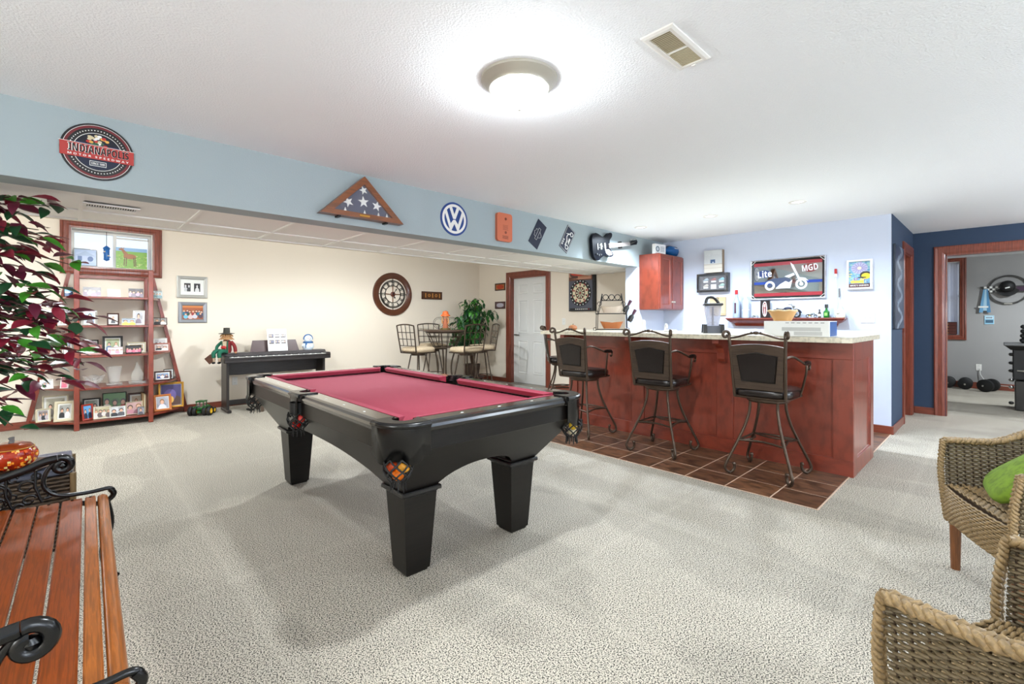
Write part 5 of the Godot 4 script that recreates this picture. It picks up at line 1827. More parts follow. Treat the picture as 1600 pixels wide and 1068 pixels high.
# ---------------------------------------------------------------- keyboard corner
func piano():
	var t = thing("digital_piano", "black digital piano on a panel stand against the cream wall", "piano", Vector3(2.215, 0, -7.38))
	var dark = wood(Color(0.155, 0.125, 0.115), 0.4, 0, 0.1)
	var W = 1.43
	var g = G.new()
	g.box(Vector3(0, 0.70, 0.0), Vector3(W, 0.045, 0.40), 0.004)
	g.box(Vector3(0, 0.735, 0.19), Vector3(W, 0.028, 0.026), 0.004)
	part(t, "keybed", g, dark)
	g = G.new()
	g.X = Transform3D(Basis(Vector3.UP, PI / 2), Vector3(-W / 2, 0, 0))
	g.prism([Vector2(0.20, 0.70), Vector2(0.20, 0.80), Vector2(0.02, 0.80), Vector2(-0.02, 0.765), Vector2(-0.02, 0.70)], 0, W)
	part(t, "rear_case", g, mat(Color(0.26, 0.245, 0.25), 0.35))
	for s in [-1, 1]:
		part(t, "cheek_block", bx(Vector3(s * (W / 2 - 0.03), 0.745, 0.09), Vector3(0.06, 0.05, 0.21), 0.006), dark)
		g = G.new()
		g.box(Vector3(s * (W / 2 - 0.06), 0.36, -0.06), Vector3(0.035, 0.66, 0.30), 0.004)
		g.box(Vector3(s * (W / 2 - 0.06), 0.02, -0.01), Vector3(0.05, 0.04, 0.40), 0.008)
		part(t, "stand_side", g, dark)
	part(t, "back_panel", bx(Vector3(0, 0.58, -0.17), Vector3(W - 0.14, 0.20, 0.018), 0.003), dark)
	part(t, "foot_rail", bx(Vector3(0, 0.10, -0.12), Vector3(W - 0.14, 0.07, 0.03), 0.004), dark)
	var kw = (W - 0.13) / 52.0
	g = G.new()
	var h = G.new()
	for i in 52:
		g.box(Vector3(-(W - 0.13) / 2 + kw * (i + 0.5), 0.742, 0.10), Vector3(kw - 0.0012, 0.018, 0.15))
		if i % 7 in [0, 2, 3, 5, 6] and i < 51:
			h.box(Vector3(-(W - 0.13) / 2 + kw * (i + 1.0), 0.756, 0.07), Vector3(0.012, 0.014, 0.095), 0.002)
	part(t, "white_keys", g, M.paper, "", "stuff")
	part(t, "black_keys", h, M.black, "", "stuff")
	var st = Basis(Vector3.RIGHT, deg_to_rad(-14))
	var smoke = mat(Color(0.33, 0.27, 0.28), 0.25)
	part(t, "music_rest", G.new().prism([Vector2(-0.34, 0), Vector2(0.34, 0), Vector2(0.30, 0.17), Vector2(-0.30, 0.17)], -0.004, 0.004, Transform3D(st, Vector3(-0.0, 0.80, -0.08))), smoke)
	t = thing("photo_sheet", "white sheet with six small photos standing on the piano music rest", "calendar", Vector3(2.235, 0.802, -7.405))
	part(t, "board", bx(Vector3(0, 0.165, -0.03), Vector3(0.27, 0.33, 0.004), 0, st), M.paper)
	part(t, "print", print_sheet(0.27, 0.33, 42, Transform3D(st, Vector3(0, 0.166, -0.0275))), M.art)
	# snowman
	t = thing("snowman_figure", "small white and blue snowman figure on the right end of the piano", "figurine", Vector3(2.70, 0.80, -7.49))
	var snow = mat(Color(0.86, 0.9, 0.94), 0.5)
	part(t, "body", G.new().lathe([Vector2(0, 0), Vector2(0.06, 0.0), Vector2(0.082, 0.03), Vector2(0.084, 0.07), Vector2(0.06, 0.11), Vector2(0, 0.125)], 20), snow)
	part(t, "head", G.new().ball(Vector3(0, 0.165, 0), 0.062, 16), snow)
	var bl = mat(Color(0.2, 0.38, 0.58), 0.7)
	var ring = []
	for i in 16:
		ring.append(Vector3(cos(TAU * i / 16) * 0.062, 0.115, sin(TAU * i / 16) * 0.062))
	part(t, "scarf", G.new().tube(ring, 0.014, 7, true), bl)
	part(t, "scarf_end", bx(Vector3(-0.05, 0.07, 0.06), Vector3(0.025, 0.08, 0.012), 0.004), bl)
	part(t, "ear_muff", G.new().tube(arc(Vector3(0, 0.17, 0), 0.066, -10, 190, 14), 0.009, 6), bl)
	for x in [-0.022, 0.022]:
		part(t, "eye", G.new().ball(Vector3(x, 0.18, 0.056), 0.006, 6), M.black_matt)
	part(t, "nose", G.new().tube([Vector3(0, 0.165, 0.058), Vector3(0.006, 0.162, 0.085)], [0.006, 0.001], 6), mat(Color(0.8, 0.4, 0.1), 0.6))
	for y in [0.05, 0.085]:
		part(t, "button", G.new().ball(Vector3(0, y, 0.081), 0.006, 6), M.black_matt)
	part(t, "arm", G.new().tube([Vector3(-0.07, 0.09, 0.01), Vector3(-0.10, 0.06, 0.03)], [0.014, 0.010], 7), snow)
	doll()
	# small stool and pedal below
	t = thing("footstool", "low dark stool with woven front under the piano, behind the pool table", "stool", Vector3(2.14, 0, -7.15))
	part(t, "seat", bx(Vector3(0, 0.28, 0), Vector3(0.50, 0.05, 0.28), 0.01), M.darkwood)
	for q in [[-1, -1], [-1, 1], [1, -1], [1, 1]]:
		part(t, "leg", G.new().taper(Vector3(q[0] * 0.22, 0, q[1] * 0.11), Vector2(0.035, 0.035), Vector2(0.045, 0.045), 0.26), mat(Color(0.33, 0.27, 0.22), 0.5))
	var g2 = G.new()
	for i in 12:
		g2.tube([Vector3(-0.2 + 0.035 * i, 0.09, 0.10), Vector3(-0.19 + 0.035 * i, 0.17, 0.115), Vector3(-0.2 + 0.035 * i, 0.255, 0.10)], 0.008, 5)
	for i in 4:
		g2.tube([Vector3(-0.21, 0.11 + 0.04 * i, 0.105), Vector3(0.21, 0.11 + 0.04 * i, 0.105)], 0.007, 5)
	part(t, "woven_front", g2, M.black_matt, "", "stuff")
	t = thing("sustain_pedal", "small black sustain pedal on the carpet in front of the piano", "pedal", Vector3(1.83, 0, -7.27), 10)
	part(t, "base", bx(Vector3(0, 0.012, 0), Vector3(0.07, 0.024, 0.10), 0.006), M.black_matt)
	part(t, "lever", bx(Vector3(0, 0.03, 0.04), Vector3(0.04, 0.012, 0.09), 0.005, Basis(Vector3.RIGHT, 0.15)), M.chrome)

func doll():
	# a stuffed doll in a top hat that sits on the end of the piano
	var t = thing("hat_doll", "bearded doll in a top hat sitting on the left end of the piano", "doll", Vector3(1.575, 0.802, -7.43), -34)
	var shirt = mat(Color(0.46, 0.09, 0.10), 0.8)
	var pants = mat(Color(0.07, 0.36, 0.27), 0.8)
	var straw = mat(Color(0.66, 0.5, 0.33), 0.85)
	var hat = mat(Color(0.24, 0.23, 0.2), 0.8)
	var g = G.new()
	g.lathe([Vector2(0, 0), Vector2(0.05, 0.005), Vector2(0.062, 0.04), Vector2(0.058, 0.10), Vector2(0.066, 0.15), Vector2(0.04, 0.18), Vector2(0, 0.185)], 16)
	part(t, "torso", g, shirt)
	part(t, "vest_front", G.new().prism([Vector2(-0.02, 0.05), Vector2(0.02, 0.05), Vector2(0.026, 0.17), Vector2(-0.026, 0.17)], 0.055, 0.068), mat(Color(0.72, 0.66, 0.55), 0.8))
	for x in [-0.036, 0.034]:
		part(t, "brace", G.new().tube([Vector3(x, 0.03, 0.055), Vector3(x, 0.10, 0.062), Vector3(x, 0.17, 0.05)], 0.008, 5), pants)
	part(t, "head", G.new().ball(Vector3(0, 0.225, 0.005), Vector3(0.05, 0.055, 0.05), 16), mat(Color(0.76, 0.55, 0.4), 0.8))
	g = G.new()
	for i in 34:
		var a = lerpf(-1.9, 1.9, i / 33.0)
		var d = Vector3(sin(a), 0, cos(a))
		g.tube([Vector3(0, 0.225, 0) + d * 0.046, Vector3(0, 0.205, 0) + d * 0.068, Vector3(0, 0.19, 0) + d * (0.075 + 0.01 * (i % 3))], [0.010, 0.009, 0.003], 5)
	for i in 16:
		var a = TAU * i / 16
		g.tube([Vector3(cos(a) * 0.045, 0.262, sin(a) * 0.045), Vector3(cos(a) * 0.07, 0.245, sin(a) * 0.07), Vector3(cos(a) * 0.078, 0.225, sin(a) * 0.076)], [0.010, 0.009, 0.003], 5)
	part(t, "straw_hair", g, straw, "", "stuff")
	for x in [-0.018, 0.018]:
		part(t, "eye", G.new().ball(Vector3(x, 0.236, 0.051), 0.006, 6), M.black_matt)
	part(t, "nose", G.new().ball(Vector3(0, 0.222, 0.056), 0.010, 8), mat(Color(0.75, 0.4, 0.3), 0.7))
	part(t, "hat", G.new().lathe([Vector2(0, 0.272), Vector2(0.095, 0.270), Vector2(0.097, 0.276), Vector2(0.042, 0.284), Vector2(0.038, 0.35), Vector2(0.044, 0.353), Vector2(0, 0.356)], 20), hat)
	g = G.new()
	g.tube(smoothed([Vector3(-0.055, 0.16, 0), Vector3(-0.105, 0.10, 0.03), Vector3(-0.10, 0.045, 0.075)], 5), 0.02, 8)
	part(t, "arm", g, pants)
	g = G.new()
	g.tube(smoothed([Vector3(0.055, 0.16, 0), Vector3(0.10, 0.10, 0.0), Vector3(0.115, 0.02, 0.0)], 5), 0.024, 8)
	part(t, "arm", g, shirt)
	for q in [Vector3(-0.105, 0.035, 0.085), Vector3(0.0, 0.085, 0.095)]:
		part(t, "mitten", G.new().ball(q, Vector3(0.036, 0.024, 0.024), 10), M.red)
	part(t, "hand", G.new().ball(Vector3(0.118, 0.012, 0.005), 0.018, 8), mat(Color(0.76, 0.55, 0.4), 0.8))
	for x in [-0.05, 0.02]:
		var leg = part(t, "leg", G.new().tube(smoothed([Vector3(x * 0.6, 0.025, 0.03), Vector3(x - 0.03, 0.035, 0.11), Vector3(x - 0.05, 0.005, 0.155), Vector3(x - 0.045, -0.05, 0.155)], 5), [0.03, 0.03, 0.03, 0.03, 0.03, 0.029, 0.029, 0.028, 0.028, 0.027, 0.027, 0.026, 0.026, 0.025, 0.025, 0.024], 8), pants)
		part(leg, "sock", G.new().tube([Vector3(x - 0.045, -0.045, 0.155), Vector3(x - 0.045, -0.105, 0.152)], [0.019, 0.016], 8), mat(Color(0.72, 0.62, 0.52), 0.8))
		part(leg, "boot", G.new().ball(Vector3(x - 0.045, -0.118, 0.168), Vector3(0.02, 0.016, 0.038), 10), M.black_matt)
	part(t, "hanging_board", bx(Vector3(-0.15, -0.07, 0.14), Vector3(0.10, 0.10, 0.012), 0.002, Basis(Vector3.BACK, 0.7)), wood(Color(0.36, 0.2, 0.13), 0.5, 0), "small brown square board")

# ---------------------------------------------------------------- bistro corner
func bistro():
	var T = Vector3(4.78, 0, -6.76)
	var fw = Vector3(0.688, 0, -0.7255)
	var rt = Vector3(0.7255, 0, 0.688)
	var t = thing("bistro_table", "round bar height table with a lattice metal skirt", "table", T)
	part(t, "table_top", G.new().lathe([Vector2(0, 1.06), Vector2(0.355, 1.06), Vector2(0.37, 1.068), Vector2(0.37, 1.082), Vector2(0.36, 1.09), Vector2(0, 1.09)], 36), mat(Color(0.30, 0.23, 0.18), 0.35, 0.2))
	var hoop = func(g, r, y, th):
		var p = []
		for i in 32:
			p.append(Vector3(cos(TAU * i / 32) * r, y, sin(TAU * i / 32) * r))
		g.tube(p, th, 6, true)
	for q in [[0.325, 1.045], [0.29, 0.965], [0.245, 0.875], [0.20, 0.79]]:
		var g = G.new()
		hoop.call(g, q[0], q[1], 0.011 if q[1] > 1 or q[1] < 0.8 else 0.007)
		part(t, "hoop", g, M.bronze)
	for i in 16:
		var a = TAU * i / 16
		var d = Vector3(cos(a), 0, sin(a))
		part(t, "lattice_bar", G.new().tube([d * 0.325 + Vector3(0, 1.045, 0), d * 0.20 + Vector3(0, 0.79, 0)], 0.0065, 5), M.bronze)
	for i in 4:
		var a = TAU * (i + 0.5) / 4
		var d = Vector3(cos(a), 0, sin(a))
		part(t, "leg", G.new().tube(smoothed([d * 0.20 + Vector3(0, 0.79, 0), d * 0.12 + Vector3(0, 0.5, 0), d * 0.14 + Vector3(0, 0.25, 0), d * 0.26 + Vector3(0, 0.012, 0)], 5), 0.014, 7), M.bronze)
		part(t, "leg_arch", G.new().tube(arc(Vector3(0, 0.2, 0), 0.16, 0, 180, 10, d, Vector3(0, 0.5, 0)), 0.008, 5), M.bronze)
	# chairs
	var c0: Node3D
	for i in 4:
		var q = [[-0.37, -0.47], [-0.30, 0.55], [0.42, -0.46], [0.63, 0.20]][i]
		var off = rt * q[0] + fw * q[1]
		var face = -off
		var turn = rad_to_deg(atan2(face.x, face.z))
		var lab = ["high bistro chair at the left of the lattice table, seen from behind", "high bistro chair at the back left, behind the lattice table", "high bistro chair in front of the lattice table, grid back towards the room", "high bistro chair at the right of the table, in front of the potted plant"][i]
		if i == 0:
			c0 = bistro_chair(lab, T + off, turn)
		else:
			again(c0, lab, T + off, turn)
	# centrepiece: a little pumpkin doll with a wire wreath
	t = thing("centrepiece", "orange hatted harvest doll with a wire wreath on the bistro table", "ornament", T + Vector3(-0.02, 1.09, 0.05), -40)
	var org = mat(Color(0.85, 0.38, 0.14), 0.6)
	part(t, "base", G.new().lathe([Vector2(0, 0), Vector2(0.09, 0), Vector2(0.085, 0.03), Vector2(0, 0.035)], 16), mat(Color(0.36, 0.3, 0.15), 0.8))
	part(t, "body", G.new().lathe([Vector2(0, 0.03), Vector2(0.05, 0.03), Vector2(0.045, 0.12), Vector2(0.03, 0.19), Vector2(0, 0.195)], 14), mat(Color(0.62, 0.36, 0.24), 0.8))
	part(t, "head", G.new().ball(Vector3(0, 0.225, 0), 0.042, 12), mat(Color(0.8, 0.6, 0.48), 0.7))
	part(t, "hat", G.new().lathe([Vector2(0, 0.25), Vector2(0.085, 0.24), Vector2(0.08, 0.258), Vector2(0.058, 0.27), Vector2(0.045, 0.32), Vector2(0, 0.335)], 16), org)
	for s in [-1, 1]:
		part(t, "braid", G.new().tube([Vector3(s * 0.045, 0.24, 0.02), Vector3(s * 0.055, 0.17, 0.035), Vector3(s * 0.05, 0.11, 0.04)], 0.012, 6), mat(Color(0.72, 0.5, 0.3), 0.7))
		var g = G.new()
		g.tube(arc(Vector3(s * 0.11, 0.12, 0), 0.10, 0, 345, 22), 0.004, 5)
		g.tube(arc(Vector3(s * 0.11, 0.12, 0.015), 0.075, 20, 380, 20), 0.003, 5)
		part(t, "wire_wheel", g, M.iron)
	rng.seed = 5
	for i in 18:
		part(t, "leaf", leaf_mesh(0.045, 0.5), [M.leaf_green, M.leaf_gold, M.leaf_red][i % 3]).transform = Transform3D(Basis.from_euler(Vector3(rng.randf_range(-1, 1), rng.randf() * TAU, rng.randf_range(-0.6, 0.6))), Vector3(rng.randf_range(-0.16, 0.16), rng.randf_range(0.02, 0.10), rng.randf_range(-0.02, 0.07)))
	# plant in the corner on a low stand
	t = thing("plant_stand", "low round dark plant stand in the corner by the door", "plant stand", Vector3(5.76, 0, -7.22))
	part(t, "top", G.new().lathe([Vector2(0, 0.13), Vector2(0.24, 0.13), Vector2(0.25, 0.14), Vector2(0.24, 0.155), Vector2(0, 0.155)], 28), M.darkwood)
	for i in 4:
		var d = Vector3(cos(TAU * i / 4 + 0.5), 0, sin(TAU * i / 4 + 0.5)) * 0.18
		part(t, "foot", G.new().taper(d, Vector2(0.03, 0.03), Vector2(0.05, 0.05), 0.13), M.darkwood)
	potted_ficus()

func bistro_chair(label, at, turn):
	var t = thing("bistro_chair", label, "chair", at, turn, "high chairs round the bistro table")
	var g = G.new()
	var rows = []
	for i in 7:
		var k = [[0.9, 0.735], [1.0, 0.745], [1.02, 0.775], [1.0, 0.80], [0.9, 0.815], [0.5, 0.825], [0.0, 0.828]][i]
		var row = []
		for j in 28:
			var a = TAU * j / 28.0
			var e = pow(pow(absf(cos(a)), 6.0) + pow(absf(sin(a)), 6.0), -1.0 / 6.0)
			row.append(Vector3(cos(a) * e * 0.215 * k[0], k[1], sin(a) * e * 0.215 * k[0]))
		rows.append(row)
	g.grid(rows, true, true)
	part(t, "seat_cushion", g, M.fleck)
	g = G.new()
	g.box(Vector3(0, 0.725, 0), Vector3(0.41, 0.018, 0.41), 0.004)
	g.lathe([Vector2(0, 0.68), Vector2(0.12, 0.68), Vector2(0.12, 0.715), Vector2(0, 0.716)], 20)
	part(t, "seat_frame", g, M.bronze)
	for k in 4:
		var a = deg_to_rad(45 + 90 * k)
		var d = Vector3(cos(a), 0, sin(a))
		part(t, "leg", G.new().tube([d * 0.12 + Vector3(0, 0.69, 0), d * 0.19 + Vector3(0, 0.34, 0), d * 0.265 + Vector3(0, 0.008, 0)], 0.011, 6), M.bronze)
	g = G.new()
	g.tube(arc(Vector3(0, 0.27, 0), 0.205, 0, 345, 23, Vector3.RIGHT, Vector3.BACK), 0.007, 5, true)
	part(t, "foot_ring", g, M.bronze)
	var b = Transform3D(Basis(Vector3.RIGHT, deg_to_rad(-9)), Vector3(0, 0.72, -0.205))
	for s in [-1, 1]:
		part(t, "back_post", G.new().tube([b * Vector3(s * 0.19, 0, 0), b * Vector3(s * 0.205, 0.24, 0), b * Vector3(s * 0.212, 0.455, 0)], 0.0115, 7), M.bronze)
	var top = []
	for i in 9:
		var f = -1.0 + i / 4.0
		top.append(b * Vector3(f * 0.212, 0.455 + 0.022 * (1 - f * f), 0))
	part(t, "top_rail", G.new().tube(top, 0.0115, 7), M.bronze)
	for y in [0.125, 0.235, 0.345]:
		part(t, "cross_bar", G.new().tube([b * Vector3(-0.20, y, 0), b * Vector3(0.20, y, 0)], 0.0065, 5), M.bronze)
	for x in [-0.10, 0.0, 0.10]:
		part(t, "upright_bar", G.new().tube([b * Vector3(x, 0.125, 0), b * Vector3(x * 1.05, 0.472, 0)], 0.0065, 5), M.bronze)
	part(t, "lower_rail", G.new().tube([b * Vector3(-0.19, 0.03, 0), b * Vector3(0.19, 0.03, 0)], 0.008, 5), M.bronze)
	return t

func leaf_mesh(l, wide := 0.42, droop := 0.25):
	# a pointed leaf folded along its midrib, base at the origin, along +z
	var g = G.new()
	g.smooth()
	var L = []
	var Rr = []
	var Cc = []
	for i in 6:
		var f = i / 5.0
		var w = l * wide * 0.5 * sin(PI * pow(f, 0.95)) * (1.0 if i < 5 else 0.0)
		var y = -droop * l * f * f
		Cc.append(Vector3(0, y, l * f))
		L.append(Vector3(-w, y + w * 0.35, l * f))
		Rr.append(Vector3(w, y + w * 0.35, l * f))
	for i in 5:
		g.quad(L[i], L[i + 1], Cc[i + 1], Cc[i])
		g.quad(Cc[i], Cc[i + 1], Rr[i + 1], Rr[i])
	return g.done()

func potted_ficus():
	var t = thing("potted_plant", "bushy green potted plant in the corner by the white door", "plant", Vector3(5.76, 0.155, -7.22))
	part(t, "pot", G.new().lathe([Vector2(0, 0), Vector2(0.13, 0), Vector2(0.16, 0.20), Vector2(0.165, 0.24), Vector2(0.15, 0.24), Vector2(0.145, 0.21), Vector2(0, 0.205)], 24), wood(Color(0.32, 0.24, 0.19), 0.7, 1))
	rng.seed = 31
	var stems = G.new()
	var spots = []
	for i in 40:
		var a = rng.randf() * TAU
		var up = rng.randf_range(0.75, 1.55)
		var r = rng.randf_range(0.18, 0.58) * (1.0 if up < 1.3 else 0.55)
		var dir = Vector3(cos(a), 0, sin(a))
		dir.x = minf(dir.x, 0.8)
		dir.z = maxf(dir.z, -0.7)
		var end = dir * r + Vector3(0.02, up, 0)
		var path = smoothed([Vector3(0, 0.2, 0), Vector3(rng.randf_range(-0.04, 0.04), 0.55, rng.randf_range(-0.04, 0.04)), end * Vector3(0.55, 0.86, 0.55), end], 5)
		stems.tube(path, [0.011, 0.011, 0.010, 0.010, 0.009, 0.008, 0.008, 0.007, 0.006, 0.006, 0.005, 0.004, 0.004, 0.003, 0.003, 0.002], 5)
		for j in 24:
			var f = rng.randf_range(0.52, 1.0)
			spots.append(path[int(f * 15)] + Vector3(rng.randf_range(-0.09, 0.09), rng.randf_range(-0.10, 0.06), rng.randf_range(-0.09, 0.09)))
	part(t, "stems", stems, mat(Color(0.28, 0.2, 0.14), 0.8))
	var ms = [leaf_mesh(0.115, 0.45), leaf_mesh(0.10, 0.48, 0.4), leaf_mesh(0.13, 0.42, 0.3)]
	for n in 2:
		var mm = MultiMesh.new()
		mm.transform_format = MultiMesh.TRANSFORM_3D
		mm.mesh = ms[n * 2]
		var pick = []
		for i in range(300 + n, spots.size(), 2):
			pick.append(spots[i])
		mm.instance_count = pick.size()
		for i in pick.size():
			mm.set_instance_transform(i, Transform3D(leaf_turn(), pick[i]))
		var o = MultiMeshInstance3D.new()
		o.name = "leaves"
		o.multimesh = mm
		o.material_override = [M.leaf_green, M.leaf_dark][n]
		o.set_meta("kind", "stuff")
		t.add_child(o, true)
	for i in 300:
		part(t, "leaf", ms[i % 3], [M.leaf_green, M.leaf_dark, M.leaf_mid][rng.randi() % 3]).transform = Transform3D(leaf_turn(), spots[i])

func leaf_turn():
	return Basis.from_euler(Vector3(rng.randf_range(0.1, 1.1), rng.randf() * TAU, rng.randf_range(-0.5, 0.5)))

# ---------------------------------------------------------------- wall behind the bar
func bottle(called, label, cat, at, prof, m, capm, cap_r, cap_y0, cap_y1, group := "", solid := true):
	var t = thing(called, label, cat, at, -90, group)
	part(t, "glass_body", G.new().lathe(prof, 20), m)
	part(t, "cap", G.new().lathe([Vector2(0, cap_y0), Vector2(cap_r, cap_y0), Vector2(cap_r, cap_y1 - 0.002), Vector2(cap_r * 0.85, cap_y1), Vector2(0, cap_y1)], 16), capm)
	return t

func bar_wall_things():
	var X = 6.58
	# wall cabinet in the corner
	var t = thing("wall_cabinet", "cherry wood wall cabinet with two panel doors in the corner of the bar", "cabinet", Vector3(6.23, 1.41, -3.41))
	part(t, "body", bx(Vector3(0, 0.39, -0.005), Vector3(0.69, 0.78, 0.305), 0.003), M.cherry)
	for s in [-1, 1]:
		var g = G.new()
		g.X = Transform3D(Basis(), Vector3(s * 0.17, 0.39, 0.148))
		g.frame(0.33, 0.75, [Vector2(0, 0), Vector2(0, 0.018), Vector2(0.004, 0.02), Vector2(0.055, 0.02), Vector2(0.062, 0.012), Vector2(0.065, 0.004)])
		g.box(Vector3(0, 0, 0.005), Vector3(0.205, 0.625, 0.01), 0.002)
		var d = part(t, "door", g, M.cherry)
		part(d, "knob", G.new().lathe([Vector2(0.006, 0), Vector2(0.005, 0.012), Vector2(0.014, 0.018), Vector2(0.013, 0.026), Vector2(0, 0.029)], 14, Vector3(s * 0.03, 0.11, 0.168), Basis(Vector3.RIGHT, PI / 2)), M.nickel)
	t = thing("boxed_print", "white box with a small grey print standing on the wall cabinet", "box", Vector3(6.03, 2.19, -3.34), -8)
	part(t, "box", bx(Vector3(0, 0.07, 0), Vector3(0.24, 0.14, 0.05), 0.003), M.paper)
	part(t, "print", print_sheet(0.23, 0.13, 49, Transform3D(Basis(), Vector3(0, 0.07, 0.0256))), M.art)
	t = thing("blue_bottle", "big shiny blue bottle lying on top of the wall cabinet", "bottle", Vector3(6.20, 2.277, -3.38))
	var bl = mat(Color(0.07, 0.32, 0.55), 0.15, 0.3)
	var b = Basis(Vector3.BACK, -PI / 2)
	part(t, "glass_body", G.new().lathe([Vector2(0, 0), Vector2(0.024, 0.0), Vector2(0.026, 0.05), Vector2(0.035, 0.09), Vector2(0.075, 0.16), Vector2(0.083, 0.2), Vector2(0.083, 0.33), Vector2(0.06, 0.355), Vector2(0, 0.36)], 24, Vector3(), b), bl)
	part(t, "neck_band", G.new().lathe([Vector2(0.0262, 0.0), Vector2(0.028, 0.004), Vector2(0.028, 0.03), Vector2(0.0262, 0.034)], 20, Vector3(), b), M.silver)
	var g = G.new()
	for i in 5:
		g.tube([Vector3(0.22 + 0.02 * i, 0.03, 0.076), Vector3(0.23 + 0.02 * i, 0.045, 0.0705), Vector3(0.235 + 0.02 * i, 0.03, 0.077)], 0.003, 4)
	part(t, "script_mark", g, M.paper, "", "stuff")
	# pale shore picture
	t = thing("wall_canvas", "pale grey shore picture on a thick block, above the black display case", "picture", Vector3(X, 1.925, -2.783), -90)
	part(t, "block", bx(Vector3(0, 0.158, 0.035), Vector3(0.257, 0.316, 0.07), 0.003), mat(Color(0.5, 0.42, 0.34), 0.7))
	part(t, "print", print_sheet(0.252, 0.311, 45, Transform3D(Basis(), Vector3(0, 0.158, 0.0706))), M.art)
	# display case
	t = thing("display_case", "black display case with five small wedge pieces and white labels", "display case", Vector3(X, 1.657, -2.798), -90)
	var W = 0.44
	var H = 0.26
	g = G.new()
	g.X = Transform3D(Basis(), Vector3(0, H / 2, 0))
	g.frame(W, H, [Vector2(0, 0), Vector2(0, 0.065), Vector2(0.004, 0.07), Vector2(0.026, 0.07), Vector2(0.03, 0.064), Vector2(0.03, 0.01)])
	part(t, "frame", g, M.black)
	part(t, "backing", bx(Vector3(0, H / 2, 0.012), Vector3(W - 0.06, H - 0.06, 0.006)), mat(Color(0.25, 0.22, 0.22), 0.8))
	for q in [[-1, -1], [-1, 1], [1, -1], [1, 1]]:
		g = G.new()
		for k in 2:
			var o = 0.03 + 0.018 * k
			g.tube([Vector3(q[0] * (W / 2 - 0.006), H / 2 + q[1] * (H / 2 - o), 0.0715), Vector3(q[0] * (W / 2 - o), H / 2 + q[1] * (H / 2 - 0.006), 0.0715)], 0.003, 4)
		part(t, "corner_stripe", g, M.chrome)
	for i in 6:
		var x = -0.11 + 0.11 * (i % 3)
		var y = 0.168 - 0.083 * (i / 3)
		if i == 4:
			part(t, "card", bx(Vector3(x, y - 0.008, 0.017), Vector3(0.075, 0.065, 0.003)), M.paper)
			continue
		part(t, "wedge_piece", G.new().prism([Vector2(x - 0.042, y - 0.004), Vector2(x + 0.036, y - 0.004), Vector2(x + 0.042, y + 0.012), Vector2(x + 0.028, y + 0.032), Vector2(x + 0.01, y + 0.03)], 0.015, 0.028), mat([Color(0.62, 0.68, 0.7), Color(0.55, 0.2, 0.16), Color(0.45, 0.68, 0.72), Color(0.72, 0.68, 0.62), Color(0, 0, 0), Color(0.6, 0.72, 0.66)][i], 0.3, 0.3))
		part(t, "label_card", bx(Vector3(x, y - 0.02, 0.017), Vector3(0.066, 0.02, 0.003)), M.paper)
	part(t, "pane", bx(Vector3(0, H / 2, 0.062), Vector3(W - 0.06, H - 0.06, 0.003)), M.pane)
	# beige board
	t = thing("wall_plaque", "beige board hanging on the blue wall behind the blender", "board", Vector3(X, 1.325, -2.74), -90)
	part(t, "board", bx(Vector3(0, 0.13, 0.01), Vector3(0.225, 0.26, 0.02), 0.006), mat(Color(0.72, 0.64, 0.50), 0.7))
	part(t, "panel", bx(Vector3(0, 0.115, 0.021), Vector3(0.185, 0.17, 0.004), 0.002), mat(Color(0.77, 0.69, 0.55), 0.7))
	part(t, "hook", G.new().tube(arc(Vector3(0, 0.235, 0.024), 0.014, 0, 340, 12), 0.003, 5), M.iron)
	mirror(X)
	# bright poster in a deep white frame
	t = thing("framed_poster", "bright abstract poster in a deep white frame at the right end of the blue wall", "picture", Vector3(X, 1.617, -1.127), -90)
	g = G.new()
	g.X = Transform3D(Basis(), Vector3(0, 0.169, 0))
	g.frame(0.24, 0.338, [Vector2(0, 0), Vector2(0, 0.045), Vector2(0.003, 0.048), Vector2(0.02, 0.048), Vector2(0.022, 0.03)])
	part(t, "frame", g, M.white)
	part(t, "print", print_sheet(0.20, 0.25, 43, Transform3D(Basis(), Vector3(0, 0.19, 0.032))), M.art)
	part(t, "title_strip", bx(Vector3(0, 0.044, 0.031), Vector3(0.20, 0.038, 0.004)), mat(Color(0.3, 0.09, 0.1), 0.5))
	words(t, "title", "MUG'S SHAKEN", 0.17, 0.018, M.paper, Vector3(0, 0.044, 0.0336), Basis(), 0.0008)
	# crown shelf
	t = thing("wall_shelf", "cherry wood crown shelf below the bar mirror", "shelf", Vector3(X, 1.292, -1.915), -90)
	var rows = []
	var L = 1.344 / 2
	for q in [[0.0, 0.0], [0.0, 0.135], [-0.014, 0.138], [-0.018, 0.128], [-0.03, 0.122], [-0.055, 0.09], [-0.07, 0.055], [-0.08, 0.05], [-0.105, 0.04], [-0.108, 0.0]]:
		var e = L - (0.138 - q[1])
		rows.append([Vector3(-e, q[0], 0), Vector3(-e, q[0], q[1]), Vector3(e, q[0], q[1]), Vector3(e, q[0], 0)])
	g = G.new()
	for r in rows:
		r.reverse()
	g.grid(rows, false)
	g.box(Vector3(0, -0.006, 0.069), Vector3(2 * L, 0.012, 0.138), 0.002)
	part(t, "moulding", g, M.cherry_x)
	# what stands on it
	var y = 1.293
	var sx = 6.505
	var clear = mat(Color(0.93, 0.95, 0.97, 0.25), 0.06)
	clear.transparency = BaseMaterial3D.TRANSPARENCY_ALPHA
	var o = bottle("liquor_bottle", "clear red capped bottle at the left end of the crown shelf", "bottle", Vector3(sx, y, -2.465), [Vector2(0, 0), Vector2(0.043, 0), Vector2(0.045, 0.01), Vector2(0.045, 0.21), Vector2(0.03, 0.25), Vector2(0.016, 0.28), Vector2(0.015, 0.33)], mat(Color(0.60, 0.65, 0.72), 0.12), M.red, 0.019, 0.315, 0.375)
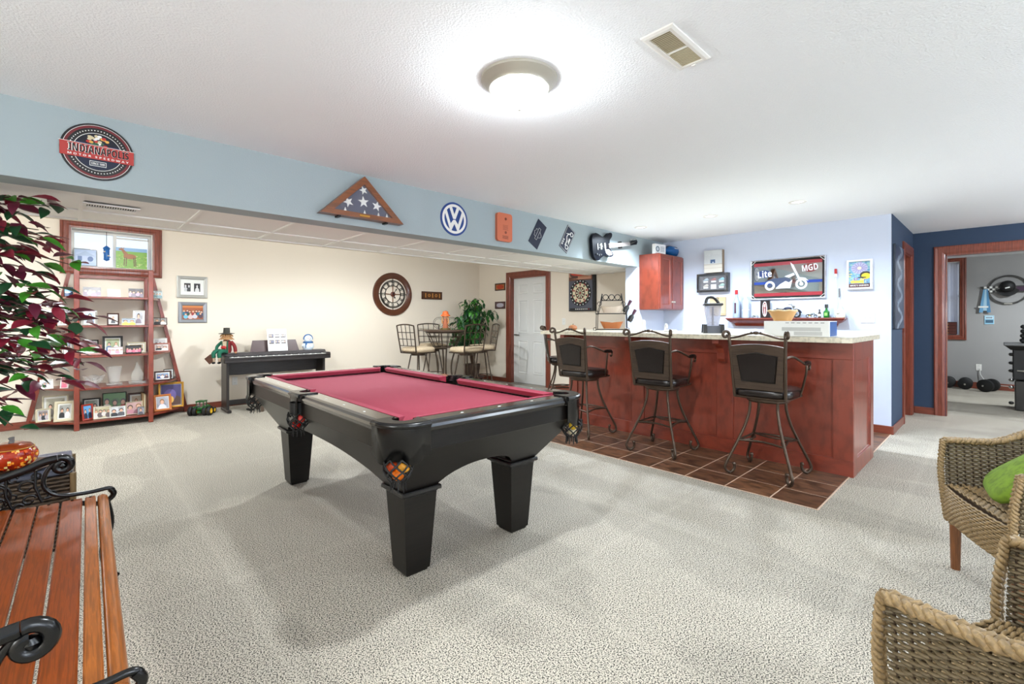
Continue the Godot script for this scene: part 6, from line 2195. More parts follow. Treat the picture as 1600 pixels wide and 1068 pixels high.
	part(o, "label", bx(Vector3(0, 0.13, 0.044), Vector3(0.022, 0.14, 0.004)), mat(Color(0.25, 0.12, 0.2), 0.5))
	part(bottle("frosted_bottle", "frosted white bottle beside the red capped one", "bottle", Vector3(sx, y, -2.345), [Vector2(0, 0), Vector2(0.042, 0), Vector2(0.045, 0.02), Vector2(0.04, 0.12), Vector2(0.045, 0.2), Vector2(0.045, 0.22), Vector2(0.022, 0.25), Vector2(0.018, 0.29)], mat(Color(0.70, 0.75, 0.82), 0.25), M.white, 0.023, 0.28, 0.318), "ridge", G.new().lathe([Vector2(0.044, 0.10), Vector2(0.047, 0.105), Vector2(0.044, 0.11)], 20), M.white)
	model_bike(Vector3(sx, y, -2.227), 0.25, "tiny silver motorcycle model beside the frosted bottle", M.silver, M.black_matt, -90)
	t = thing("standing_print", "tall narrow dark red print standing under the mirror's left corner", "picture", Vector3(6.53, y, -2.115), -90)
	part(t, "board", bx(Vector3(0, 0.113, 0), Vector3(0.115, 0.226, 0.016), 0.002), M.black)
	part(t, "print", print_sheet(0.10, 0.21, 50, Transform3D(Basis(), Vector3(-0.004, 0.113, 0.0087))), M.art)
	model_bike(Vector3(sx - 0.01, y, -1.865), 1.0, "large model motorcycle on the crown shelf behind the basket", M.navy_gloss, M.red, -90)
	model_bike(Vector3(sx, y, -1.592), 0.36, "small dark motorcycle model with a yellow wheel guard, right of the large one", M.black_matt, M.yellow, -90)
	part(bottle("small_bottle", "thin dark brown miniature bottle on the crown shelf", "bottle", Vector3(sx, y, -1.508), [Vector2(0, 0), Vector2(0.0155, 0), Vector2(0.0155, 0.055), Vector2(0.007, 0.07), Vector2(0.0065, 0.085)], mat(Color(0.14, 0.07, 0.05), 0.15), M.black, 0.008, 0.08, 0.1), "label", G.new().lathe([Vector2(0.0158, 0.015), Vector2(0.016, 0.016), Vector2(0.016, 0.044), Vector2(0.0158, 0.045)], 16), M.paper)
	part(bottle("green_bottle", "squat green bottle with a dark stopper on the crown shelf", "bottle", Vector3(sx, y, -1.437), [Vector2(0, 0), Vector2(0.028, 0), Vector2(0.031, 0.01), Vector2(0.031, 0.07), Vector2(0.012, 0.09), Vector2(0.011, 0.12)], mat(Color(0.12, 0.42, 0.16), 0.12), M.black, 0.019, 0.115, 0.158), "label", bx(Vector3(0, 0.04, 0.031), Vector3(0.03, 0.035, 0.003)), mat(Color(0.5, 0.75, 0.35), 0.5))
	t = bottle("decanter", "ivory faceted decanter at the right end of the crown shelf", "decanter", Vector3(sx, y, -1.30), [Vector2(0, 0), Vector2(0.045, 0), Vector2(0.05, 0.03), Vector2(0.042, 0.075), Vector2(0.016, 0.11), Vector2(0.012, 0.135)], mat(Color(0.85, 0.84, 0.74), 0.2), mat(Color(0.75, 0.8, 0.88), 0.15), 0.014, 0.13, 0.178)
	part(t, "medallion", G.new().ball(Vector3(-0.01, 0.05, 0.042), Vector3(0.018, 0.018, 0.008), 10), M.silver)
	t = bottle("tall_bottle", "very tall slim glass bottle with a red top on the crown shelf", "bottle", Vector3(6.54, y, -1.352), [Vector2(0, 0), Vector2(0.024, 0), Vector2(0.026, 0.01), Vector2(0.025, 0.08), Vector2(0.014, 0.2), Vector2(0.011, 0.45), Vector2(0.01, 0.53)], clear, M.red, 0.014, 0.515, 0.575)
	part(t, "collar", G.new().lathe([Vector2(0.0108, 0.48), Vector2(0.013, 0.482), Vector2(0.013, 0.512), Vector2(0.0105, 0.515)], 14), M.paper)
	part(t, "grey_strip", bx(Vector3(0.035, 0.29, 0.0), Vector3(0.016, 0.105, 0.006), 0.002), M.grey)  # plain grey strip beside the bottle neck

func model_bike(at, s, label, m, accent, turn):
	var t = thing("model_motorcycle", label, "model", at, turn)
	var sc = s * 0.115
	var V = func(x, y, z): return Vector3(x, y, z) * sc
	for x in [-1.0, 1.0]:
		var g = G.new()
		g.tube(arc(V.call(x, 0.42, 0), 0.36 * sc, 0, 345, 20, Vector3.RIGHT, Vector3.UP), 0.08 * sc, 6, true)
		var w = part(t, "wheel", g, M.black_matt)
		var h = G.new()
		for i in 6:
			var a = TAU * i / 6
			h.tube([V.call(x, 0.42, 0), V.call(x + 0.33 * cos(a), 0.42 + 0.33 * sin(a), 0)], 0.02 * sc, 4)
		h.ball(V.call(x, 0.42, 0), 0.1 * sc, 8)
		part(w, "spokes", h, M.chrome)
		part(t, "fender", G.new().tube(arc(V.call(x, 0.42, 0), 0.47 * sc, 30 if x < 0 else 10, 160 if x < 0 else 140, 10), 0.07 * sc, 6), m)
	part(t, "tank", G.new().ball(V.call(0.18, 0.98, 0), Vector3(0.42, 0.19, 0.2) * sc, 12), m)
	part(t, "seat", G.new().tube([V.call(-0.95, 1.0, 0), V.call(-0.6, 0.88, 0), V.call(-0.2, 0.86, 0)], [0.08 * sc, 0.14 * sc, 0.12 * sc], 8), M.black)
	part(t, "engine", bx(V.call(0.0, 0.55, 0), Vector3(0.6, 0.42, 0.26) * sc, 0.05 * sc), M.chrome)
	var g2 = G.new()
	for z in [-0.12, 0.12]:
		g2.tube([V.call(1.0, 0.42, z), V.call(0.62, 1.25, z)], 0.045 * sc, 6)
	part(t, "fork", g2, M.chrome)
	part(t, "handlebar", G.new().tube([V.call(0.35, 1.42, -0.4), V.call(0.55, 1.4, -0.2), V.call(0.6, 1.3, 0), V.call(0.55, 1.4, 0.2), V.call(0.35, 1.42, 0.4)], 0.035 * sc, 5), M.black)
	part(t, "headlamp", G.new().ball(V.call(0.78, 1.2, 0), 0.13 * sc, 8), M.chrome)
	part(t, "windscreen", G.new().hull([V.call(0.66, 1.3, -0.2), V.call(0.66, 1.3, 0.2), V.call(0.7, 1.3, 0.2), V.call(0.7, 1.3, -0.2)], [V.call(0.42, 1.66, -0.12), V.call(0.42, 1.66, 0.12), V.call(0.46, 1.66, 0.12), V.call(0.46, 1.66, -0.12)]), M.silver)
	part(t, "exhaust", G.new().tube([V.call(0.2, 0.4, 0.16), V.call(-0.3, 0.28, 0.18), V.call(-1.2, 0.32, 0.18)], 0.06 * sc, 6), M.chrome)
	part(t, "side_cover", bx(V.call(-0.45, 0.62, 0), Vector3(0.3, 0.26, 0.3) * sc, 0.06 * sc), accent)
	part(t, "stand", bx(V.call(0, 0.17, 0.1), Vector3(0.05, 0.34, 0.05) * sc), M.black_matt)

func mirror(X):
	var t = thing("bar_mirror", "printed bar mirror with a white motorcycle, two beer names and red bands", "mirror", Vector3(X, 1.787, -1.877), -90)
	var W = 0.85
	var H = 0.515
	var g = G.new()
	g.frame(W, H, [Vector2(0, 0), Vector2(0, 0.03), Vector2(0.004, 0.035), Vector2(0.014, 0.033), Vector2(0.016, 0.028)])
	part(t, "outer_frame", g, mat(Color(0.72, 0.72, 0.74), 0.25, 0.8))
	g = G.new()
	g.frame(W - 0.03, H - 0.03, [Vector2(0, 0.028), Vector2(0.006, 0.03), Vector2(0.02, 0.022), Vector2(0.026, 0.016)])
	part(t, "inner_frame", g, M.black)
	part(t, "looking_glass", bx(Vector3(0, 0, 0.013), Vector3(W - 0.07, H - 0.07, 0.004)), mat(Color(0.86, 0.88, 0.88), 0.03, 1.0))
	var red = mat(Color(0.58, 0.16, 0.2), 0.3)
	for s in [-1, 1]:
		part(t, "red_band", bx(Vector3(0, s * 0.198, 0.0158), Vector3(0.775, 0.046, 0.001)), red)
		part(t, "blue_band", bx(Vector3(s * 0.29, -0.045, 0.0157), Vector3(0.2, 0.035, 0.001)), mat(Color(0.13, 0.24, 0.55), 0.25))
		for q in [-1, 1]:
			g = G.new()
			for k in 2:
				g.tube([Vector3(s * (0.40 - 0.035 * k), q * 0.242, 0.03), Vector3(s * 0.408, q * (0.236 - 0.035 * k), 0.03)], 0.007, 4, false, 0.5)
			part(t, "corner_stripe", g, M.paper)
	var wht = mat(Color(0.86, 0.87, 0.9), 0.4)
	g = G.new()
	g.prism(circle2(0.085, 24, Vector2(-0.26, 0.075), 0.05), 0.0155, 0.0165)
	part(t, "emblem", g, mat(Color(0.15, 0.22, 0.42), 0.3))
	words(t, "lettering", "Lite", 0.165, 0.09, wht, Vector3(-0.255, 0.075, 0.0175), Basis(Vector3.BACK, 0.06), 0.001)
	g = G.new()
	g.prism(circle2(0.088, 24, Vector2(0.255, 0.12), 0.052), 0.0155, 0.0165)
	part(t, "emblem", g, mat(Color(0.45, 0.12, 0.12), 0.3))
	words(t, "lettering", "MGD", 0.17, 0.075, wht, Vector3(0.255, 0.122, 0.0175), Basis(Vector3.BACK, 0.1), 0.001)
	# motorcycle print
	var z = 0.0162
	var big = Transform3D(Basis().scaled(Vector3(1.3, 1.3, 1)), Vector3(0.0, 0.01, 0))
	g = G.new()
	ring2(g, 0.032, 0.05, 0.0152, z + 0.0006, 24, Vector3(0.125, -0.065, 0))
	ring2(g, 0.0, 0.016, 0.0152, z + 0.0006, 16, Vector3(0.125, -0.065, 0))
	ring2(g, 0.026, 0.046, 0.0152, z + 0.0006, 24, Vector3(-0.15, -0.07, 0))
	g.prism([Vector2(0.12, -0.06), Vector2(0.132, -0.055), Vector2(0.06, 0.12), Vector2(0.03, 0.15), Vector2(0.045, 0.10)], 0.0152, z + 0.0004)
	g.prism([Vector2(-0.02, 0.015), Vector2(0.06, 0.045), Vector2(0.07, 0.025), Vector2(0.02, 0.0)], 0.0152, z + 0.0003)
	g.prism([Vector2(-0.10, -0.10), Vector2(0.03, -0.10), Vector2(0.05, -0.02), Vector2(0.02, -0.045), Vector2(-0.01, -0.03), Vector2(-0.06, -0.06)], 0.0152, z + 0.0003)
	g.prism([Vector2(0.075, -0.015), Vector2(0.11, 0.0), Vector2(0.16, -0.01), Vector2(0.185, -0.04), Vector2(0.165, -0.03), Vector2(0.12, -0.012)], 0.0152, z + 0.0002)
	part(t, "motorcycle_print", g, wht, "", "stuff").transform = big
	g = G.new()
	g.prism([Vector2(-0.20, -0.085), Vector2(-0.19, -0.02), Vector2(-0.12, 0.0), Vector2(-0.02, 0.005), Vector2(0.03, -0.01), Vector2(0.04, -0.06), Vector2(-0.02, -0.08)], 0.0152, 0.0157)
	part(t, "motorcycle_shade", g, mat(Color(0.2, 0.25, 0.36), 0.35)).transform = big

# ---------------------------------------------------------------- on the bar
func bar_top_things():
	var Y = 1.131
	# white printed box with basket
	var t = thing("white_box", "low long white printed box lying on the bar top", "box", Vector3(4.47, Y, -1.18), -90)
	part(t, "box", bx(Vector3(0, 0.063, 0), Vector3(0.48, 0.126, 0.24), 0.002), M.paper)
	part(t, "blue_side", bx(Vector3(0.2405, 0.063, 0), Vector3(0.002, 0.116, 0.22)), mat(Color(0.16, 0.33, 0.58), 0.4))
	var pale = mat(Color(0.72, 0.72, 0.70), 0.6)
	for i in 7:
		part(t, "slot_mark", bx(Vector3(-0.06 + 0.042 * i, 0.112, 0.1205), Vector3(0.026, 0.005, 0.001)), M.grey)
	part(t, "print_panel", bx(Vector3(0.04, 0.06, 0.1204), Vector3(0.28, 0.03, 0.001)), pale)
	part(t, "print_panel", bx(Vector3(0.09, 0.025, 0.1204), Vector3(0.2, 0.03, 0.001)), pale)
	t = thing("wicker_basket", "round pale wicker basket standing on the white box", "basket", Vector3(4.47, Y + 0.127, -1.31))
	var prof = []
	for i in 9:
		var f = i / 8.0
		prof.append(Vector2(0.072 + 0.042 * f, 0.09 * f))
	var g = G.new()
	var ra = []
	var rb = []
	for i in 15:
		var f = i / 14.0
		var r1 = []
		for k in 48:
			var a = TAU * k / 48
			var r = 0.068 + 0.04 * f + 0.0035 * sin(24 * a + PI * (i % 2))
			r1.append(Vector3(cos(a) * r, 0.004 + 0.082 * f, sin(a) * r))
		ra.append(r1)
	g.grid(ra, true, true)
	g.lathe([Vector2(0, 0.001), Vector2(0.068, 0.001), Vector2(0.068, 0.005), Vector2(0, 0.006)], 30)
	part(t, "weave", g, mat(Color(0.78, 0.6, 0.38), 0.7), "", "stuff")
	var rim = []
	for k in 40:
		var a = TAU * k / 40
		rim.append(Vector3(cos(a) * (0.109 + 0.003 * sin(8 * a)), 0.088 + 0.003 * cos(8 * a), sin(a) * (0.109 + 0.003 * sin(8 * a))))
	part(t, "rim", G.new().tube(rim, 0.007, 6, true), mat(Color(0.85, 0.74, 0.56), 0.7))
	# blender
	t = thing("blender", "countertop blender with a clear jar and black lid on the bar", "blender", Vector3(4.86, Y, -2.08), -60)
	var dk = M.black
	part(t, "base", G.new().taper(Vector3(0, 0, 0), Vector2(0.19, 0.19), Vector2(0.14, 0.14), 0.075), mat(Color(0.42, 0.43, 0.46), 0.3, 0.6))
	for q in [[-1, -1], [-1, 1], [1, -1], [1, 1]]:
		part(t, "foot", G.new().taper(Vector3(q[0] * 0.082, 0, q[1] * 0.082), Vector2(0.04, 0.04), Vector2(0.03, 0.03), 0.09), dk)
	g = G.new()
	var jr = []
	for q in [[0.056, 0.075], [0.066, 0.14], [0.083, 0.285], [0.080, 0.285], [0.063, 0.14], [0.053, 0.08]]:
		var row = []
		for k in 32:
			var a = TAU * k / 32
			var e = pow(pow(absf(cos(a)), 4.0) + pow(absf(sin(a)), 4.0), -0.25)
			row.append(Vector3(cos(a) * e * q[0], q[1], sin(a) * e * q[0]))
		jr.append(row)
	jr.reverse()
	g.grid(jr, true, true)
	part(t, "jar", g, M.jar)
	part(t, "lid", bx(Vector3(0, 0.295, 0), Vector3(0.182, 0.026, 0.182), 0.008), dk)
	part(t, "handle", G.new().tube(smoothed([Vector3(-0.07, 0.30, 0.0), Vector3(-0.05, 0.365, 0), Vector3(0.01, 0.365, 0), Vector3(0.06, 0.305, 0)], 5), 0.015, 8), dk)
	g = G.new()
	g.lathe([Vector2(0.014, 0.08), Vector2(0.01, 0.1), Vector2(0.009, 0.27), Vector2(0, 0.271)], 10)
	for i in 3:
		g.box(Vector3(0, 0.11 + 0.04 * i, 0), Vector3(0.07, 0.006, 0.012), 0.001, Basis(Vector3.UP, i * 1.1))
	part(t, "blade_shaft", g, dk)
	# wrought rack with baskets
	t = thing("wire_rack", "black scrolled wire rack with two tiers of baskets on the bar by the dartboard", "rack", Vector3(5.05, Y, -3.46), -60)
	g = G.new()
	for s in [-1, 1]:
		for z in [-0.09, 0.09]:
			g.tube([Vector3(s * 0.19, 0.0, z), Vector3(s * 0.185, 0.2, z), Vector3(s * 0.15, 0.30, z * 0.8), Vector3(s * 0.12, 0.47, z * 0.3)], 0.005, 5)
		g.tube(arc(Vector3(s * 0.205, 0.018, 0.09), 0.018, -90, 250, 14), 0.004, 5)
		g.tube(arc(Vector3(s * 0.175, 0.225, 0.09), 0.022, -90, 250, 14), 0.004, 5)
		g.tube(arc(Vector3(s * 0.15, 0.34, 0.07), 0.025, 200, -120, 14), 0.004, 5)
	var rack = part(t, "side_frame", g, M.iron)
	for y in [0.012, 0.215]:
		g = G.new()
		for z in [-0.09, 0.09]:
			g.tube([Vector3(-0.19, y, z), Vector3(0.19, y, z)], 0.005, 5)
		part(t, "tier_rail", g, M.iron)
	g = G.new()
	for x in [-0.12, 0.12]:
		g.tube([Vector3(x, 0.38, 0.02), Vector3(x, 0.44, 0.02), Vector3(x * 1.02, 0.475, 0.02)], [0.006, 0.006, 0.002], 5)
	g.tube([Vector3(-0.13, 0.385, 0.02), Vector3(0.13, 0.385, 0.02)], 0.006, 5)
	for x in [-0.075, 0.0, 0.075]:
		g.tube(arc(Vector3(x, 0.425, 0.02), 0.034, -90, 250, 14), 0.005, 5)
	part(t, "crest", g, M.iron)
	for y in [0.02, 0.22]:
		g = G.new()
		var w = 0.15
		var rows = []
		for i in 7:
			var f = i / 6.0
			var row = []
			for k in 28:
				var a = TAU * k / 28
				var e = pow(pow(absf(cos(a)), 5.0) + pow(absf(sin(a)), 5.0), -0.2)
				row.append(Vector3(cos(a) * e * (0.10 + 0.045 * f), y + 0.005 + 0.075 * f * (1 + 0.25 * absf(cos(a))), sin(a) * e * (0.06 + 0.02 * f)))
			rows.append(row)
		g.grid(rows, true, true)
		part(t, "basket", g, mat([Color(0.62, 0.35, 0.16), Color(0.72, 0.66, 0.6)][0 if y < 0.1 else 1], 0.6))
	for i in 4:
		part(t, "folded_card", bx(Vector3(-0.07 + 0.05 * i, 0.27, 0.02), Vector3(0.045, 0.05, 0.02), 0.002, Basis(Vector3.UP, 0.3 * i)), [M.paper, M.red, M.paper, M.paper][i])
	for i in 2:
		var p = [Vector3(5.20, 1.41, -3.34), Vector3(5.245, 1.29, -3.30)][i]
		t = thing("foil_bottle", ["purple necked bottle in the upper side ring of the wire rack", "purple necked bottle in the lower side ring of the wire rack"][i], "bottle", p, -60)
		t.rotation.z = -0.5
		part(t, "body", G.new().lathe([Vector2(0, -0.05), Vector2(0.03, -0.05), Vector2(0.032, 0.02), Vector2(0.012, 0.05), Vector2(0.012, 0.06)], 14), M.black)
		part(t, "foil_neck", G.new().lathe([Vector2(0.013, 0.05), Vector2(0.017, 0.06), Vector2(0.021, 0.12), Vector2(0, 0.125)], 12), mat(Color(0.26, 0.1, 0.2), 0.4))
		part(t, "holder", G.new().tube(arc(Vector3(0, -0.02, 0), 0.036, 0, 345, 18, Vector3.RIGHT, Vector3.BACK), 0.004, 5, true), M.iron)
	# small things by the back counter
	bottle("soap_bottle", "plain white cylinder bottle on the bar below the wall cabinet", "bottle", Vector3(5.15, Y, -3.06), [Vector2(0, 0), Vector2(0.023, 0), Vector2(0.024, 0.11), Vector2(0.014, 0.118), Vector2(0.012, 0.122)], M.white, M.white, 0.02, 0.118, 0.132)
	solo("folded_towel", "small folded white cloth on the bar right of the tap", "towel", bx(Vector3(0, 0.011, 0), Vector3(0.08, 0.022, 0.13), 0.008), M.paper, Vector3(4.95, Y, -2.60))
	t = thing("gourd", "small brown and orange gourd at the left end of the bar", "gourd", Vector3(4.72, Y, -3.83))
	part(t, "body", G.new().lathe([Vector2(0, 0.0), Vector2(0.04, 0.004), Vector2(0.058, 0.028), Vector2(0.05, 0.055), Vector2(0.02, 0.07), Vector2(0, 0.068)], 18), mat(Color(0.55, 0.33, 0.17), 0.6))
	part(t, "stem", G.new().tube([Vector3(0, 0.065, 0), Vector3(0.005, 0.085, 0.003)], [0.007, 0.005], 6), mat(Color(0.35, 0.28, 0.15), 0.8))
	t = thing("sink_counter", "low back counter with a sink tap behind the bar", "counter", Vector3(6.0, 0, -3.26))
	part(t, "cabinet", bx(Vector3(0, 0.44, 0), Vector3(1.1, 0.88, 0.56), 0.004), M.cherry)
	part(t, "worktop", bx(Vector3(0, 0.90, 0.01), Vector3(1.14, 0.04, 0.60), 0.006), M.counter)
	t = thing("sink_tap", "arched chrome sink tap showing above the bar top", "tap", Vector3(5.98, 0.92, -3.22), -50)
	part(t, "spout", G.new().tube([Vector3(0, 0, 0), Vector3(0, 0.2, 0)] + arc(Vector3(0, 0.22, 0.065), 0.065, 180, 10, 12, Vector3.BACK, Vector3.UP), 0.013, 10), M.white)
	part(t, "handle", G.new().tube([Vector3(0.06, 0, 0), Vector3(0.06, 0.05, 0), Vector3(0.09, 0.08, 0.02)], 0.011, 8), M.chrome)

# ---------------------------------------------------------------- hall and grey room
func far_room_things():
	var t = thing("hall_picture", "dark blue unframed picture of a pale street sketch on the dark hall wall", "picture", Vector3(6.96, 1.165, -0.84))
	part(t, "canvas", bx(Vector3(0, 0.475, 0.012), Vector3(0.645, 0.95, 0.024), 0.003), mat(Color(0.12, 0.17, 0.24), 0.4))
	part(t, "print", print_sheet(0.64, 0.945, 47, Transform3D(Basis(), Vector3(0, 0.475, 0.0246))), M.art)
	var X = 12.1
	# wheel shaped wall sign with a checkered wing
	t = thing("wheel_sign", "black ring wall sign crossed by a checkered wing on the grey wall", "sign", Vector3(X, 1.80, 0.07), -90)
	var g = G.new()
	ring2(g, 0.232, 0.262, 0.01, 0.03, 44)
	part(t, "ring", g, M.black)
	part(t, "wing", G.new().prism([Vector2(-0.36, 0.07), Vector2(0.42, 0.07), Vector2(0.42, -0.045), Vector2(-0.27, -0.045)], 0.03, 0.04), M.black)
	for i in 9:
		for j in 3:
			if (i + j) % 2 == 0:
				part(t, "check", bx(Vector3(-0.285 + 0.036 * i, 0.05 - 0.036 * j, 0.0405), Vector3(0.035, 0.035, 0.002)), M.paper)
	part(t, "purple_panel", bx(Vector3(0.25, 0.012, 0.0405), Vector3(0.3, 0.08, 0.002)), mat(Color(0.2, 0.06, 0.2), 0.4))
	part(t, "highlight", bx(Vector3(0, -0.247, 0.0305), Vector3(0.1, 0.02, 0.002)), M.silver)
	t = thing("baseball_cap", "black baseball cap hanging on the ring sign", "cap", Vector3(X - 0.045, 1.86, 0.06), -90)
	g = G.new()
	g.X = Transform3D(Basis(Vector3.RIGHT, PI / 2), Vector3())
	g.lathe([Vector2(0.10, 0), Vector2(0.10, 0.05), Vector2(0.085, 0.10), Vector2(0.05, 0.125), Vector2(0, 0.132)], 20)
	part(t, "crown", g, M.black_matt)
	g = G.new()
	var br = []
	for i in 4:
		var row = []
		for k in 9:
			var a = deg_to_rad(200 + 140.0 * k / 8)
			var r = 0.098 + 0.022 * i
			row.append(Vector3(cos(a) * r * 0.95, sin(a) * r - 0.004 * i, 0.012 + 0.012 * i - 0.01 * absf(cos(a)) * i))
		br.append(row)
	g.grid(br)
	part(t, "brim", g, M.black_matt)
	part(t, "badge", bx(Vector3(0, -0.03, 0.128), Vector3(0.06, 0.02, 0.006), 0.002, Basis(Vector3.BACK, 0.3)), M.paper)
	t = thing("hanging_towel", "light blue striped cloth hanging from the left of the ring sign", "cloth", Vector3(X - 0.045, 1.40, -0.21), -90)
	for i in 3:
		part(t, "strip", G.new().hull([Vector3(-0.085 + 0.05 * i, 0.03 * (i % 2), -0.008), Vector3(-0.035 + 0.05 * i, 0.03 * (i % 2), -0.008), Vector3(-0.035 + 0.05 * i, 0.03 * (i % 2), 0.008), Vector3(-0.085 + 0.05 * i, 0.03 * (i % 2), 0.008)], [Vector3(-0.03 + 0.02 * i, 0.42, -0.005), Vector3(-0.01 + 0.02 * i, 0.42, -0.005), Vector3(-0.01 + 0.02 * i, 0.42, 0.005), Vector3(-0.03 + 0.02 * i, 0.42, 0.005)]), mat([Color(0.4, 0.6, 0.74), Color(0.62, 0.75, 0.82), Color(0.3, 0.5, 0.65)][i], 0.8))
	part(t, "band", bx(Vector3(-0.03, 0.1, 0.01), Vector3(0.13, 0.03, 0.006)), M.paper)
	t = thing("ticket", "pale blue ticket pinned to the grey wall under the hanging cloth", "ticket", Vector3(X, 1.185, -0.165), -90)
	part(t, "card", bx(Vector3(0, 0.08, 0.006), Vector3(0.125, 0.16, 0.01), 0.002), M.paper)
	part(t, "print", print_sheet(0.12, 0.155, 48, Transform3D(Basis(), Vector3(0, 0.08, 0.0116))), M.art)
	# curtain and jewellery chest in the window
	g = G.new()
	var rows = []
	for i in 2:
		var row = []
		for k in 41:
			row.append(Vector3(12.22 + 0.012 * sin(k * 1.1), 2.35 - 1.36 * i, -1.24 + 0.66 * k / 40.0))
		rows.append(row)
	g.grid(rows)
	var cu = mat(Color(0.9, 0.9, 0.92), 0.8)
	cu.backlight_enabled = true
	cu.backlight = Color(0.8, 0.8, 0.85)
	solo("sheer_curtain", "sheer white curtain in the window of the grey room", "curtain", g, cu)
	t = thing("jewellery_chest", "small brown chest of drawers on the sill of the grey room window", "chest", Vector3(12.145, 0.985, -0.71), -90)
	part(t, "body", bx(Vector3(0, 0.12, 0), Vector3(0.24, 0.24, 0.10), 0.006), M.darkwood)
	for i in 4:
		var d = part(t, "drawer", bx(Vector3(0, 0.035 + 0.055 * i, 0.052), Vector3(0.21, 0.045, 0.008), 0.003), mat(Color(0.33, 0.15, 0.12), 0.35))
		part(d, "knob", G.new().ball(Vector3(0, 0.035 + 0.055 * i, 0.06), 0.008, 8), M.gold)
	# dumbbells on the floor
	for q in [[12.0, -0.70, 90, 0.10, "black dumbbell on the carpet farthest left under the grey room window"], [11.93, -0.47, 90, 0.10, "black dumbbell second from the left under the grey room window"], [11.75, -0.17, 70, 0.11, "black dumbbell nearest the door opening, its end plate facing out"]]:
		t = thing("dumbbell", q[4], "dumbbell", Vector3(q[0], q[3], q[1]), q[2], "dumbbells on the grey room carpet")
		var b = Basis(Vector3.RIGHT, PI / 2)
		part(t, "handle", G.new().lathe([Vector2(0, -0.2), Vector2(0.014, -0.2), Vector2(0.014, 0.2), Vector2(0, 0.2)], 12, Vector3(), b), M.chrome)
		for s in [-1, 1]:
			for k in 2:
				var zz = s * (0.09 + 0.035 * k)
				part(t, "weight_plate", G.new().lathe([Vector2(0, -0.015), Vector2(q[3] - 0.012, -0.015), Vector2(q[3], -0.008), Vector2(q[3], 0.008), Vector2(q[3] - 0.012, 0.015), Vector2(0.04, 0.012), Vector2(0, 0.012)], 22, Vector3(0, 0, zz), b), M.black_matt)
	solo("power_cord", "thin white cord running from the outlet along the grey wall", "cord", G.new().tube(smoothed([Vector3(12.075, 0.37, -0.28), Vector3(12.06, 0.25, -0.27), Vector3(12.0, 0.12, -0.15), Vector3(11.9, 0.10, 0.1), Vector3(11.6, 0.14, 0.35), Vector3(11.2, 0.10, 0.6)], 6), 0.006, 6), M.paper)
	# black cabinet at the frame edge
	t = thing("tool_cabinet", "black cabinet with a grey overhanging top at the right edge of the grey room", "cabinet", Vector3(9.80, 0, 0.36))
	part(t, "lower_body", bx(Vector3(0, 0.21, 0.02), Vector3(0.46, 0.42, 0.52), 0.01), M.black)
	part(t, "upper_body", bx(Vector3(0, 0.64, 0.02), Vector3(0.50, 0.42, 0.56), 0.01), M.black_matt)
	part(t, "moulding", G.new().taper(Vector3(0, 0.845, 0), Vector2(0.50, 0.56), Vector2(0.60, 0.68), 0.06), M.black)
	part(t, "top_slab", bx(Vector3(0, 0.92, 0), Vector3(0.62, 0.032, 0.70), 0.008), M.grey)
	for y in [0.10, 0.32, 0.42, 0.55, 0.66, 0.78]:
		part(t, "latch", G.new().ball(Vector3(-0.2, y, -0.275), Vector3(0.03, 0.025, 0.03), 8), M.chrome if y > 0.3 and y < 0.5 else M.black)
	part(t, "rail_bar", G.new().tube([Vector3(-0.262, 0.56, -0.22), Vector3(-0.285, 0.56, -0.1), Vector3(-0.285, 0.55, 0.25)], 0.011, 8), M.silver)
	part(t, "shelf_lip", bx(Vector3(-0.24, 0.44, 0.0), Vector3(0.1, 0.03, 0.3), 0.006), M.silver)
	t = thing("folded_stack", "stack of folded black cloths on the grey cabinet top", "cloth", Vector3(9.88, 0.936, 0.32))
	for i in 4:
		part(t, "folded_cloth", bx(Vector3(0.004 * i, 0.035 + 0.065 * i, 0.003 * i), Vector3(0.3 - 0.01 * i, 0.06, 0.3), 0.018), M.black_matt)
	solo("small_dish", "small grey dish at the edge of the grey cabinet top", "dish", G.new().lathe([Vector2(0, 0), Vector2(0.05, 0), Vector2(0.065, 0.012), Vector2(0.05, 0.008), Vector2(0, 0.005)], 20), M.silver, Vector3(9.63, 0.937, 0.28))

